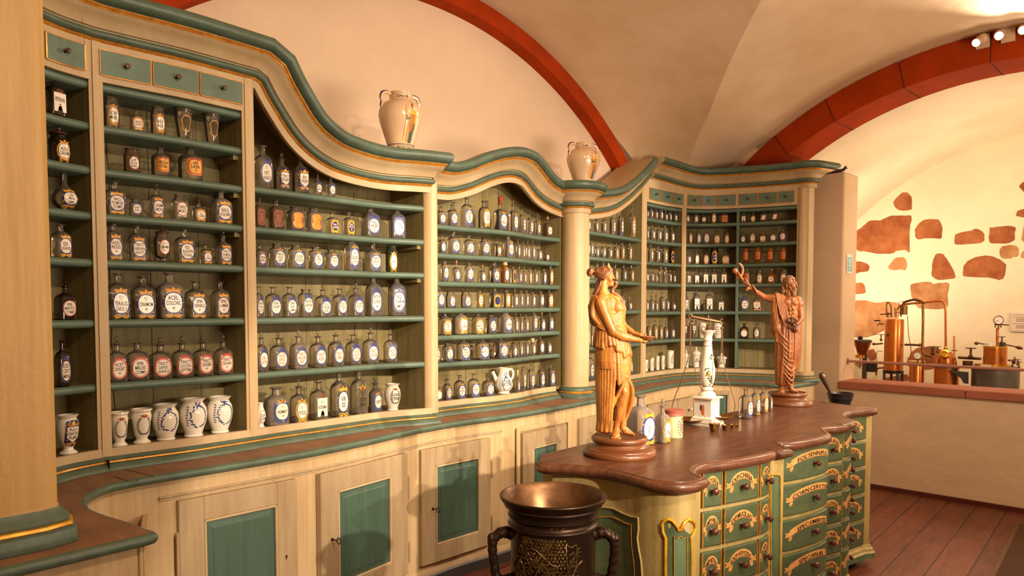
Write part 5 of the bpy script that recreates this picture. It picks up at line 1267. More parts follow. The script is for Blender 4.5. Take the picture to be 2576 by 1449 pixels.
# bay 2
row('b2', 1, '262,298,248,W,y,ACTHIOP/MINER;327,360,278,s,y,LAUDA/OPIAT;380,414,272,W,y,SACCH/ALB;437,485,278,B,Y;510,553,290,B,Y')
row('b2', 2, '312,350,376,Wu,d,LAP/CALA/NAR;382,426,372,r,o,BEZOA/OTIAL;450,508,372,r,o,LAP:/LAZUL/+')
row('b2', 3, '262,315,442,S,i,BALS/PICIMOID/COMP;325,356,502,w,k,GARY/PHIL;375,413,460,S,i,LINIM/AMONI;432,473,491,w,d,CAPUT/MORT:;483,517,502,S,y,OL/CARMI;528,584,482,sm,z,BALS:/VULNER')
row('b2', 4, '266,308,560,s,z,AQU/REGIS/+;322,368,569,s,i,TINCT/NERVIN/WHYTT;388,428,573,F,d,+/CARMIN/+;438,490,578,s,i,ESS:/ALEXIPH/STAHL;502,533,607,S,i,OL:/CARVI;540,583,580,S,i,TINCT/GUMASS/FOETID')
row('b2', 5, '270,326,688,s,z,V/TERALIG/CAROL V;330,390,696,s,z,V/CINAMOM/+;392,462,687,sm,z,ACEL:/COLCHIC/+;465,520,708,s,z,SPIR:/SERBILL/+;530,578,709,s,z,SPIR:/LUMBR/+')
row('b2', 6, '272,318,846,S,p,ACET:/CONCENT/+;318,374,862,s,p,SPIR:/MELISS/COMP;376,431,850,S,p,TINCT:/CAPSIC/ANNUI;432,485,846,S,p,TINCT/COCCION/SEPTEM;485,536,844,S,p,TINCT/ZANZIBER/+;537,586,842,S,p,TINCT/ZEDOARIA/+')
row('b2', 7, '277,323,1036,G,g;330,382,1028,G,g;385,448,1016,V,l;453,519,1002,V,l;521,584,997,V,l')
# bay 3
row('b3', 0, '638,686,367,s,k,V/VIT:/AURANT;689,728,385,R,h,TINCT/BEZOARD;735,777,400,r,h,ESS:/AURANTII;788,810,437,S,k,OL:/PIPER;820,844,440,Q,k,OL:/CASTOR')
row('b3', 1, '637,668,500,su,e;675,714,503,su,e;720,765,521,wg,e,X;768,810,525,wg,e,X;820,853,535,s,v,TINCT/ANTIM;862,893,535,s,v,ELEC:/PECTO/W;908,957,517,sg,k,AQ:/VALER:/+;977,1021,519,sg,k,AQ:/OPHTHAL/+')
row('b3', 2, '640,670,605,S,b,FERNI/SENEG;676,719,614,w,b,NISOL/OLES/ART;724,767,617,w,b,FLOR/STOECH;776,813,622,w,b,FELL/VITRI/+;815,852,628,w,b,PIPER/LONG/+;865,904,603,w,b,+/GLIIS/-;918,960,613,s,b,FERR:/CAPONIC/+;970,1000,618,Wn,y,-')
row('b3', 3, '639,664,722,s,k,SPIR:/VIN:/RECTIF;666,708,722,s,k,SPIR:/JUNIP/+;709,748,722,s,k,SPIR:/VIN:/CAMPH;749,789,728,w,k,NITR:/DEPUR/+;791,834,716,S,k,PULV:/ZINZIB/ALB:;835,874,726,s,k,PULV:/TOELCO/+;875,916,711,S,k,ACHER/OLETIG/+;918,962,690,sg,k,NATRON/SULPHUR/+;975,1022,690,sg,k,AQ:/CINAMOM/SIMPL:')
row('b3', 4, '640,675,833,S,j,OL:/CROTON;678,724,835,S,j,ACID/SALIS/DULC;728,774,830,Sm,j,TINCT/HELLEB/ALB;778,822,831,S,j,TINCT/IODI;824,866,828,Q,j,TINCT/STIMOS;868,909,842,s,j,AQUA/LAURO/CERAS;911,953,822,S,j,TINCT/CANTHAR;964,1000,827,S,j,ACID/OLPHU')
row('b3', 5, '643,668,1013,v,d,SLAT/COM;665,726,975,rm,b,V/ASMAT/+;729,775,955,Q,y,V/PETROSEL;778,826,960,s,t,V/ROBISMAI/+;829,878,935,s,z,VR/SS;880,926,930,s,g,V/ZEDOA/RIA;928,960,950,Rg,b,OEST;967,1008,965,V,g,CONS/CYNOSB')
# bay 4
row('b4', 0, '1082,1092,512,s,b;1096,1122,513,S,b,OL/TART;1123,1152,516,s,b,SAL/GLOB;1158,1191,498,s,b,SYRUP/DE/NIS;1203,1233,506,r,y,ESS/CASTOR;1240,1277,492,C,b,H/PRAE;1278,1304,502,S,b,-/-;1304,1323,511,T,b,-/-;1324,1342,526,S,b,-/-;1344,1360,534,S,b,-/-;1364,1390,545,ku,d,-')
row('b4', 1, '1082,1101,590,w,b,SPIRIT/-;1102,1122,593,s,b,OL;1124,1158,583,s,b,TAR/TARI/ZAT;1165,1194,592,s,b,C/RESIN/MERC;1204,1233,592,L,b,FUNG/ROSAR;1244,1261,597,S,h,-;1264,1293,590,sm,b,C/RESTA/ICK;1296,1309,602,s,b,-;1310,1321,607,s,b,-;1322,1333,606,s,b,-;1334,1346,603,s,b,-;1348,1364,612,S,b,-;1367,1382,625,S,d,-')
row('b4', 2, '1082,1102,660,k,b,O/-;1108,1129,658,w,b,C/RAD/RIT;1138,1158,655,k,b,O/-;1168,1192,663,w,b,R/SARAZ/THAL;1206,1222,666,k,b,+/CN;1231,1257,651,S,b,SAL/AMON;1259,1281,653,ya,b,+/CN;1284,1298,672,w,v;1300,1313,662,S,b,-;1314,1324,663,S,b,-;1326,1338,677,w,y,-;1340,1353,678,w,b,-;1361,1375,677,w,b,-;1377,1392,670,w,y,-/-')
row('b4', 3, '1090,1119,717,s,b,AXUNG/CASTOR/+;1121,1145,734,W,b,SAL/GEM;1159,1184,734,W,b,ARGIL/MIN;1198,1216,732,w,y,SAL/TAR;1229,1260,724,s,v;1263,1284,730,w,y,LAP/DIL/PLIC;1287,1303,718,S,b,-;1304,1316,732,w,b,-;1317,1330,732,w,b,-;1332,1347,735,w,b,-;1350,1369,733,w,x;1371,1392,724,s,y,-/-')
row('b4', 4, '1076,1099,792,s,y,-;1102,1137,782,s,y,BAL/VIR/PTIS;1139,1177,778,rm,y,C/HYPE;1186,1218,781,s,y,TINCT/MARTIS/POM;1220,1249,792,w,k,FLOR/SAL/MART;1251,1289,786,wm,b,O/ALKERM/+;1291,1304,785,s,b,-;1305,1315,790,s,b,-;1316,1330,790,s,b,-;1332,1352,784,w,b,SYR/AL;1354,1372,783,k,b,-;1374,1393,785,s,b,-')
row('b4', 5, '1086,1108,857,s,b,RAD/RHEI;1111,1141,863,w,b,ROTUL/SI/ZZ;1147,1184,846,s,b,MIXT/VULNERA/ACIDA;1194,1232,846,s,b,J:A:/MATRICAL/+;1239,1279,845,s,b,ELIX:/VITAE/MINOR;1282,1301,857,L,b,-;1303,1315,858,w,b,-;1317,1330,858,w,b,-;1332,1347,850,y,x;1349,1369,843,su,x;1371,1388,858,w,b,-')
row('b4', 6, '1086,1113,963,s,x;1114,1137,944,S,b,SPIRT/NITRI/DULC;1141,1172,944,s,b,LAP:/ANZEL/BO;1175,1208,940,s,b,ESS:/FEBRIS/-;1211,1244,946,s,b,SPIRIT/SULPH/ACTRIS;1296,1308,930,c,b,-;1309,1323,922,w,b,-;1325,1345,916,s,b,-/-;1350,1371,917,s,b,AQ:/NERVIN/+;1374,1397,914,s,b,ALUM/VENI/+')
# bay 5
row('b5', 0, '1476,1486,545,s,b,-;1494,1505,545,s,b,-/-;1512,1525,543,s,b,-/-;1533,1549,535,s,b,-/-;1554,1569,528,s,b,-/-;1580,1599,520,s,y,-/-/-')
row('b5', 1, '1482,1493,607,w,b,-/-;1496,1507,607,S,b,-/-;1511,1524,605,S,b,-/-;1527,1540,606,S,k,-;1544,1556,611,s,y,-/-;1559,1571,612,w,y,-/-;1577,1590,613,w,y,-/-')
row('b5', 2, '1482,1493,668,w,b,-;1496,1509,656,S,b,-;1512,1525,660,s,b,-;1541,1555,660,S,y,-/-;1562,1576,660,S,b,-/-;1581,1595,660,S,y,-/-')
row('b5', 3, '1477,1488,746,s,b,-;1560,1573,745,w,b,-/-;1575,1590,747,k,b,-/-')
row('b5', 4, '1474,1484,808,s,z,-;1486,1499,806,w,n;1573,1590,805,S,b,-')
row('b5', 5, '1474,1494,885,s,b,-/-;1496,1504,885,s,n;1580,1592,895,s,b,-/-')
# bay 6
row('b6', 1, '1624,1632,522,s,b,-;1634,1643,517,s,k,-;1645,1655,515,S,k,-;1657,1668,512,S,k,-;1669,1680,524,S,k,-;1681,1690,521,S,d,-;1692,1704,524,S,k,-')
row('b6', 2, '1624,1632,565,s,k,-;1634,1648,565,s,k,-;1650,1664,567,s,k,-;1666,1680,568,sm,k,-;1683,1697,571,s,k,-')
row('b6', 3, '1630,1644,612,s,z,-;1648,1661,621,w,k,-;1665,1679,623,w,z,-;1682,1696,624,wd,v,-')
row('b6', 4, '1620,1632,674,s,k,-;1635,1645,680,w,k,-;1647,1655,686,w,k,-;1656,1667,672,w,q,-;1668,1679,673,w,q,-;1680,1690,680,w,k,-;1691,1700,682,r,k,-')
row('b6', 5, '1620,1632,745,s,k,-;1634,1645,740,k,x;1646,1655,738,C,k,-;1658,1672,737,s,b,-/-;1674,1684,742,s,k,-;1686,1700,736,z,b,-')
row('b6', 6, '1614,1623,820,s,y,-;1625,1638,802,S,y,-/-;1640,1654,797,S,y,-/-/-;1655,1667,808,s,y,-/-;1668,1681,807,S,b,-/-;1683,1698,806,S,k,-/-')
row('b6', 7, '1606,1615,908,A,q;1617,1631,905,A,q,-/-;1633,1646,898,a,q,-/-;1648,1660,896,A,q,-/-;1662,1673,895,A,q,-/-;1676,1696,882,A,q,-/-/-')
# corner bay
row('b7', 1, '1723,1735,533,s,x;1744,1757,527,S,x;1761,1778,538,ru,d,-/-;1788,1803,531,W,y,-;1814,1831,530,su,o,-/-')
row('b7', 2, '1731,1742,575,s,y,-/-;1751,1764,575,s,b,-/-;1769,1785,575,s,b,-/-;1796,1811,575,S,y,-/-;1821,1836,578,D,y,-/-')
row('b7', 3, '1727,1739,632,s,k,-/-;1746,1759,622,S,y,-/-;1769,1783,630,s,y,-/-;1787,1807,620,Wd,v,-/-;1816,1835,627,S,y,-/-')
row('b7', 4, '1725,1738,680,s,t,-;1744,1759,673,S,t,RU/CIN;1767,1782,674,s,t,-/-;1789,1804,674,s,t,-/-;1814,1829,674,s,t,AR/NI')
row('b7', 5, '1720,1732,735,sg,t,-/-;1742,1761,729,sg,t,V/RESTR;1774,1794,729,sg,t,V/LILOR;1807,1822,745,s,t,-/-')
row('b7', 6, '1720,1729,807,B,H,-;1736,1753,806,B,H,-/-;1757,1778,812,A,q;1794,1818,812,A,d,-/-')
row('b7', 7, '1717,1735,880,P,N,OXA;1739,1763,872,P,N,PUL/QUASI;1779,1797,886,P,N,-;1802,1829,888,P,N,PUL/CATECH')
row('b8', 1, '1865,1877,530,S,t,-/-;1889,1901,532,S,y,-/-;1912,1931,530,su,I;1941,1960,527,su,I')
row('b8', 2, '1864,1876,580,S,b,-;1886,1902,584,w,z,-;1911,1928,578,S,h,-;1937,1955,580,s,x;1960,1980,575,r,d,-/-')
row('b8', 3, '1868,1884,625,Ja,o,-/-;1897,1915,623,Ja,o,-/-;1929,1946,624,Ja,o,-/-;1962,1978,624,Ja,o,-/-')
row('b8', 4, '1868,1888,675,W,o,-/-;1902,1920,680,W,y,-;1931,1950,677,ka,d,-;1962,1982,679,W,y,-')
row('b8', 5, '1864,1885,735,sg,k,-/-;1894,1916,740,s,h,-/-')
row('b8', 6, '1862,1883,814,sd,x;1895,1913,808,R,d,-/-')
# ================================================================ CARVED FIGURES
def remeshed(mb, name, matn, parent, vox=.002, sm=3):
    me = bpy.data.meshes.new('tmp'); me.from_pydata(mb.v, [], mb.f); o = bpy.data.objects.new('tmp', me); COL.objects.link(o)
    r = o.modifiers.new('r', 'REMESH'); r.mode = 'VOXEL'; r.voxel_size = vox; r.use_smooth_shade = True
    if sm: s_ = o.modifiers.new('s', 'SMOOTH'); s_.factor = .5; s_.iterations = sm
    bpy.context.view_layer.update(); dg = bpy.context.evaluated_depsgraph_get()
    out = bpy.data.meshes.new_from_object(o.evaluated_get(dg)); bpy.data.objects.remove(o); out.name = name
    out.materials.clear(); out.materials.append(M[matn]); out.shade_smooth()
    q = bpy.data.objects.new(name, out); COL.objects.link(q); q.parent = parent; return q
class Fig:
    """sculpting helper: coordinates are drawing units (x right, y down, d away from the viewer's side)"""
    def __init__(s, k, cx, cy): s.k = k; s.cx = cx; s.cy = cy; s.mb = MB()
    def p(s, x, y, d=0): return Vector(((x-s.cx)*s.k, d*s.k, (s.cy-y)*s.k))
    def c(s, *pts):          # chain of (x, y, d, r)
        for a, b in zip(pts, pts[1:]): s.mb.cap(s.p(*a[:3]), s.p(*b[:3]), a[3]*s.k, b[3]*s.k, 12)
        return s
    def e(s, x, y, d, rx, rz, ry, rot=0):
        R = Matrix.Rotation(rot, 3, 'Y') if rot else None; s.mb.ell(s.p(x, y, d), (rx*s.k, ry*s.k, rz*s.k), 16, 10, R=R); return s
    def t(s, pts, r):
        P = smoothp([s.p(*q) for q in pts], 5); s.mb.tube(P, r*s.k, 8); return s
def turned_base(t, r=.1515):
    MB().lathe([(0, 0), (r*.97, 0), (r, .006), (r*1.0, .014), (r*.975, .022), (r*.93, .026), (r*.925, .029), (r*.90, .031), (r*.80, .036), (r*.73, .044), (r*.70, .052), (r*.715, .056), (r*.745, .058), (r*.775, .064), (r*.775, .071), (r*.75, .077), (r*.72, .079), (r*.70, .077), (0, .078)], 56).build('turned_base', 'turned_base', t, 40)
P1 = onz(1558, 1143, HC); k1 = depth(P1)/F*.3865
st1 = thing('statue', 'carved golden-brown wooden woman in draped gown holding a shallow bowl, on round base', 'statue', P1, atan2(P1.y, P1.x)-pi/2)
turned_base(st1)
f = Fig(k1, (1558-1380)/.3865, (1143-640)/.3865)
# ---- body: head, neck, arms, leg, feet as one surface
f.e(366, 128, 0, 44, 48, 40).e(388, 146, 0, 26, 44, 30).c((386, 176, 0, 24), (399, 196, 0, 14)).c((352, 162, 0, 30), (388, 196, 0, 18))
f.c((407, 124, 0, 7), (414, 142, 0, 5), (419, 156, 0, 5), (421, 160, 0, 6)).c((403, 126, -18, 5), (408, 124, -6, 5)).c((403, 126, 18, 5), (408, 124, 6, 5)).e(416, 178, 0, 6, 3.5, 10).e(414, 186, 0, 6.5, 4, 9).e(403, 140, -16, 6, 5, 8).e(403, 140, 16, 6, 5, 8).e(408, 202, 0, 10, 9, 11).e(396, 168, -16, 12, 14, 12).e(396, 168, 16, 12, 14, 12)
f.e(360, 158, -36, 9, 15, 6).e(360, 158, 36, 9, 15, 6)
f.c((352, 180, 0, 30), (350, 232, 0, 31), (352, 262, 0, 42))
f.c((345, 300, -46, 42), (385, 290, 50, 40)).e(385, 345, 0, 78, 90, 70).e(438, 348, -28, 42, 46, 36).e(442, 342, 32, 38, 44, 34).e(390, 440, 0, 74, 70, 58)
f.c((338, 312, -58, 42), (368, 400, -74, 36), (412, 495, -80, 30)).e(412, 500, -80, 31, 32, 30).c((412, 502, -80, 30), (470, 528, -78, 31), (552, 548, -54, 18)).e(455, 520, -79, 36, 30, 30)
f.c((430, 300, 62, 36), (475, 465, 84, 27), (548, 512, 40, 16))
f.c((552, 548, -54, 17), (590, 556, -44, 15)).e(580, 553, -46, 22, 12, 20)
for i, (dy, dd, ln) in enumerate(((-2, -60, 40), (2, -50, 46), (6, -40, 44), (8, -30, 36))):
    f.c((592, 554+dy*.6, dd+6, 6.5), (592+ln*.55, 566+dy*.8, dd+10, 6), (592+ln, 560+dy*.5, dd+16, 5))
f.c((570, 545, -34, 7), (592, 538, -26, 6.5), (610, 536, -20, 5.5))
f.c((548, 512, 40, 15), (590, 524, 18, 13)).c((590, 524, 18, 6), (628, 520, 10, 5)).c((590, 530, 14, 6), (630, 534, 8, 5)).c((588, 530, 24, 6), (626, 545, 22, 5)).c((585, 535, 28, 6), (618, 556, 26, 5))
f.c((462, 700, -10, 58), (482, 860, -22, 42), (484, 900, -24, 37), (470, 985, -14, 35), (446, 1090, -20, 22), (440, 1130, -22, 21)).e(462, 965, -6, 38, 62, 38).e(488, 885, -50, 22, 28, 16)
f.c((440, 1135, -14, 26), (437, 1158, -42, 25), (436, 1178, -72, 17)).e(436, 1168, -56, 30, 20, 30)
for i, dx in enumerate((-24, -12, 0, 12, 25)): f.e(438+dx, 1184-abs(dx)*.1, -86+abs(dx-12)*.35, 7.5 if dx < 20 else 10, 8, 13)
f.c((440, 680, 20, 50), (482, 900, 24, 34), (484, 1085, 22, 24), (482, 1130, 22, 22), (505, 1148, 20, 22), (540, 1166, 16, 13)).e(512, 1158, 18, 34, 15, 24)
for i in range(5): f.e(552-i*3, 1170, 2+i*9, 10, 7, 5.5)
remeshed(f.mb, 'body', 'statue_gold', st1)
# ---- gown
g = Fig(k1, f.cx, f.cy)
g.e(392, 400, 4, 84, 92, 74).e(398, 455, 0, 90, 40, 66)
for i in range(9):      # bodice folds wrapping to the waist
    y = 375+i*12; g.t([(300-i*1, y-30, -52), (345, y+12, -76), (410, y+22, -66), (468, y-8+i*3, -40), (480, y-10+i*3, 0)], 7)
for i in range(7): g.t([(455+i*5, 300+i*6, 56-i*3), (478+i*2, 350+i*8, 20), (484, 392+i*8, -16), (470, 408+i*7, -40)], 6)
g.t([(318, 275, -54), (290, 330, -50), (288, 400, -54), (330, 455, -66)], 17).t([(300, 270, -30), (278, 340, -20), (282, 420, -20)], 22).t([(400, 270, -30), (440, 300, -38), (478, 360, -34)], 9)
g.c((280, 340, 10, 30), (300, 430, 10, 40)).e(330, 350, 20, 52, 90, 52)
g.t([(312, 458, -58), (380, 476, -74), (450, 470, -60), (492, 462, -10)], 8)
N_ = 30
for i in range(N_):      # overfold, scalloped hem
    a = 2*pi*i/N_; ca, sa = cos(a), sin(a); hem = 590+10*sin(a*5)+(58 if ca > .55 else 26 if ca > .2 else 0)*(1 if sa < .6 else .5)
    g.c((398+84*ca, 468, 62*sa, 13), (402+101*ca, 540, 80*sa, 14), (410+113*ca, hem, 88*sa, 13 if i % 2 else 17))
g.e(402, 530, 0, 96, 74, 76)
for i in range(34):      # skirt folds
    a = 2*pi*i/34; ca, sa = cos(a), sin(a)
    near_open = ca > .15 and sa < .55
    if not near_open:
        by = 1140 if ca < .1 else 1085; bx = 396+78*ca if ca < .3 else 470+28*ca
        g.c((412+100*ca, 590, 76*sa, 13), (416+104*ca, 800, 78*sa, 12), (bx+4, by-70, 70*sa, 11), (bx, by, 62*sa, 9 if i % 2 else 14))
    else:
        ty = 790+(1-ca)*60; g.c((412+100*ca, 590, 76*sa, 13), (420+104*ca, 700, 80*sa, 13), (432+84*ca, ty, 76*sa, 12))
g.mb.lathe([(88*k1, 0), (94*k1, -100*k1), (92*k1, -150*k1)], 20, c=g.p(398, 590, 0)+Vector((0, 0, 0)), R=None)
g.e(502, 790, -48, 15, 15, 14)
for i in range(7):       # drapery gathered at the knot, falling back over the calf
    g.t([(500, 794, -46), (466-i*5, 870+i*6, -62+i*3), (425-i*9, 960+i*12, -64+i*6), (388-i*8, 1060+i*14, -52+i*8)], 11-i*.4)
g.t([(505, 795, -44), (538, 860, -20), (540, 940, -4), (520, 1020, 6), (492, 1085, 14)], 13).t([(500, 800, -36), (524, 880, -4), (520, 970, 14), (500, 1060, 24)], 14)
g.t([(388, 1050, -48), (372, 1110, -44), (350, 1146, -30), (336, 1140, -10)], 16).t([(395, 1090, -50), (400, 1140, -34), (365, 1158, -20)], 14)
remeshed(g.mb, 'gown', 'statue_gold', st1, .0019, 2)
h_ = Fig(k1, f.cx, f.cy)
def onskull(th, ph, k=1.0):      # th: 0 forehead .. 1 nape along the crown, ph: -1 near side .. 1 far side
    a = radians(25+150*th); return (364+50*k*cos(a)*cos(ph*1.35), 130-54*k*(sin(a)*cos(ph*1.15)-.10)+26*abs(ph)**1.5, 47*k*sin(ph*1.35))
for i in range(15):
    ph = -1.05+i*.15; P_ = [onskull(t/6, ph+.05*sin(t*2.1+i), 1+.03*sin(t*2.6+i*1.7)) for t in range(7)]
    h_.t(P_, 6.2)
    if abs(ph) > .5: h_.t([(x-4, y+8, d*1.03) for x, y, d in P_[1:]], 5)
for s_ in (-1, 1):
    for i in range(6): h_.t([(396-i*5, 106+i*7, s_*(27+i*2.4)), (376-i*5, 118+i*8, s_*(37+i)), (350, 124+i*9, s_*(43-i*.6)), (322, 122+i*8, s_*(38-i*2)), (296, 120+i*5, s_*(22-i*2))], 5)
h_.e(356, 124, 0, 40, 40, 40).e(318, 124, 0, 26, 28, 30)
h_.e(270, 120, 0, 21, 24, 22)
for i in range(8): a = 2*pi*i/8; h_.t([(294, 121, 0), (280+14*cos(a)*.5, 120+20*sin(a), 20*cos(a)), (266, 120+25*sin(a+.5), 25*cos(a+.5)), (250, 121+16*sin(a+1), 16*cos(a+1)), (246, 121, 0)], 4.6)
for i in range(5): h_.t([(338-i*7, 172, -30+i*10), (330-i*6, 200, -38+i*10), (312-i*4, 236, -42+i*10), (300-i*4, 262, -38+i*9), (288-i*2, 284, -32+i*8)], 6.5)
h_.c((330, 176, -8, 16), (312, 230, -14, 18), (296, 268, -16, 10))
remeshed(h_.mb, 'hair', 'carved_brown', st1, .0015, 1)
d_ = Fig(k1, f.cx, f.cy)
for i in range(11): a = -1.1+i*.22; d_.c((388+12*cos(a), 104, 34*sin(a)*1.1, 5), (372+10*cos(a), 62+26*abs(sin(a)), 32*sin(a), 4.5))
remeshed(d_.mb, 'diadem', 'statue_gold', st1, .002, 2)
sn = Fig(k1, f.cx, f.cy); sn.t([(428, 190, 62), (432, 176, 62), (430, 204, 66), (412, 226, 62), (408, 250, 60), (436, 262, 62), (462, 290, 62), (480, 330, 52), (492, 372, 40)], 13)
remeshed(sn.mb, 'serpent', 'carved_brown', st1, .0024, 1)
bo = MB().lathe([(0, 0), (26*k1, 1*k1), (40*k1, 12*k1), (48*k1, 30*k1), (51*k1, 32*k1), (51*k1, 36*k1), (46*k1, 36*k1), (36*k1, 16*k1), (0, 8*k1)], 32, c=f.p(630, 566, -14)); bo.build('bowl', 'carved_brown', st1, 40)
# ---- bearded man
P2 = onz(1981, 1017, HC); k2 = depth(P2)/F*.29
st2 = thing('statue', 'carved brown wooden bearded man in toga, raised arm entwined by a serpent, on round base', 'statue', P2, atan2(P2.y, P2.x)-pi/2)
turned_base(st2)
f = Fig(k2, (1981-1800)/.29, (1017-640)/.29)
f.e(622, 245, 0, 48, 52, 46).e(648, 270, -12, 31, 48, 34).c((640, 300, -10, 28), (660, 322, -14, 20)).c((676, 252, -26, 6), (684, 272, -30, 6), (688, 284, -32, 7.5)).c((656, 240, -42, 4.5), (670, 240, -34, 4.5)).c((676, 240, -18, 4.5), (680, 242, -8, 4.5)).e(664, 256, -38, 7, 5, 7).e(677, 254, -14, 6, 5, 6).e(600, 275, -40, 9, 14, 7).e(660, 284, -36, 12, 12, 10)
f.c((622, 300, 0, 34), (624, 358, 0, 40)).c((540, 378, 4, 38), (690, 392, 4, 32)).e(628, 440, 0, 78, 92, 52).e(606, 418, -38, 34, 26, 20).e(664, 422, -36, 32, 25, 20).e(640, 520, -14, 56, 72, 42)
for i in range(3):
    for s_ in (-1, 1): f.e(644+s_*15, 478+i*32, -50, 14, 14, 9)
f.c((650, 385, -46, 4), (648, 560, -56, 4))
f.e(628, 620, 0, 84, 90, 58)
f.c((698, 398, 0, 30), (712, 470, 4, 28), (722, 556, -4, 23)).e(708, 430, 0, 32, 42, 30).c((722, 558, -6, 24), (704, 585, -38, 19), (682, 608, -58, 15)).e(672, 612, -62, 20, 15, 14)
for i in range(4): f.c((668, 604+i*7, -68, 6), (646, 610+i*8, -78, 5.5))
f.c((540, 376, 0, 38), (480, 378, 0, 34), (424, 376, 0, 28), (400, 360, 0, 26), (355, 330, 0, 24), (312, 300, 0, 17)).e(470, 384, 0, 44, 34, 32)
f.c((312, 300, 0, 16), (290, 286, 0, 18))
for i in range(4): f.c((296-i*7, 272+i*9, -10, 7), (284-i*6, 286+i*7, -20, 6), (296-i*5, 300+i*4, -14, 6))
f.c((302, 280, 6, 7), (282, 266, -4, 6))
f.c((578, 1080, -14, 26), (578, 1135, -14, 22), (576, 1168, -22, 24), (574, 1188, -58, 16)).e(575, 1180, -40, 30, 18, 32)
for i in range(5): f.e(552+i*11, 1194, -74+abs(i-3)*5, 7, 7, 12)
f.c((632, 1080, 6, 26), (640, 1135, 6, 21), (650, 1165, 2, 22), (690, 1184, -8, 14)).e(668, 1178, -2, 36, 16, 24)
for i in range(5): f.e(704-i*3, 1189, -22+i*9, 10, 7, 6)
remeshed(f.mb, 'body', 'statue_brown', st2)
g = Fig(k2, f.cx, f.cy)
secs = [(570, 616, 96, 56), (640, 618, 98, 62), (760, 620, 98, 66), (880, 618, 96, 66), (980, 608, 84, 60), (1060, 598, 68, 52), (1118, 588, 54, 44)]
for i in range(26):
    a = 2*pi*i/26; r = 10 if i % 2 else 15; pts = [(cx+hw*cos(a), y, dd*sin(a), r) for y, cx, hw, dd in secs]; g.c(*pts)
for (y, cx, hw, dd), (y2, cx2, hw2, dd2) in zip(secs, secs[1:]): g.c((cx, y, 0, min(hw, dd)*.95), (cx2, y2, 0, min(hw2, dd2)*.95))
for (y, cx, hw, dd) in secs: g.e(cx, y, 0, hw*.96, 60, dd*.96)
for i in range(6): g.t([(518+i*11, 342+i*2, -28+i*1), (532+i*12, 430, -52), (556+i*12, 520, -62+i), (590+i*9, 620+i*6, -68)], 5.5)
for i in range(5): g.c((524+i*11, 344+i*2, -22, 10), (538+i*12, 430, -44, 11), (562+i*12, 520, -53, 11), (595+i*9, 622+i*6, -58, 11))
g.c((520, 350, 14, 24), (505, 430, 20, 30), (512, 560, 18, 40), (530, 660, 10, 60)).c((500, 400, -14, 24), (512, 520, -20, 36), (530, 640, -20, 50))
for i in range(6): g.t([(482+i*7, 410, -14-i*5), (492+i*7, 520, -30-i*4), (512+i*6, 640, -44-i*3), (528+i*8, 760, -52)], 8)
for i in range(10):      # swags from the left hip across to the right side
    y = 640+i*44; xr = 704-i*3-(i > 6)*(i-6)*9
    g.t([(530+i*3, y-20, -38), (560+i*6, y+50, -66), (630+i*2, y+118-i*3, -70), (682-i*2, y+80, -46), (xr, y+10, -14)], 7.5 if i % 2 else 10)
g.t([(690, 640, -44), (704, 720, -30), (700, 860, -26), (684, 980, -24), (650, 1070, -20)], 15).t([(672, 650, -56), (690, 760, -48), (686, 900, -44)], 11)
g.t([(540, 1116, -30), (580, 1130, -44), (628, 1112, -34)], 10)
remeshed(g.mb, 'toga', 'statue_brown', st2, .0019, 2)
h_ = Fig(k2, f.cx, f.cy)
random.seed(21)
for i in range(330):
    u_ = random.uniform(-1, 1); t_ = random.uniform(0, 2*pi); q = sqrt(1-u_*u_); x, y, d = 620+51*q*cos(t_), 246-55*u_, 49*q*sin(t_)
    if x > 640 and y > 222+.1*(x-640): continue
    if y > 262 and x > 604 and d < -20: continue
    c_ = random.uniform(0, 6.28); h_.t([(x-7*cos(c_), y-9*sin(c_), d), (x+2, y+1, d*1.08), (x+7*cos(c_), y+9*sin(c_), d)], 4.6)
for i in range(46):
    x = random.uniform(564, 604); y = random.uniform(280, 338); d = random.uniform(-42, 44); h_.t([(x, y-12, d), (x-5, y, d*1.04), (x+3, y+12, d)], 6)
h_.e(612, 240, 4, 42, 46, 42).c((590, 270, 4, 34), (586, 316, 4, 24))
for i in range(60):      # beard curls
    q = random.uniform(-1, 1); y = random.uniform(300, 360); w = 1-(y-300)/90; x = 657+24*q*w+ (4 if q > 0 else -2); d = -34-14*sqrt(max(0, 1-q*q))+ (10 if q > .6 else 0)
    if y < 314 and abs(q) < .5: continue
    h_.t([(x-3, y-9, d), (x+3, y, d-3), (x-2, y+9, d+2)], 4.4)
for i in range(14): h_.t([(618+i*2, 268+i*4, -44), (622+i*2, 280+i*4, -46), (626+i*2, 292+i*4, -44)], 4.6)
h_.t([(652, 300, -48), (664, 296, -50), (674, 298, -44), (686, 304, -34)], 5).c((656, 318, -24, 22), (662, 342, -24, 15))
remeshed(h_.mb, 'hair_and_beard', 'carved_brown', st2, .0015, 0)
s_ = Fig(k2, f.cx, f.cy); s_.c((300, 300, 0, 14), (240, 226, 0, 15), (182, 152, 0, 17)).e(172, 138, 0, 25, 24, 22)
hx = []
for i in range(34):
    t_ = i/33; bx, by = 392-t_*200, 352-t_*190; a = t_*2*pi*3.2; hx.append((bx-.69*26*cos(a)*0-18*cos(a)*.6, by-24*cos(a), 27*sin(a)))
s_.t(hx, 9.5).t([(192, 170, 10), (196, 200, -8), (222, 190, -14), (236, 150, -6), (234, 112, 0), (214, 84, 0), (203, 76, 0)], 12)
remeshed(s_.mb, 'serpent_staff', 'statue_brown', st2, .0018, 1)
gr_ = Fig(k2, f.cx, f.cy); random.seed(3)
for i in range(64):
    a = random.uniform(0, 2*pi); r = sqrt(random.random()); q = random.random(); gr_.e(655+44*r*cos(a)*(1-.3*q), 606+58*r*sin(a), -74-random.uniform(-12, 14), random.uniform(8, 13), random.uniform(8, 13), 11)
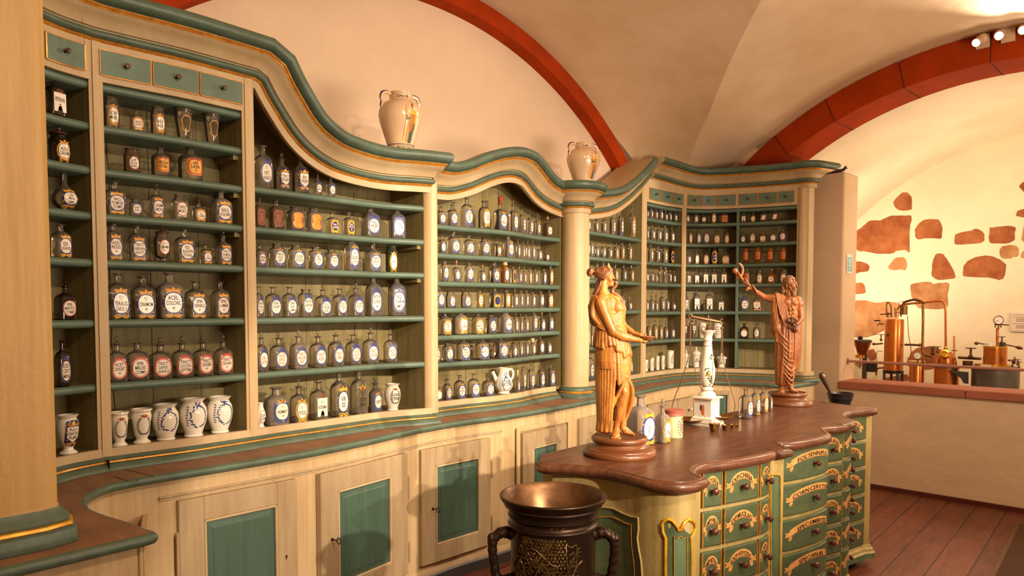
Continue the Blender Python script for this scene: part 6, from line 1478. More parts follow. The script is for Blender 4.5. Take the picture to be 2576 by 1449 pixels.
for i in range(9): gr_.c((640+random.uniform(-40, 40), 566+random.uniform(-14, 20), -84, 7), (640+random.uniform(-50, 50), 560+random.uniform(-14, 26), -92, 4))
gr_.e(676, 658, -72, 18, 18, 14)
remeshed(gr_.mb, 'herb_bunch', 'grape_wood', st2, .0022, 0)
# ================================================================ THINGS ON THE COUNTER
def counter_bottle(l, r, top, bot, kd, tint, st, txt, label, group, ang=0, detail=2, wf=1.0):
    P = onz((l+r)/2, bot, HC); dp = depth(P); v = Vector((P.x, P.y, 0)).normalized()
    n = Vector((sin(ang), -cos(ang), 0)); a = abs(v.dot(n)); b = sqrt(1-a*a); S_ = (r-l)*dp/F
    W_ = S_/(a+.80*b)*1.02 if SPEC[kd][0] in 'sw' else S_
    P = P+v*W_*.5*wf; H = zat((l+r)/2, top, P)-HC
    return bottle(P, n, kd, tint, st, txt, W_, H, label, group, HC+.0006, detail)
GC = 'glass bottles on the counter'
counter_bottle(1572, 1649, 995, 1124, 's', 'm', 'i', 'V/K/SS/+', 'largest milky glass bottle on the counter, blue wreath label, behind the wooden woman', GC)
counter_bottle(1645, 1688, 1003, 1116, 'S', 'm', 'y', 'V/VITAE', 'stoppered bottle lettered VITAE on the counter, left of the pink-lidded yellow jar', GC)
counter_bottle(1857, 1893, 978, 1054, 's', '', 'b', '-/-/-', 'leftmost of four clear bottles on the counter beside the bearded statue', GC, 0, 1)
counter_bottle(1885, 1912, 975, 1046, 's', '', 'i', '-/-/-', 'second of four clear bottles on the counter beside the bearded statue', GC, 0, 1, .9)
counter_bottle(1906, 1932, 974, 1039, 's', '', 'y', '-/-/-', 'third of four bottles on the counter, with yellow framed label', GC, 0, 1, .9)
counter_bottle(1929, 1943, 987, 1033, 's', 'g', 'z', '-/-', 'smallest of four bottles on the counter, touching the bearded statue base', GC, 0, 1)
# yellow jar with pink lid
P = onz(1695, 1103, HC); v = Vector((P.x, P.y, 0)).normalized(); r = 45*.5*depth(P)/F; P = P+v*r; H = zat(1703, 1036, P)-HC
yj = thing('ointment_jar', 'pale yellow jar with pink lid and painted cartouche, left of the porcelain scales', 'jar', (P.x, P.y, HC+.0005), 0)
MB().lathe([(0, 0), (r*.96, 0), (r, .004), (r, H*.8), (r*.94, H*.9), (r*.9, H)], 36).build('body', 'jar_yellow', yj, 40)
MB().lathe([(r*.95, H*.84), (r*1.10, H*.86), (r*1.02, H*.92), (r*1.06, H), (r*1.10, H+.006), (r*1.10, H+.010), (0, H+.012)], 30).build('lid', 'lid_pink', yj, 40)
D = Decal(); 
D.ell(0, 0, r*.42, H*.24, 'paint_blue_green', 1, 18); D.ring(0, 0, r*.52, H*.28, r*.10, 'paint_orange', 2, 18)
for s_ in (-1, 1):
    for q in range(7): a = -pi/2+s_*(.3+q*.3); D.leaf(r*.6*cos(a)+s_*0, H*.33*sin(a), a+s_*.6, r*.34, r*.10, 'leaf_green', 1)
D.crown(0, H*.26, r*.5, H*.14, 'brown_paint', 2)
for q, t_ in enumerate(('ROS', 'CAN')): D.text(t_, 0, H*.06-q*H*.12, r*.6, H*.08, 'ink_red', 3)
an = radians(12)
D.build('painted_decoration', lambda x, y, l: ((r+l)*sin(x/r+an), -(r+l)*cos(x/r+an), y+H*.44), yj, .0003, .0005, r*.15)
# ---- scales
PS = onz(1778, 1068, HC); s_px = depth(PS)/F; RS = atan2(PS.y, PS.x)-pi/2
sca = thing('pharmacy_scales', 'tall white porcelain balance with painted landscapes and two hanging brass pans', 'scales', (PS.x, PS.y, HC+.0005), RS)
def q2(zx, zy, d=0):       # crop units (.2346 px) -> local of the scales
    return Vector(((zx*.2346+1640-1778)*s_px, d, (1068-(780+zy*.2346))*s_px))
u = .2346*s_px
rotb = Matrix.Rotation(radians(-28), 4, 'Z')
def sq(mb, w0, z0, w1, z1, mi=0):
    mb.add([rotb @ Vector(p) for p in [(-w0, -w0, z0), (w0, -w0, z0), (w0, w0, z0), (-w0, w0, z0), (-w1, -w1, z1), (w1, -w1, z1), (w1, w1, z1), (-w1, w1, z1)]], [(3, 2, 1, 0), (4, 5, 6, 7), (0, 1, 5, 4), (1, 2, 6, 5), (2, 3, 7, 6), (3, 0, 4, 7)], mi)
def zz(y): return (1225-y)*u
hw = 96*u
mb = MB(); sq(mb, 132*u, 0, 132*u, .012); sq(mb, 128*u, .012, 124*u, .030); sq(mb, 124*u, .030, 100*u, .046); sq(mb, hw, .046, hw, zz(948)); sq(mb, 104*u, zz(948), 122*u, zz(938)); sq(mb, 124*u, zz(938), 124*u, zz(922)); sq(mb, 120*u, zz(922), 90*u, zz(914))
mb.build('pedestal', 'porcelain', sca, 20)
mb = MB(); 
for z in (zz(940), .014, .034): sq(mb, 125*u if z > .1 else 133*u if z < .02 else 122*u, z, 125*u if z > .1 else 133*u if z < .02 else 122*u, z+.0015)
mb.build('gilt_line', 'gilding', sca, 0)
Y = lambda y: zz(y)
prof = [(92*u, Y(918)), (92*u, Y(900)), (82*u, Y(882)), (62*u, Y(868)), (54*u, Y(858)), (66*u, Y(846)), (64*u, Y(832)), (48*u, Y(824)), (44*u, Y(812)), (56*u, Y(804)), (70*u, Y(760)), (80*u, Y(700)), (81*u, Y(650)), (76*u, Y(600)), (64*u, Y(540)), (54*u, Y(470)), (46*u, Y(400)), (44*u, Y(384)), (48*u, Y(380)), (48*u, Y(372)), (43*u, Y(366)), (43*u, Y(332)), (48*u, Y(326)), (48*u, Y(318)), (44*u, Y(312)), (46*u, Y(280)), (56*u, Y(250)), (74*u, Y(236)), (80*u, Y(230)), (80*u, Y(214)), (0, Y(212))]
MB().lathe(prof, 40).build('column', 'porcelain', sca, 40)
mb = MB()
for y, r_ in ((806, 56), (376, 48.6), (322, 48.6), (222, 80.6), (858, 55)): mb.tube([(r_*u*cos(a), r_*u*sin(a), Y(y)) for a in [2*pi*q/32 for q in range(32)]], 2.2*u, 6, closed=True)
mb.build('gilt_ring', 'brown_paint', sca, 40)
def rad(z):
    for (r0, z0), (r1, z1) in zip(prof, prof[1:]):
        if z0 <= z <= z1 and z1 > z0: return r0+(r1-r0)*(z-z0)/(z1-z0)
    return 50*u
D = Decal(); random.seed(5)
for k, (x0, y0, x1, y1, m, n_) in enumerate([(.1, 700, .9, 760, 'leaf_green', 22), (-.1, 640, .5, 700, 'paint_orange', 16), (-.25, 620, .3, 720, 'leaf_green', 12), (.5, 470, .9, 520, 'leaf_green', 14), (.2, 560, .9, 660, 'paint_blue_green', 9), (.3, 650, 1.0, 740, 'jar_yellow', 10), (.5, 740, .95, 790, 'brown_paint', 8)]):
    for q in range(n_): D.leaf(random.uniform(x0, x1)*60*u, Y(random.uniform(y0, y1)), random.uniform(0, 6.28), random.uniform(14, 26)*u, random.uniform(9, 16)*u, m, k)
D.line([(52*u, Y(700)), (58*u, Y(600)), (50*u, Y(520))], 4*u, 'brown_paint', 8)
D.build('painted_landscape', lambda x, y, l: ((rad(y)+l)*sin(x/rad(y)), -(rad(y)+l)*cos(x/rad(y)), y), sca, .0002, .0005, 12*u)
for side, pic in ((-1, 0), (0, 1)):
    D = Decal(); c = Y(1065)
    if pic == 0:
        for q in range(16): D.leaf(random.uniform(-60, 40)*u, c-44*u+random.uniform(-10, 10)*u, random.uniform(-.3, 3.4), 30*u, 9*u, 'leaf_green', 0)
        for q in range(10): D.leaf(-50*u+random.uniform(-20, 20)*u, c+random.uniform(-30, 50)*u, random.uniform(1.2, 2.4), 46*u, 5*u, 'leaf_green', 0)
        D.ell(-22*u, c-8*u, 34*u, 30*u, 'paint_orange', 1); D.ell(28*u, c-14*u, 34*u, 22*u, 'paint_orange', 1); D.line([(-50*u, c-4*u), (0, c+4*u), (50*u, c-10*u)], 4*u, 'brown_paint', 2)
        D.poly([(-30*u, c+20*u), (30*u, c+20*u), (34*u, c+60*u), (0, c+90*u), (-28*u, c+70*u)], 'scroll_paper', 0); D.line([(0, c+90*u), (40*u, c+50*u), (38*u, c)], 5*u, 'brown_paint', 1); D.line([(-6*u, c+20*u), (26*u, c-20*u)], 4*u, 'ink', 3)
    else:
        D.ell(0, c+10*u, 22*u, 50*u, 'paint_pink', 0); D.poly([(-6*u, c-50*u), (22*u, c-50*u), (16*u, c+60*u), (4*u, c+60*u)], 'paint_orange', 1); D.ell(-20*u, c+30*u, 12*u, 34*u, 'cobalt_pale', 1); D.line([(-30*u, c-60*u), (0, c-76*u), (30*u, c-60*u)], 8*u, 'scroll_shade', 1)
    if pic == 0: fn = lambda x, y, l: rotb @ Vector((-hw-l, -x, y))
    else: fn = lambda x, y, l: rotb @ Vector((x, -hw-l, y))
    D.build('painted_landscape', fn, sca, .0002)
# brass yoke and beam
def qv(x, y, d=0): return Vector(((x-590)*u, d, (1225-y)*u))
al = radians(18)                        # the beam is turned a little away from the picture plane
def bmv(t, y): return Vector((t*cos(al)*u, t*sin(al)*u, (1225-y)*u))
mb = MB(); mb.lathe([(34*u, Y(213)), (30*u, Y(204)), (16*u, Y(198)), (20*u, Y(184)), (10*u, Y(172))], 20)
for s_ in (-1, 1): mb.tube([Vector((-22*u, s_*14*u, Y(200))), Vector((-16*u, s_*14*u, Y(150))), Vector((-14*u, s_*14*u, Y(96)))], 4*u, 8)
mb.tube([Vector((24*u, -14*u, Y(196))), Vector((18*u, -14*u, Y(90)))], 5*u, 8)
mb.build('yoke', 'brass_dark', sca)
mb = MB(); xs = [-178, -120, -60, -20, 0, 20, 60, 110, 150]; ys = [68, 78, 90, 98, 101, 104, 112, 120, 126]; rs = [14, 17, 20, 22, 22, 22, 19, 16, 12]
mb.tube([bmv(x-8, y) for x, y in zip(xs, ys)], [q*u for q in rs], 10)
mb.tube([bmv(-178-14+20*cos(a), 66-22*sin(a)) for a in [2*pi*q/14 for q in range(12)]], 9*u, 8)
mb.tube([bmv(150-4+18*cos(a+1), 122-26*sin(a+1)) for a in [2*pi*q/14 for q in range(12)]], 8*u, 8)
mb.lathe([(0, Y(96)), (14*u, Y(84)), (12*u, Y(66)), (5*u, Y(58)), (0, Y(50))], 12)
mb.build('beam', 'lid_pink' if False else 'brass_dark', sca)
A = bmv(-190, 100); Bv = bmv(152, 150)
def bow_strap(top, w, bot, rim, nm):
    for s_ in (-1, 1):
        dirv = Vector((cos(al*.6), sin(al*.6), 0))*s_
        pts = [top+Vector((0, 0, -54*u))+dirv*3*u, top+Vector((0, 0, -90*u))+dirv*10*u, top+Vector((0, 0, -380*u))+dirv*14*u, top+Vector((0, 0, (bot-top.z/u)*u*.72))+dirv*w*.72, top+Vector((0, 0, bot*u-top.z))+dirv*0]
        z0 = top.z; zr = bot; pts = [top+dirv*3*u+Vector((0, 0, -50*u)), Vector((top.x, top.y, z0-(z0-zr)*.33))+dirv*12*u, Vector((top.x, top.y, z0-(z0-zr)*.55))+dirv*w*.42, Vector((top.x, top.y, z0-(z0-zr)*.80))+dirv*w*1.02, Vector((top.x, top.y, z0-(z0-zr)*.90))+dirv*w*1.14, Vector((top.x, top.y, zr))+dirv*rim]
        MB().tube(smoothp(pts, 6), 4.6*u, 8).build('pan_hanger', 'brass_dark', sca)
    mb = MB().ell(top+Vector((0, 0, -44*u)), (17*u, 17*u, 17*u), 14, 8); mb.tube([top, top+Vector((0, 0, -30*u))], 4*u, 6); mb.build('hanger_knob', 'brass', sca)
zl, zr_ = Y(1165), Y(1135)
bow_strap(A, 160*u, zl, 142*u, 'l'); bow_strap(Bv, 128*u, zr_, 128*u, 'r')
for T_, z, r_ in ((A, zl, 150*u), (Bv, zr_, 132*u)):
    MB().lathe([(0, -38*u), (r_*.45, -36*u), (r_*.80, -24*u), (r_*.97, -4*u), (r_, 2*u), (r_*.99, 5*u), (r_*.93, 0), (r_*.76, -18*u), (r_*.42, -30*u), (0, -32*u)], 40, c=(T_.x, T_.y, z)).build('brass_pan', 'brass', sca, 40)
# nested cup weights
for i, (l, r, t, b_, txt) in enumerate([(1783, 1811, 1065, 1087, 'largest brass cup weight with lid, before the scales'), (1815, 1838, 1069, 1084, 'second brass cup weight, right of the lidded one'), (1836, 1851, 1067, 1080, 'third brass cup weight in the row on the counter'), (1849, 1860, 1067, 1075, 'smallest brass cup weight at right end of row')]):
    P = onz((l+r)/2, b_-1, HC); v = Vector((P.x, P.y, 0)).normalized(); R_ = (r-l)/2*depth(P)/F; P = P+v*R_*.7; H = (zat((l+r)/2, t+2, P-v*R_)-HC)
    w = thing('cup_weight', txt, 'weight', (P.x, P.y, HC+.0005), atan2(P.y, P.x)-pi/2, 'brass cup weights in a row on the counter')
    pr_ = [(0, 0), (R_*.70, 0), (R_*.72, .001), (R_*.98, H*.93), (R_, H*.95), (R_, H), (R_*.92, H)]
    pr_ += [(0, H)] if i == 0 else [(R_*.62, .004), (0, .004)]
    MB().lathe(pr_, 28).build('cup', 'brass', w, 35)
    if i == 0:
        mb = MB().box((-R_*.14, -R_*1.04, H*.55), (R_*.14, -R_*.80, H*1.04)); mb.tube([(R_*.14*cos(a)*1.6, -R_*1.02, H*.5+H*.12*sin(a)) for a in [2*pi*q/12 for q in range(12)]], R_*.05, 6, closed=True); mb.ell((0, 0, H*1.08), (R_*.12, R_*.12, H*.12), 8, 6)
        mb.build('clasp', 'brass_bright', w)
# ================================================================ VASES ON THE CORNICE
def big_vase(px, pyb, pyt, wpx, Yv, neck, label, sc_, who, zb=None):
    d = ray(px, pyb); t_ = Yv/d.y; P = Vector((d.x*t_, Yv, zb)); s = depth(P)/F
    H = zat(px, pyt, P)-P.z; R_ = wpx*s/2
    v = thing('albarello_vase', label, 'vase', P, atan2(P.y, P.x)-pi/2, 'painted faience vases on the cornice')
    pr_ = [(0, 0), (.50, 0), (.53, .01), (.56, .05), (.60, .10), (.70, .22), (.84, .38), (.95, .52), (1.0, .62), (.97, .70), (.86, .78), (.70, .835), (.55, .865), (.50, .885), (.49, .93), (.50, .965), (.53, .975), (.53, .995), (.50, 1.0), (.44, .99), (.42, .9), (0, .88)]
    pr_ = [(a*R_, b*H) for a, b in pr_]
    MB().lathe(pr_, 48).build('body', 'faience_buff', v, 50)
    def rr(z):
        for (r0, z0), (r1, z1) in zip(pr_, pr_[1:]):
            if z0 <= z <= z1 and z1 > z0: return r0+(r1-r0)*(z-z0)/(z1-z0)
        return R_*.5
    for s_, an in ((-1, radians(28)), (1, radians(28))):
        u_ = Vector((cos(an)*s_, sin(an)*s_, 0)); hp = [(.48, .95), (.62, .975), (.86, .95), (.94, .88), (.90, .80), (.93, .74), (.90, .69)]
        pts = smoothp([u_*(a*R_)+Vector((0, 0, b*H)) for a, b in hp], 5)
        h = MB().tube(pts, R_*.085, 10).build('handle', 'faience_buff', v)
        MB().tube([p+u_*R_*.045+Vector((0, 0, R_*.05)) for p in pts], R_*.055, 8).build('blue_stripe', 'navy', h)
    D = Decal(); c = sc_
    if who:
        X0 = R_*.50*(1 if sc_ > 0 else 1); random.seed(11)
        # robed figure painted on the side: mantle, tunic, head, staff
        D.poly([(-.20*R_, .13*H), (.26*R_, .13*H), (.36*R_, .40*H), (.32*R_, .62*H), (.10*R_, .66*H), (-.12*R_, .60*H), (-.16*R_, .36*H)], 'paint_yellow', 0)
        for q in range(9): D.line([(-.15*R_+.05*R_*q, .14*H), (-.10*R_+.05*R_*q+random.uniform(-.03, .03)*R_, .36*H), (-.02*R_+.03*R_*q, .58*H)], R_*.022, 'paint_orange' if q % 2 else 'brown_paint', 1)
        D.poly([(.0*R_, .13*H), (.20*R_, .13*H), (.16*R_, .34*H), (.04*R_, .30*H)], 'leaf_green', 2)
        D.poly([(.16*R_, .14*H), (.28*R_, .13*H), (.30*R_, .45*H), (.22*R_, .42*H)], 'cobalt_pale', 2)
        D.ell(.14*R_, .72*H, .085*R_, .055*H, 'brown_paint', 2, 12); D.ell(.16*R_, .705*H, .06*R_, .045*H, 'scroll_paper', 3, 12); D.ell(.17*R_, .675*H, .05*R_, .03*H, 'jar_yellow', 4, 10); D.ring(.02*R_, .735*H, .13*R_, .05*H, .015*R_, 'paint_orange', 1, 18)
        D.line([(-.34*R_, .16*H), (-.22*R_, .48*H), (-.20*R_, .74*H)], R_*.035, 'paint_orange', 3); D.ell(-.21*R_, .62*H, .07*R_, .05*H, 'scroll_paper', 4, 10); D.line([(-.22*R_, .58*H), (-.16*R_, .50*H), (.0, .52*H)], R_*.10, 'leaf_green', 2)
        for q in range(4): D.line([(-.06*R_, (.44-.03*q)*H), (.12*R_, (.41-.03*q)*H), (.30*R_, (.45-.03*q)*H)], R_*.02, 'brown_paint', 3)
    an0 = radians(28) if px < 1200 else radians(44)
    D.build('painted_saint', lambda x, y, l: ((rr(y)+l)*sin(x/R_+an0), -(rr(y)+l)*cos(x/R_+an0), y), v, .0003, .0005, R_*.10)
    D = Decal(); D.text(neck, .12*R_, .915*H, R_*.55, H*.045, 'ink', 1)
    if px < 1200:
        D.text('AQ:RVTH:Q', .22*R_, .065*H, R_*.78, H*.042, 'ink', 1)
    D.build('lettering', lambda x, y, l: ((rr(y)+l)*sin(x/rr(y)), -(rr(y)+l)*cos(x/rr(y)), y), v, .0003)
    mb = MB()
    for z in ((.10, .113, .028) if px < 1200 else (.028,)): mb.tube([((rr(z*H)+.0005)*cos(a), (rr(z*H)+.0005)*sin(a), z*H) for a in [2*pi*q/36 for q in range(36)]], .0012, 5, closed=True)
    mb.build('blue_line', 'navy', v)
Vz = 2.298+.15
P = onY(1008, 398, 3.27)
big_vase(1008, 399, 235, 110, 3.385, 'S.IACOB', 'large buff two-handled vase painted with a robed man, left on the cornice', 1, True, 2.456)
big_vase(1467, 471, 361, 84, 3.50, 'S.SIM', 'smaller buff two-handled vase painted with a yellow-robed figure, above the column', 1, True, 2.487)
# ================================================================ PITCHER in the arched bay
B = BAYS['b4']; P, nn, _u = hit(1267, 905, offset([tuple(p) for p in B['fr']], -.065)); s = depth((P.x, P.y, 1.1))/F
pt = thing('faience_pitcher', 'white spouted pitcher with blue flowers on bottom shelf of the arched middle bay', 'pitcher', (P.x, P.y, B['z'][-1]+.0005), atan2(P.y, P.x)-pi/2+.1)
H = zat(1267, 925, P)-B['z'][-1]; R_ = 23*s
pr_ = [(0, 0), (R_*.66, 0), (R_*.68, .004), (R_*.58, .010), (R_*.80, H*.14), (R_*.98, H*.26), (R_, H*.36), (R_*.90, H*.50), (R_*.72, H*.62), (R_*.60, H*.70), (R_*.56, H*.82), (R_*.60, H*.95), (R_*.68, H), (R_*.62, H), (R_*.5, H*.85), (0, H*.8)]
MB().lathe(pr_, 36).build('body', 'porcelain', pt, 50)
MB().tube(smoothp([(-R_*.75, 0, H*.48), (-R_*.98, 0, H*.66), (-R_*1.22, 0, H*.86)], 5), [R_*.26, R_*.25, R_*.24, R_*.23, R_*.22, R_*.21, R_*.20, R_*.20, R_*.20, R_*.22, R_*.24][:11], 12).build('spout', 'porcelain', pt)
MB().tube(smoothp([(R_*.55, 0, H*.90), (R_*.85, 0, H*.94), (R_*1.06, 0, H*.80), (R_*.98, 0, H*.62), (R_*.80, 0, H*.52)], 5), R_*.12, 10).build('handle', 'porcelain', pt)
D = Decal(); label_decal(D, 'l', '', R_*1.5, H*.9, 2); D.text('SYR', R_*.06, H*.10, R_*.8, H*.12, 'ink', 3); D.text('BETON', 0, H*.0, R_*1.0, H*.11, 'ink', 3)
for q in range(9): D.leaf(random.uniform(-.2, .2)*R_, H*random.uniform(.32, .48), random.uniform(0, 6), R_*.2, R_*.12, 'cobalt', 2)
def prr(z):
    for (r0, z0), (r1, z1) in zip(pr_, pr_[1:]):
        if z0 <= z <= z1 and z1 > z0: return r0+(r1-r0)*(z-z0)/(z1-z0)
    return R_
D.build('painted_decoration', lambda x, y, l: ((prr(y+H*.38)+l)*sin(x/R_+.3), -(prr(y+H*.38)+l)*cos(x/R_+.3), y+H*.38), pt, .0003, .0005, R_*.12)
# ================================================================ BIG BRONZE MORTAR
PM = Vector((1.757, 1.569)); R_ = .172
mo = thing('bronze_mortar', 'large dark bronze mortar with flared polished rim, two handles and relief foliage', 'mortar', (PM.x, PM.y, .43), 0)
mo.rotation_euler.z = atan2(PM.y, PM.x)-pi/2
rb = .140
pr_ = [(.150, 0), (.156, .01), (.150, .03), (.142, .04), (.138, .06), (.136, .20), (.137, .455), (.143, .386), (.147, .394), (.146, .402), (.140, .408), (.137, .418), (.1375, .432), (.1415, .440), (.1465, .446), (.1465, .452), (.140, .458), (.140, .470), (.147, .486), (.153, .498), (.158, .503), (.157, .512), (.166, .530), (.172, .548), (.1735, .556), (.172, .562), (.167, .564)]
pr_ = [(a, b if b < .38 or b == .455 else .564-(.564-b)*.55) for a, b in pr_]
MB().lathe(pr_, 72, cap=False).build('body', 'bronze', mo, 40)
MB().lathe([(.167, .564), (.160, .558), (.150, .540), (.140, .515), (.130, .49), (.120, .46), (.112, .40), (.106, .25), (.09, .1), (0, .06)], 72, cap=False).build('inner_bowl', 'bronze_bowl', mo, 60)
mb = MB()
for a0 in (radians(192), radians(-8)):
    u_ = Vector((cos(a0), sin(a0), 0))
    pts = smoothp([u_*.135+Vector((0, 0, .440)), u_*.166+Vector((0, 0, .446)), u_*.194+Vector((0, 0, .425)), u_*.198+Vector((0, 0, .39)), u_*.193+Vector((0, 0, .34)), u_*.184+Vector((0, 0, .300)), u_*.160+Vector((0, 0, .290)), u_*.134+Vector((0, 0, .295))], 5)
    hm = MB().tube(pts, [.020-.006*sin(pi*i/(len(pts)-1)) + .0022*(i % 3 == 0) for i in range(len(pts))], 10)
    hm.ell(u_*.200+Vector((0, 0, .428)), (.015, .015, .018), 10, 8); hm.ell(u_*.190+Vector((0, 0, .300)), (.014, .014, .014), 10, 8)
    hm.build('handle', 'bronze', mo)
def onm(a, z, l=.0): return Vector(((.1368+l)*sin(a), -(.1368+l)*cos(a), z))
random.seed(9)
mb = MB()
def curl(a, z, s, d, turns=1.1, n=14):
    pts = []
    for i in range(n):
        t = i/(n-1); r = s*(1-t)**1.2; th = d+t*turns*2*pi; pts.append(onm(a+(r*cos(th))/.137, z+r*sin(th), .0006))
    return pts
stems = []
for s_, ph in ((1, 0), (-1, 0)):
    for base_a, base_z in ((-1.0, .33), (-.55, .22), (-.9, .14)):
        P_ = [onm(base_a+.14*i, base_z+.055*sin(i*.55)*s_+.012*i, .0008) for i in range(10)]
        mb.tube(smoothp(P_, 3), .0024, 6)
        for i in range(9):
            a = base_a+.14*i; z = base_z+.055*sin(i*.55)*s_+.012*i
            for q in (-1, 1):
                for w in range(2): mb.tube(curl(a+.07*w, z+q*(.018+.016*w), .030-.008*w, q*(.9+.5*w), .62*q), .0014, 5)
mb.v = [v for v in mb.v]
mb.build('relief_foliage', 'bronze_ornament', mo, 60)
mb = MB()
for i in range(13):
    for j in range(9):
        a = -.75+i*.085+(j % 2)*.042; z = .452-j*.0105
        if z > .40-.012*i: mb.lathe([(.0035, 0), (.0042, .0012), (.0030, .0014), (.002, .0004)], 8, R=Matrix.Translation(onm(a, z, 0)) @ Vector((0, 0, 1)).rotation_difference(Vector((sin(a), -cos(a), 0))).to_matrix().to_4x4())
mb.build('relief_rings', 'bronze_ornament', mo, 60)
mb = MB()        # small shield in relief
sh_ = [(a, z+.085) for a, z in [(.30, .355), (.42, .345), (.55, .352), (.56, .31), (.52, .27), (.43, .245), (.34, .27), (.30, .31)]]
mb.tube([onm(a, z, .001) for a, z in sh_], .002, 6, closed=True)
for k in range(3): mb.tube([onm(.36, .405-.02*k, .001), onm(.5, .415-.02*k, .001)], .0022, 6)
mb.build('relief_shield', 'bronze_ornament', mo, 60)
sb = thing('mortar_block', 'round dark wooden block carrying the large bronze mortar', 'stand', (PM.x, PM.y, 0))
MB().lathe([(0, 0), (.165, 0), (.17, .02), (.165, .41), (.155, .4295), (0, .4295)], 40).build('block', 'wood_plain', sb)
# ================================================================ SMALL IRON MORTAR WITH PESTLE behind the counter
P = onz(2114, 988, 1.0); s = depth((P.x, P.y, 1.0))/F; R_ = 31.5*s
im = thing('iron_mortar', 'small black iron mortar with ringed rim standing behind the counter', 'mortar', (P.x, P.y, 1.0-.24))
pr_ = [(0, 0), (R_*.80, 0), (R_*.84, .02), (R_*.74, .04), (R_*.72, .12), (R_*.78, .17), (R_*.90, .20), (R_*.93, .206), (R_*.92, .212), (R_*.95, .22), (R_*.96, .226), (R_, .235), (R_, .24), (R_*.93, .24), (R_*.8, .21), (R_*.6, .1), (0, .06)]
MB().lathe(pr_, 40).build('body', 'iron_black', im, 40)
ps = thing('pestle', 'worn metal pestle leaning in the small iron mortar', 'pestle', (P.x, P.y, .90))
A = Vector((P.x, P.y, .87)); T_ = zat(2075, 938, P)
d = RT*(-.135); top = Vector((P.x+d.x, P.y+d.y, zat(2075, 940, (P.x+d.x, P.y+d.y))))
ax = (top-A).normalized(); L_ = (top-A).length
child(MB().lathe([(0, 0), (.026, .004), (.028, .02), (.014, .05), (.013, L_*.55), (.018, L_*.72), (.024, L_*.9), (.025, L_*.95), (.018, L_), (0, L_)], 20, R=Matrix.Translation(A) @ Vector((0, 0, 1)).rotation_difference(ax).to_matrix().to_4x4()), 'shaft', 'pestle_metal', ps, 50)
sd = thing('mortar_stand', 'plain wooden stand under the small iron mortar behind the counter', 'stand', (P.x, P.y, 0))
MB().lathe([(0, 0), (.10, 0), (.10, .7595), (0, .7595)], 28).build('block', 'wood_plain', sd)
# ================================================================ COPPER APPARATUS IN THE NEXT ROOM
XA = 8.4
def a1(x, y, X=XA): return onX(2100+x*.1725, 720+y*.1725, X)
def a2(x, y, X=XA): return onX(2340+x*.1863, 720+y*.1863, X)
def cyl(fn, xl, xr, yt, yb, mt, nm, par_, X=XA, zb=None, prof=None, seg=40):
    a, b = fn(xl, (yt+yb)/2, X), fn(xr, (yt+yb)/2, X); c = (a+b)/2; r = (b-a).length/2*.86; z1 = fn((xl+xr)/2, yt, X).z; z0 = fn((xl+xr)/2, yb, X).z if zb is None else zb
    pr_ = [(q*r, z0+(z1-z0)*h) for q, h in (prof or [(0, 0), (1, 0), (1, 1), (.96, 1.005), (0, 1.01)])]
    child(MB().lathe(pr_, seg, c=(c.x, c.y, 0)), nm, mt, par_, 40); return c, r, z0, z1
def pipe(fn, pts, r, mt, nm, par_, X=XA, n=4):
    child(MB().tube(smoothp([fn(x, y, X) for x, y in pts], n), r, 10), nm, mt, par_)
def valve(fn, x, y, par_, s=1.0, X=XA, mt='brass'):
    p = fn(x, y, X); k = s*.03
    m = MB().tube([p+Vector((0, 0, -k)), p+Vector((0, 0, k*1.6))], k*.28, 8); m.lathe([(k*.2, k*1.5), (k*1.2, k*1.55), (k*1.25, k*1.75), (k*.2, k*1.85)], 16, c=p); m.ell(p+Vector((0, 0, -k*.5)), (k*.55, k*.55, k*.55), 10, 8); child(m, 'valve', mt, par_)
def gauge(fn, x, y, r, par_, X=XA, stem=.06):
    p = fn(x, y, X); R = Matrix.Translation(p) @ Vector((0, 0, 1)).rotation_difference(Vector((-1, -.35, .1)).normalized()).to_matrix().to_4x4()
    child(MB().lathe([(0, -.02), (r, -.02), (r*1.04, 0), (r*1.04, .012), (r*.9, .014), (r*.88, .008)], 28, R=R).tube([p+Vector((.01, 0, -r)), p+Vector((.01, 0, -r-stem))], .008, 8), 'gauge_case', 'brass', par_)
    child(MB().lathe([(0, .009), (r*.88, .009)], 28, R=R, cap=False), 'gauge_face', 'sign_white', par_, 0)
    nd = MB().box((-r*.03, -r*.1, .010), (r*.03, r*.7, .012), R=R @ Matrix.Rotation(.8, 4, 'Z')); child(nd, 'needle', 'ink', par_, 0)
g0 = a1(865, 850)
bl = thing('copper_boiler', 'tall upright copper boiler with bent pipes on iron stand, behind the sill', 'boiler', (g0.x, g0.y, 0))
c, r, z0, z1 = cyl(a1, 705, 1022, 480, 1228, 'copper', 'boiler_shell', bl, prof=[(0, 0), (1, 0), (1, .985), (.97, .995), (.9, 1.0), (0, 1.004)])
child(MB().lathe([(r*1.03, z0-.03), (r*1.08, z0-.03), (r*1.08, z0), (r*1.0, z0+.003)], 40, c=(c.x, c.y, 0)), 'stand_ring', 'iron_black', bl)
for a in (.5, 2.3, 3.9, 5.4): child(MB().tube([(c.x+r*cos(a), c.y+r*sin(a), z0-.02), (c.x+r*1.05*cos(a), c.y+r*1.05*sin(a), 0)], .014, 8), 'leg', 'steel_dark', bl)
p = a1(800, 715, c.x-r); D = MB(); D.add([(c.x-(r+.002)*cos(t), c.y+(r+.002)*sin(t), p.z+dz) for t in (.25, .35, .45, .55) for dz in (-.015, .015)], [(0, 2, 3, 1), (2, 4, 5, 3), (4, 6, 7, 5)]); child(D, 'plate', 'glass_green' if False else 'leaf_green', bl)
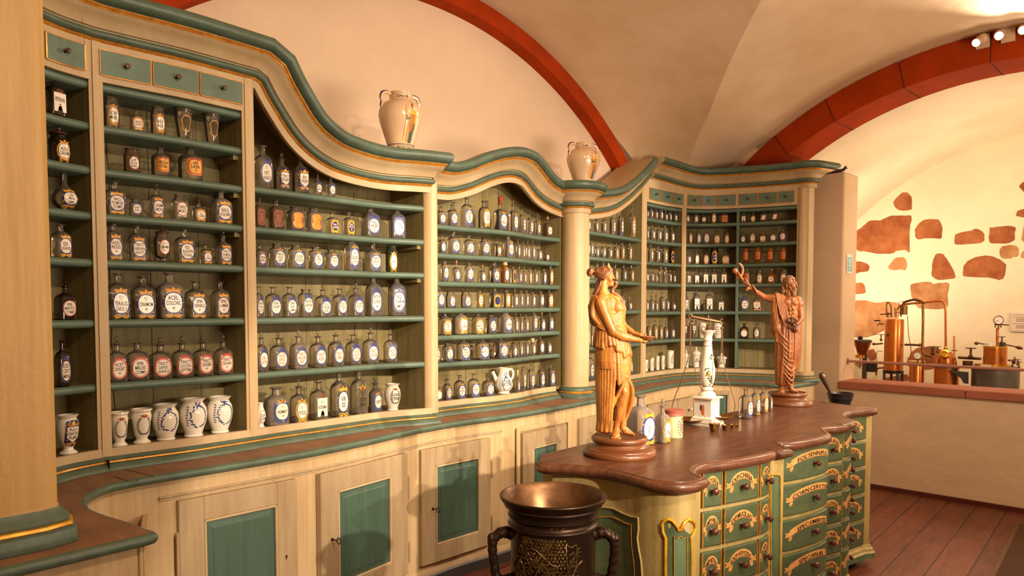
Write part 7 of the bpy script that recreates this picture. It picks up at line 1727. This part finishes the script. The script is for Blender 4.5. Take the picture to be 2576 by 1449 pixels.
pipe(a1, [(760, 450), (757, 360), (755, 270), (772, 238), (800, 252), (822, 320), (825, 450)], .0085, 'brass', 'bent_tube', bl)
pipe(a1, [(915, 450), (915, 350), (935, 300), (985, 272), (1120, 252), (1300, 236), (1480, 214), (1560, 222), (1600, 265), (1615, 340), (1617, 600), (1618, 890)], .0115, 'copper_pale', 'vapour_pipe', bl)
pipe(a1, [(985, 290), (1010, 240), (1070, 215), (1160, 196), (1230, 210), (1310, 250)], .013, 'brass_dark', 'hose', bl)
pipe(a1, [(1285, 262), (1288, 500), (1280, 840), (1276, 930), (1300, 985), (1350, 1018), (1425, 1022)], .0125, 'brass', 'down_pipe', bl)
pipe(a1, [(1020, 852), (1140, 855), (1262, 862)], .011, 'brass_dark', 'cross_pipe', bl)
pipe(a1, [(925, 280), (940, 236), (990, 222), (1040, 222)], .003, 'copper', 'thin_tube', bl)
pipe(a1, [(1060, 430), (1068, 560), (1078, 720), (1104, 860), (1112, 960), (1100, 1055)], .0035, 'brass_dark', 'cable', bl)
pipe(a1, [(700, 952), (630, 950), (608, 980), (606, 1100), (606, 1160)], .003, 'brass_dark', 'thin_tube', bl)
pipe(a1, [(740, 985), (742, 1160)], .004, 'iron_black', 'rod', bl, n=1)
pipe(a1, [(790, 1185), (700, 1190), (630, 1198), (608, 1240), (604, 1300)], .008, 'brass_dark', 'drain_tap', bl)
pipe(a1, [(575, 502), (655, 500)], .007, 'iron_black', 'tap_handle', bl, n=1); pipe(a1, [(660, 500), (665, 545), (715, 550)], .006, 'brass', 'tap', bl); pipe(a1, [(620, 580), (640, 548), (700, 552)], .006, 'brass', 'tap', bl)
pipe(a1, [(665, 410), (745, 406), (820, 405)], .007, 'brass', 'valve_arm', bl); pipe(a1, [(878, 310), (880, 450)], .0055, 'brass_dark', 'rod', bl, n=1)
cyl(a1, 945, 1070, 282, 415, 'brass', 'brass_cylinder', bl)
for x, y in ((775, 430), (915, 425), (965, 420)): valve(a1, x, y, bl, .6)
valve(a1, 1435, 960, bl, 1.1, mt='brass_dark'); valve(a1, 675, 765, bl, .9)
pipe(a1, [(545, 842), (620, 842), (700, 835)], .009, 'brass', 'inlet_pipe', bl); child(MB().ell(a1(572, 842), (.016, .016, .016)), 'pipe_union', 'brass', bl); child(MB().ell(a1(1240, 858), (.016, .018, .018)), 'pipe_union', 'brass', bl); child(MB().ell(a1(1618, 905), (.018, .018, .024)), 'pipe_union', 'brass_bright', bl)
g1 = a1(400, 900, 8.5)
fu = thing('copper_funnel', 'copper hopper with dark lid and round knob beside the plaster pier', 'funnel', (g1.x, g1.y, 0))
cyl(a1, 255, 553, 800, 1000, 'copper', 'hopper', fu, 8.5, prof=[(0, 0), (.46, 0), (.50, .02), (1.0, .98), (1.02, 1.0)])
cyl(a1, 255, 556, 780, 815, 'steel_dark', 'lid', fu, 8.5, prof=[(1.02, 0), (1.02, .7), (.9, 1), (0, 1.1)])
child(MB().ell(a1(372, 757, 8.5), (.026, .026, .026)), 'knob', 'iron_black', fu); cyl(a1, 290, 445, 1000, 1045, 'brass_bright', 'outlet_ring', fu, 8.5)
pipe(a1, [(372, 1045), (370, 1130), (364, 1200)], .008, 'brass', 'outlet_tube', fu, 8.5)
a = a1(397, 1200, 8.55); b = a1(458, 1200, 8.55); child(MB().box((a.x, b.y, 0), (a.x+.03, a.y, a1(420, 985, 8.5).z)), 'post', 'steel_grey', fu); a = a1(465, 1200, 8.6); b = a1(612, 1200, 8.6)
child(MB().box((a.x, b.y, a1(500, 1250, 8.6).z), (a.x+.02, a.y, a1(500, 1110, 8.6).z)), 'switch_box', 'steel_dark', fu)
g2 = a1(1200, 1200, 8.2)
dr = thing('copper_drum', 'small copper drum with brass rim and white pressure gauge', 'drum', (g2.x, g2.y, 0))
cyl(a1, 1075, 1322, 1120, 1390, 'copper', 'drum_shell', dr, 8.3, zb=.0); cyl(a1, 1035, 1345, 1092, 1124, 'brass_bright', 'rim', dr, 8.3)
gauge(a1, 1205, 1012, .037, dr, 8.2); pipe(a1, [(1155, 1110), (1155, 1500)], .004, 'brass_dark', 'rod', dr, 8.2, 1)
for x in (1070, 1280, 1340, 1400): valve(a1, x, 1090, dr, .6, 8.25)
g3 = a2(220, 1000)
ds = thing('copper_still', 'domed copper still with brass sight glass on a copper body', 'still', (g3.x, g3.y, 0))
cyl(a2, 58, 386, 880, 1075, 'copper', 'dome', ds, 8.35, prof=[(0, 0), (1, 0), (1, .12), (.97, .35), (.86, .62), (.66, .83), (.38, .96), (.12, 1.0), (0, 1.0)])
cyl(a2, 28, 415, 1085, 1310, 'copper', 'body', ds, 8.35, zb=0); cyl(a2, 5, 440, 1075, 1100, 'steel_grey', 'flange', ds, 8.35)
p = a2(195, 912, 8.24); R = Matrix.Translation(p) @ Vector((0, 0, 1)).rotation_difference(Vector((-1, -.2, .5)).normalized()).to_matrix().to_4x4()
child(MB().lathe([(.02, -.03), (.040, -.03), (.042, .01), (.024, .014), (.022, .0)], 28, R=R), 'sight_glass', 'brass_bright', ds)
pipe(a2, [(325, 672), (325, 780), (326, 930)], .009, 'copper_pale', 'thermometer_tube', ds, n=1); child(MB().lathe([(.01, -.004), (.028, -.004), (.028, .004), (.01, .006)], 16, c=a2(326, 868)), 'collar', 'brass', ds)
for x in (20, 40, 100): valve(a2, x, 890 if x < 100 else 870, ds, .8, 8.3, 'brass_dark')
child(MB().tube([a2(x, 1052, 8.15) for x in (20, 120, 200, 300)], .006, 6), 'clamp_ring', 'brass', ds)
g4 = a2(875, 1000, 8.3)
kt = thing('steam_kettle', 'copper steam kettle with brass flange, wooden-handled lids and dial on tall pipe', 'kettle', (g4.x, g4.y, 0))
c, r, z0, z1 = cyl(a2, 690, 1066, 822, 1050, 'copper', 'kettle_wall', kt, 8.3, seg=48); cyl(a2, 685, 1072, 808, 832, 'brass_bright', 'top_rim', kt, 8.3)
cyl(a2, 565, 1120, 1048, 1085, 'brass_bright', 'flange', kt, 8.3); cyl(a2, 508, 1262, 1120, 1380, 'steel_grey', 'steel_jacket', kt, 8.35, zb=0, seg=56)
cyl(a2, 500, 1268, 1085, 1122, 'steel_dark', 'jacket_rim', kt, 8.35, seg=56)
cyl(a2, 735, 850, 760, 810, 'sign_white', 'small_lid', kt, 8.2); cyl(a2, 925, 1030, 760, 812, 'steel_dark', 'small_lid', kt, 8.3)
for pts in ([(600, 770), (660, 772), (735, 782)], [(1020, 790), (1100, 805), (1180, 825), (1250, 842)]):
    q = smoothp([a2(x, y, 8.2) for x, y in pts], 5); n = len(q); child(MB().tube(q, [.006+.011*(abs((i/(n-1))-(0 if pts[0][0] == 600 else 1)) < .45)*sin(pi*min(1, max(.15, (i/(n-1) if pts[0][0] == 600 else 1-i/(n-1))*2.1))) for i in range(n)], 10), 'handle', 'knob_wood', kt)
pipe(a2, [(907, 815), (907, 570)], .013, 'copper_pale', 'gauge_pipe', kt, 8.3, 1); cyl(a2, 893, 930, 565, 655, 'brass_bright', 'gauge_cock', kt, 8.3); gauge(a2, 922, 458, .042, kt, 8.25, .05)
pipe(a2, [(870, 520), (960, 518), (1062, 524)], .006, 'brass_dark', 'cross_handle', kt, 8.25); pipe(a2, [(880, 505), (878, 560)], .006, 'brass', 'stub', kt, 8.25, 1); pipe(a2, [(955, 505), (955, 560)], .006, 'brass', 'stub', kt, 8.25, 1)
valve(a2, 968, 740, kt, .8, 8.25, 'brass_dark'); valve(a2, 547, 925, kt, 1.3, 8.3, 'brass_dark'); pipe(a2, [(378, 962), (480, 968), (600, 975), (690, 980)], .014, 'brass_dark', 'feed_pipe', kt, 8.35)
pipe(a2, [(1050, 1000), (1140, 1005)], .010, 'brass_dark', 'outlet_pipe', kt, 8.25, 1); p = a2(1140, 1005, 8.2); child(MB().lathe([(.01, -.006), (.034, -.006), (.034, .006), (.01, .008)], 18, R=Matrix.Translation(p) @ Matrix.Rotation(pi/2, 4, 'X')), 'hand_wheel', 'brass_dark', kt)
for x, y in ((1180, 1040), (1110, 1060), (1200, 1070)): valve(a2, x, y, kt, .7, 8.2)
cyl(a2, 425, 590, 1008, 1080, 'brass_dark', 'side_pan', kt, 8.45)
a, b = a2(678, 1092, 8.02), a2(825, 1062, 8.02); child(MB().box((a.x, b.y, a.z), (a.x+.004, a.y, b.z)), 'small_card', 'sign_white', kt)
m = MB(); P_ = [a2(x, y, 8.2) for x, y in ((225, 1140), (510, 1160), (510, 1320), (450, 1310), (410, 1240), (330, 1180))]; n = len(P_)
m.add(P_+[p+Vector((.02, 0, 0)) for p in P_], [tuple(range(n)), tuple(range(2*n-1, n-1, -1))]+[(i, i+n, (i+1) % n+n, (i+1) % n) for i in range(n)]); child(m, 'curved_bracket', 'steel_dark', kt, 0)
# ================================================================ LIGHT
W_ = bpy.data.worlds.new('world'); SC.world = W_; W_.use_nodes = True
W_.node_tree.nodes['Background'].inputs[0].default_value = (1.0, .76, .54, 1); W_.node_tree.nodes['Background'].inputs[1].default_value = .50
def spot(loc, target, power, size=70, blend=.6, col=(1, .79, .575), r=.04):
    l = bpy.data.lights.new('spot_lamp', 'SPOT'); l.energy = power; l.spot_size = radians(size); l.spot_blend = blend; l.color = col; l.shadow_soft_size = r
    o = bpy.data.objects.new('spot_lamp', l); COL.objects.link(o); o.location = loc
    o.rotation_euler = (Vector(target)-Vector(loc)).to_track_quat('-Z', 'Y').to_euler(); return o
def pointl(loc, power, r=.2, col=(1, .79, .575)):
    l = bpy.data.lights.new('fill_light', 'POINT'); l.energy = power; l.color = col; l.shadow_soft_size = r
    o = bpy.data.objects.new('fill_light', l); COL.objects.link(o); o.location = loc; return o
spot((1.0, -2.9, 2.75), (2.1, 3.3, 1.1), 1250, 34, .8)
spot((2.6, -2.9, 2.75), (3.3, 3.4, 1.25), 1250, 32, .8)
spot((4.6, -2.6, 2.75), (5.4, 3.6, 1.35), 1350, 34, .8)
spot((1.3, .1, 3.1), (2.2, 3.35, 1.4), 120, 85)
spot((3.2, .3, 3.2), (3.6, 3.4, 1.7), 110, 85)
spot((2.0, -.6, 3.0), (3.3, 1.9, .9), 170, 60)
spot((4.8, .5, 3.2), (4.6, 2.0, 1.1), 150, 70)
spot((4.4, -.6, 3.0), (6.8, 1.2, .6), 180, 80)
for (p, d) in SPOT[1:]: spot(p, p+d, 100, 90, .5)
a = bpy.data.lights.new('ceiling_fill', 'AREA'); a.energy = 150; a.size = 2.2; a.size_y = 1.2; a.shape = 'RECTANGLE'; a.color = (1, .79, .575)
o = bpy.data.objects.new('ceiling_fill', a); COL.objects.link(o); o.location = (3.2, -1.2, 1.6); o.rotation_euler = (radians(180-28), 0, 0)  # unseen area fill added to brighten the vault and lunette wall
# next room
spot((8.0, 3.5, 1.5), (9.5, 3.3, 2.5), 120, 120, .8, (1, .83, .62), .1)
pointl((8.0, .0, 2.0), 55, .2, (1, .80, .56)); pointl((7.9, 1.9, 2.3), 30, .2, (1, .80, .56))  # unseen fill points added to raise the general brightness in there
SC.view_settings.view_transform = 'Standard'; SC.view_settings.look = 'None'; SC.view_settings.gamma = 1; SC.view_settings.exposure = 0.0
SC.view_settings.use_curve_mapping = False
cy = SC.cycles; cy.max_bounces = 6; cy.diffuse_bounces = 3; cy.glossy_bounces = 3; cy.transmission_bounces = 4; cy.transparent_max_bounces = 24; cy.caustics_reflective = False; cy.caustics_refractive = False
cy.sample_clamp_indirect = 4; cy.use_denoising = True
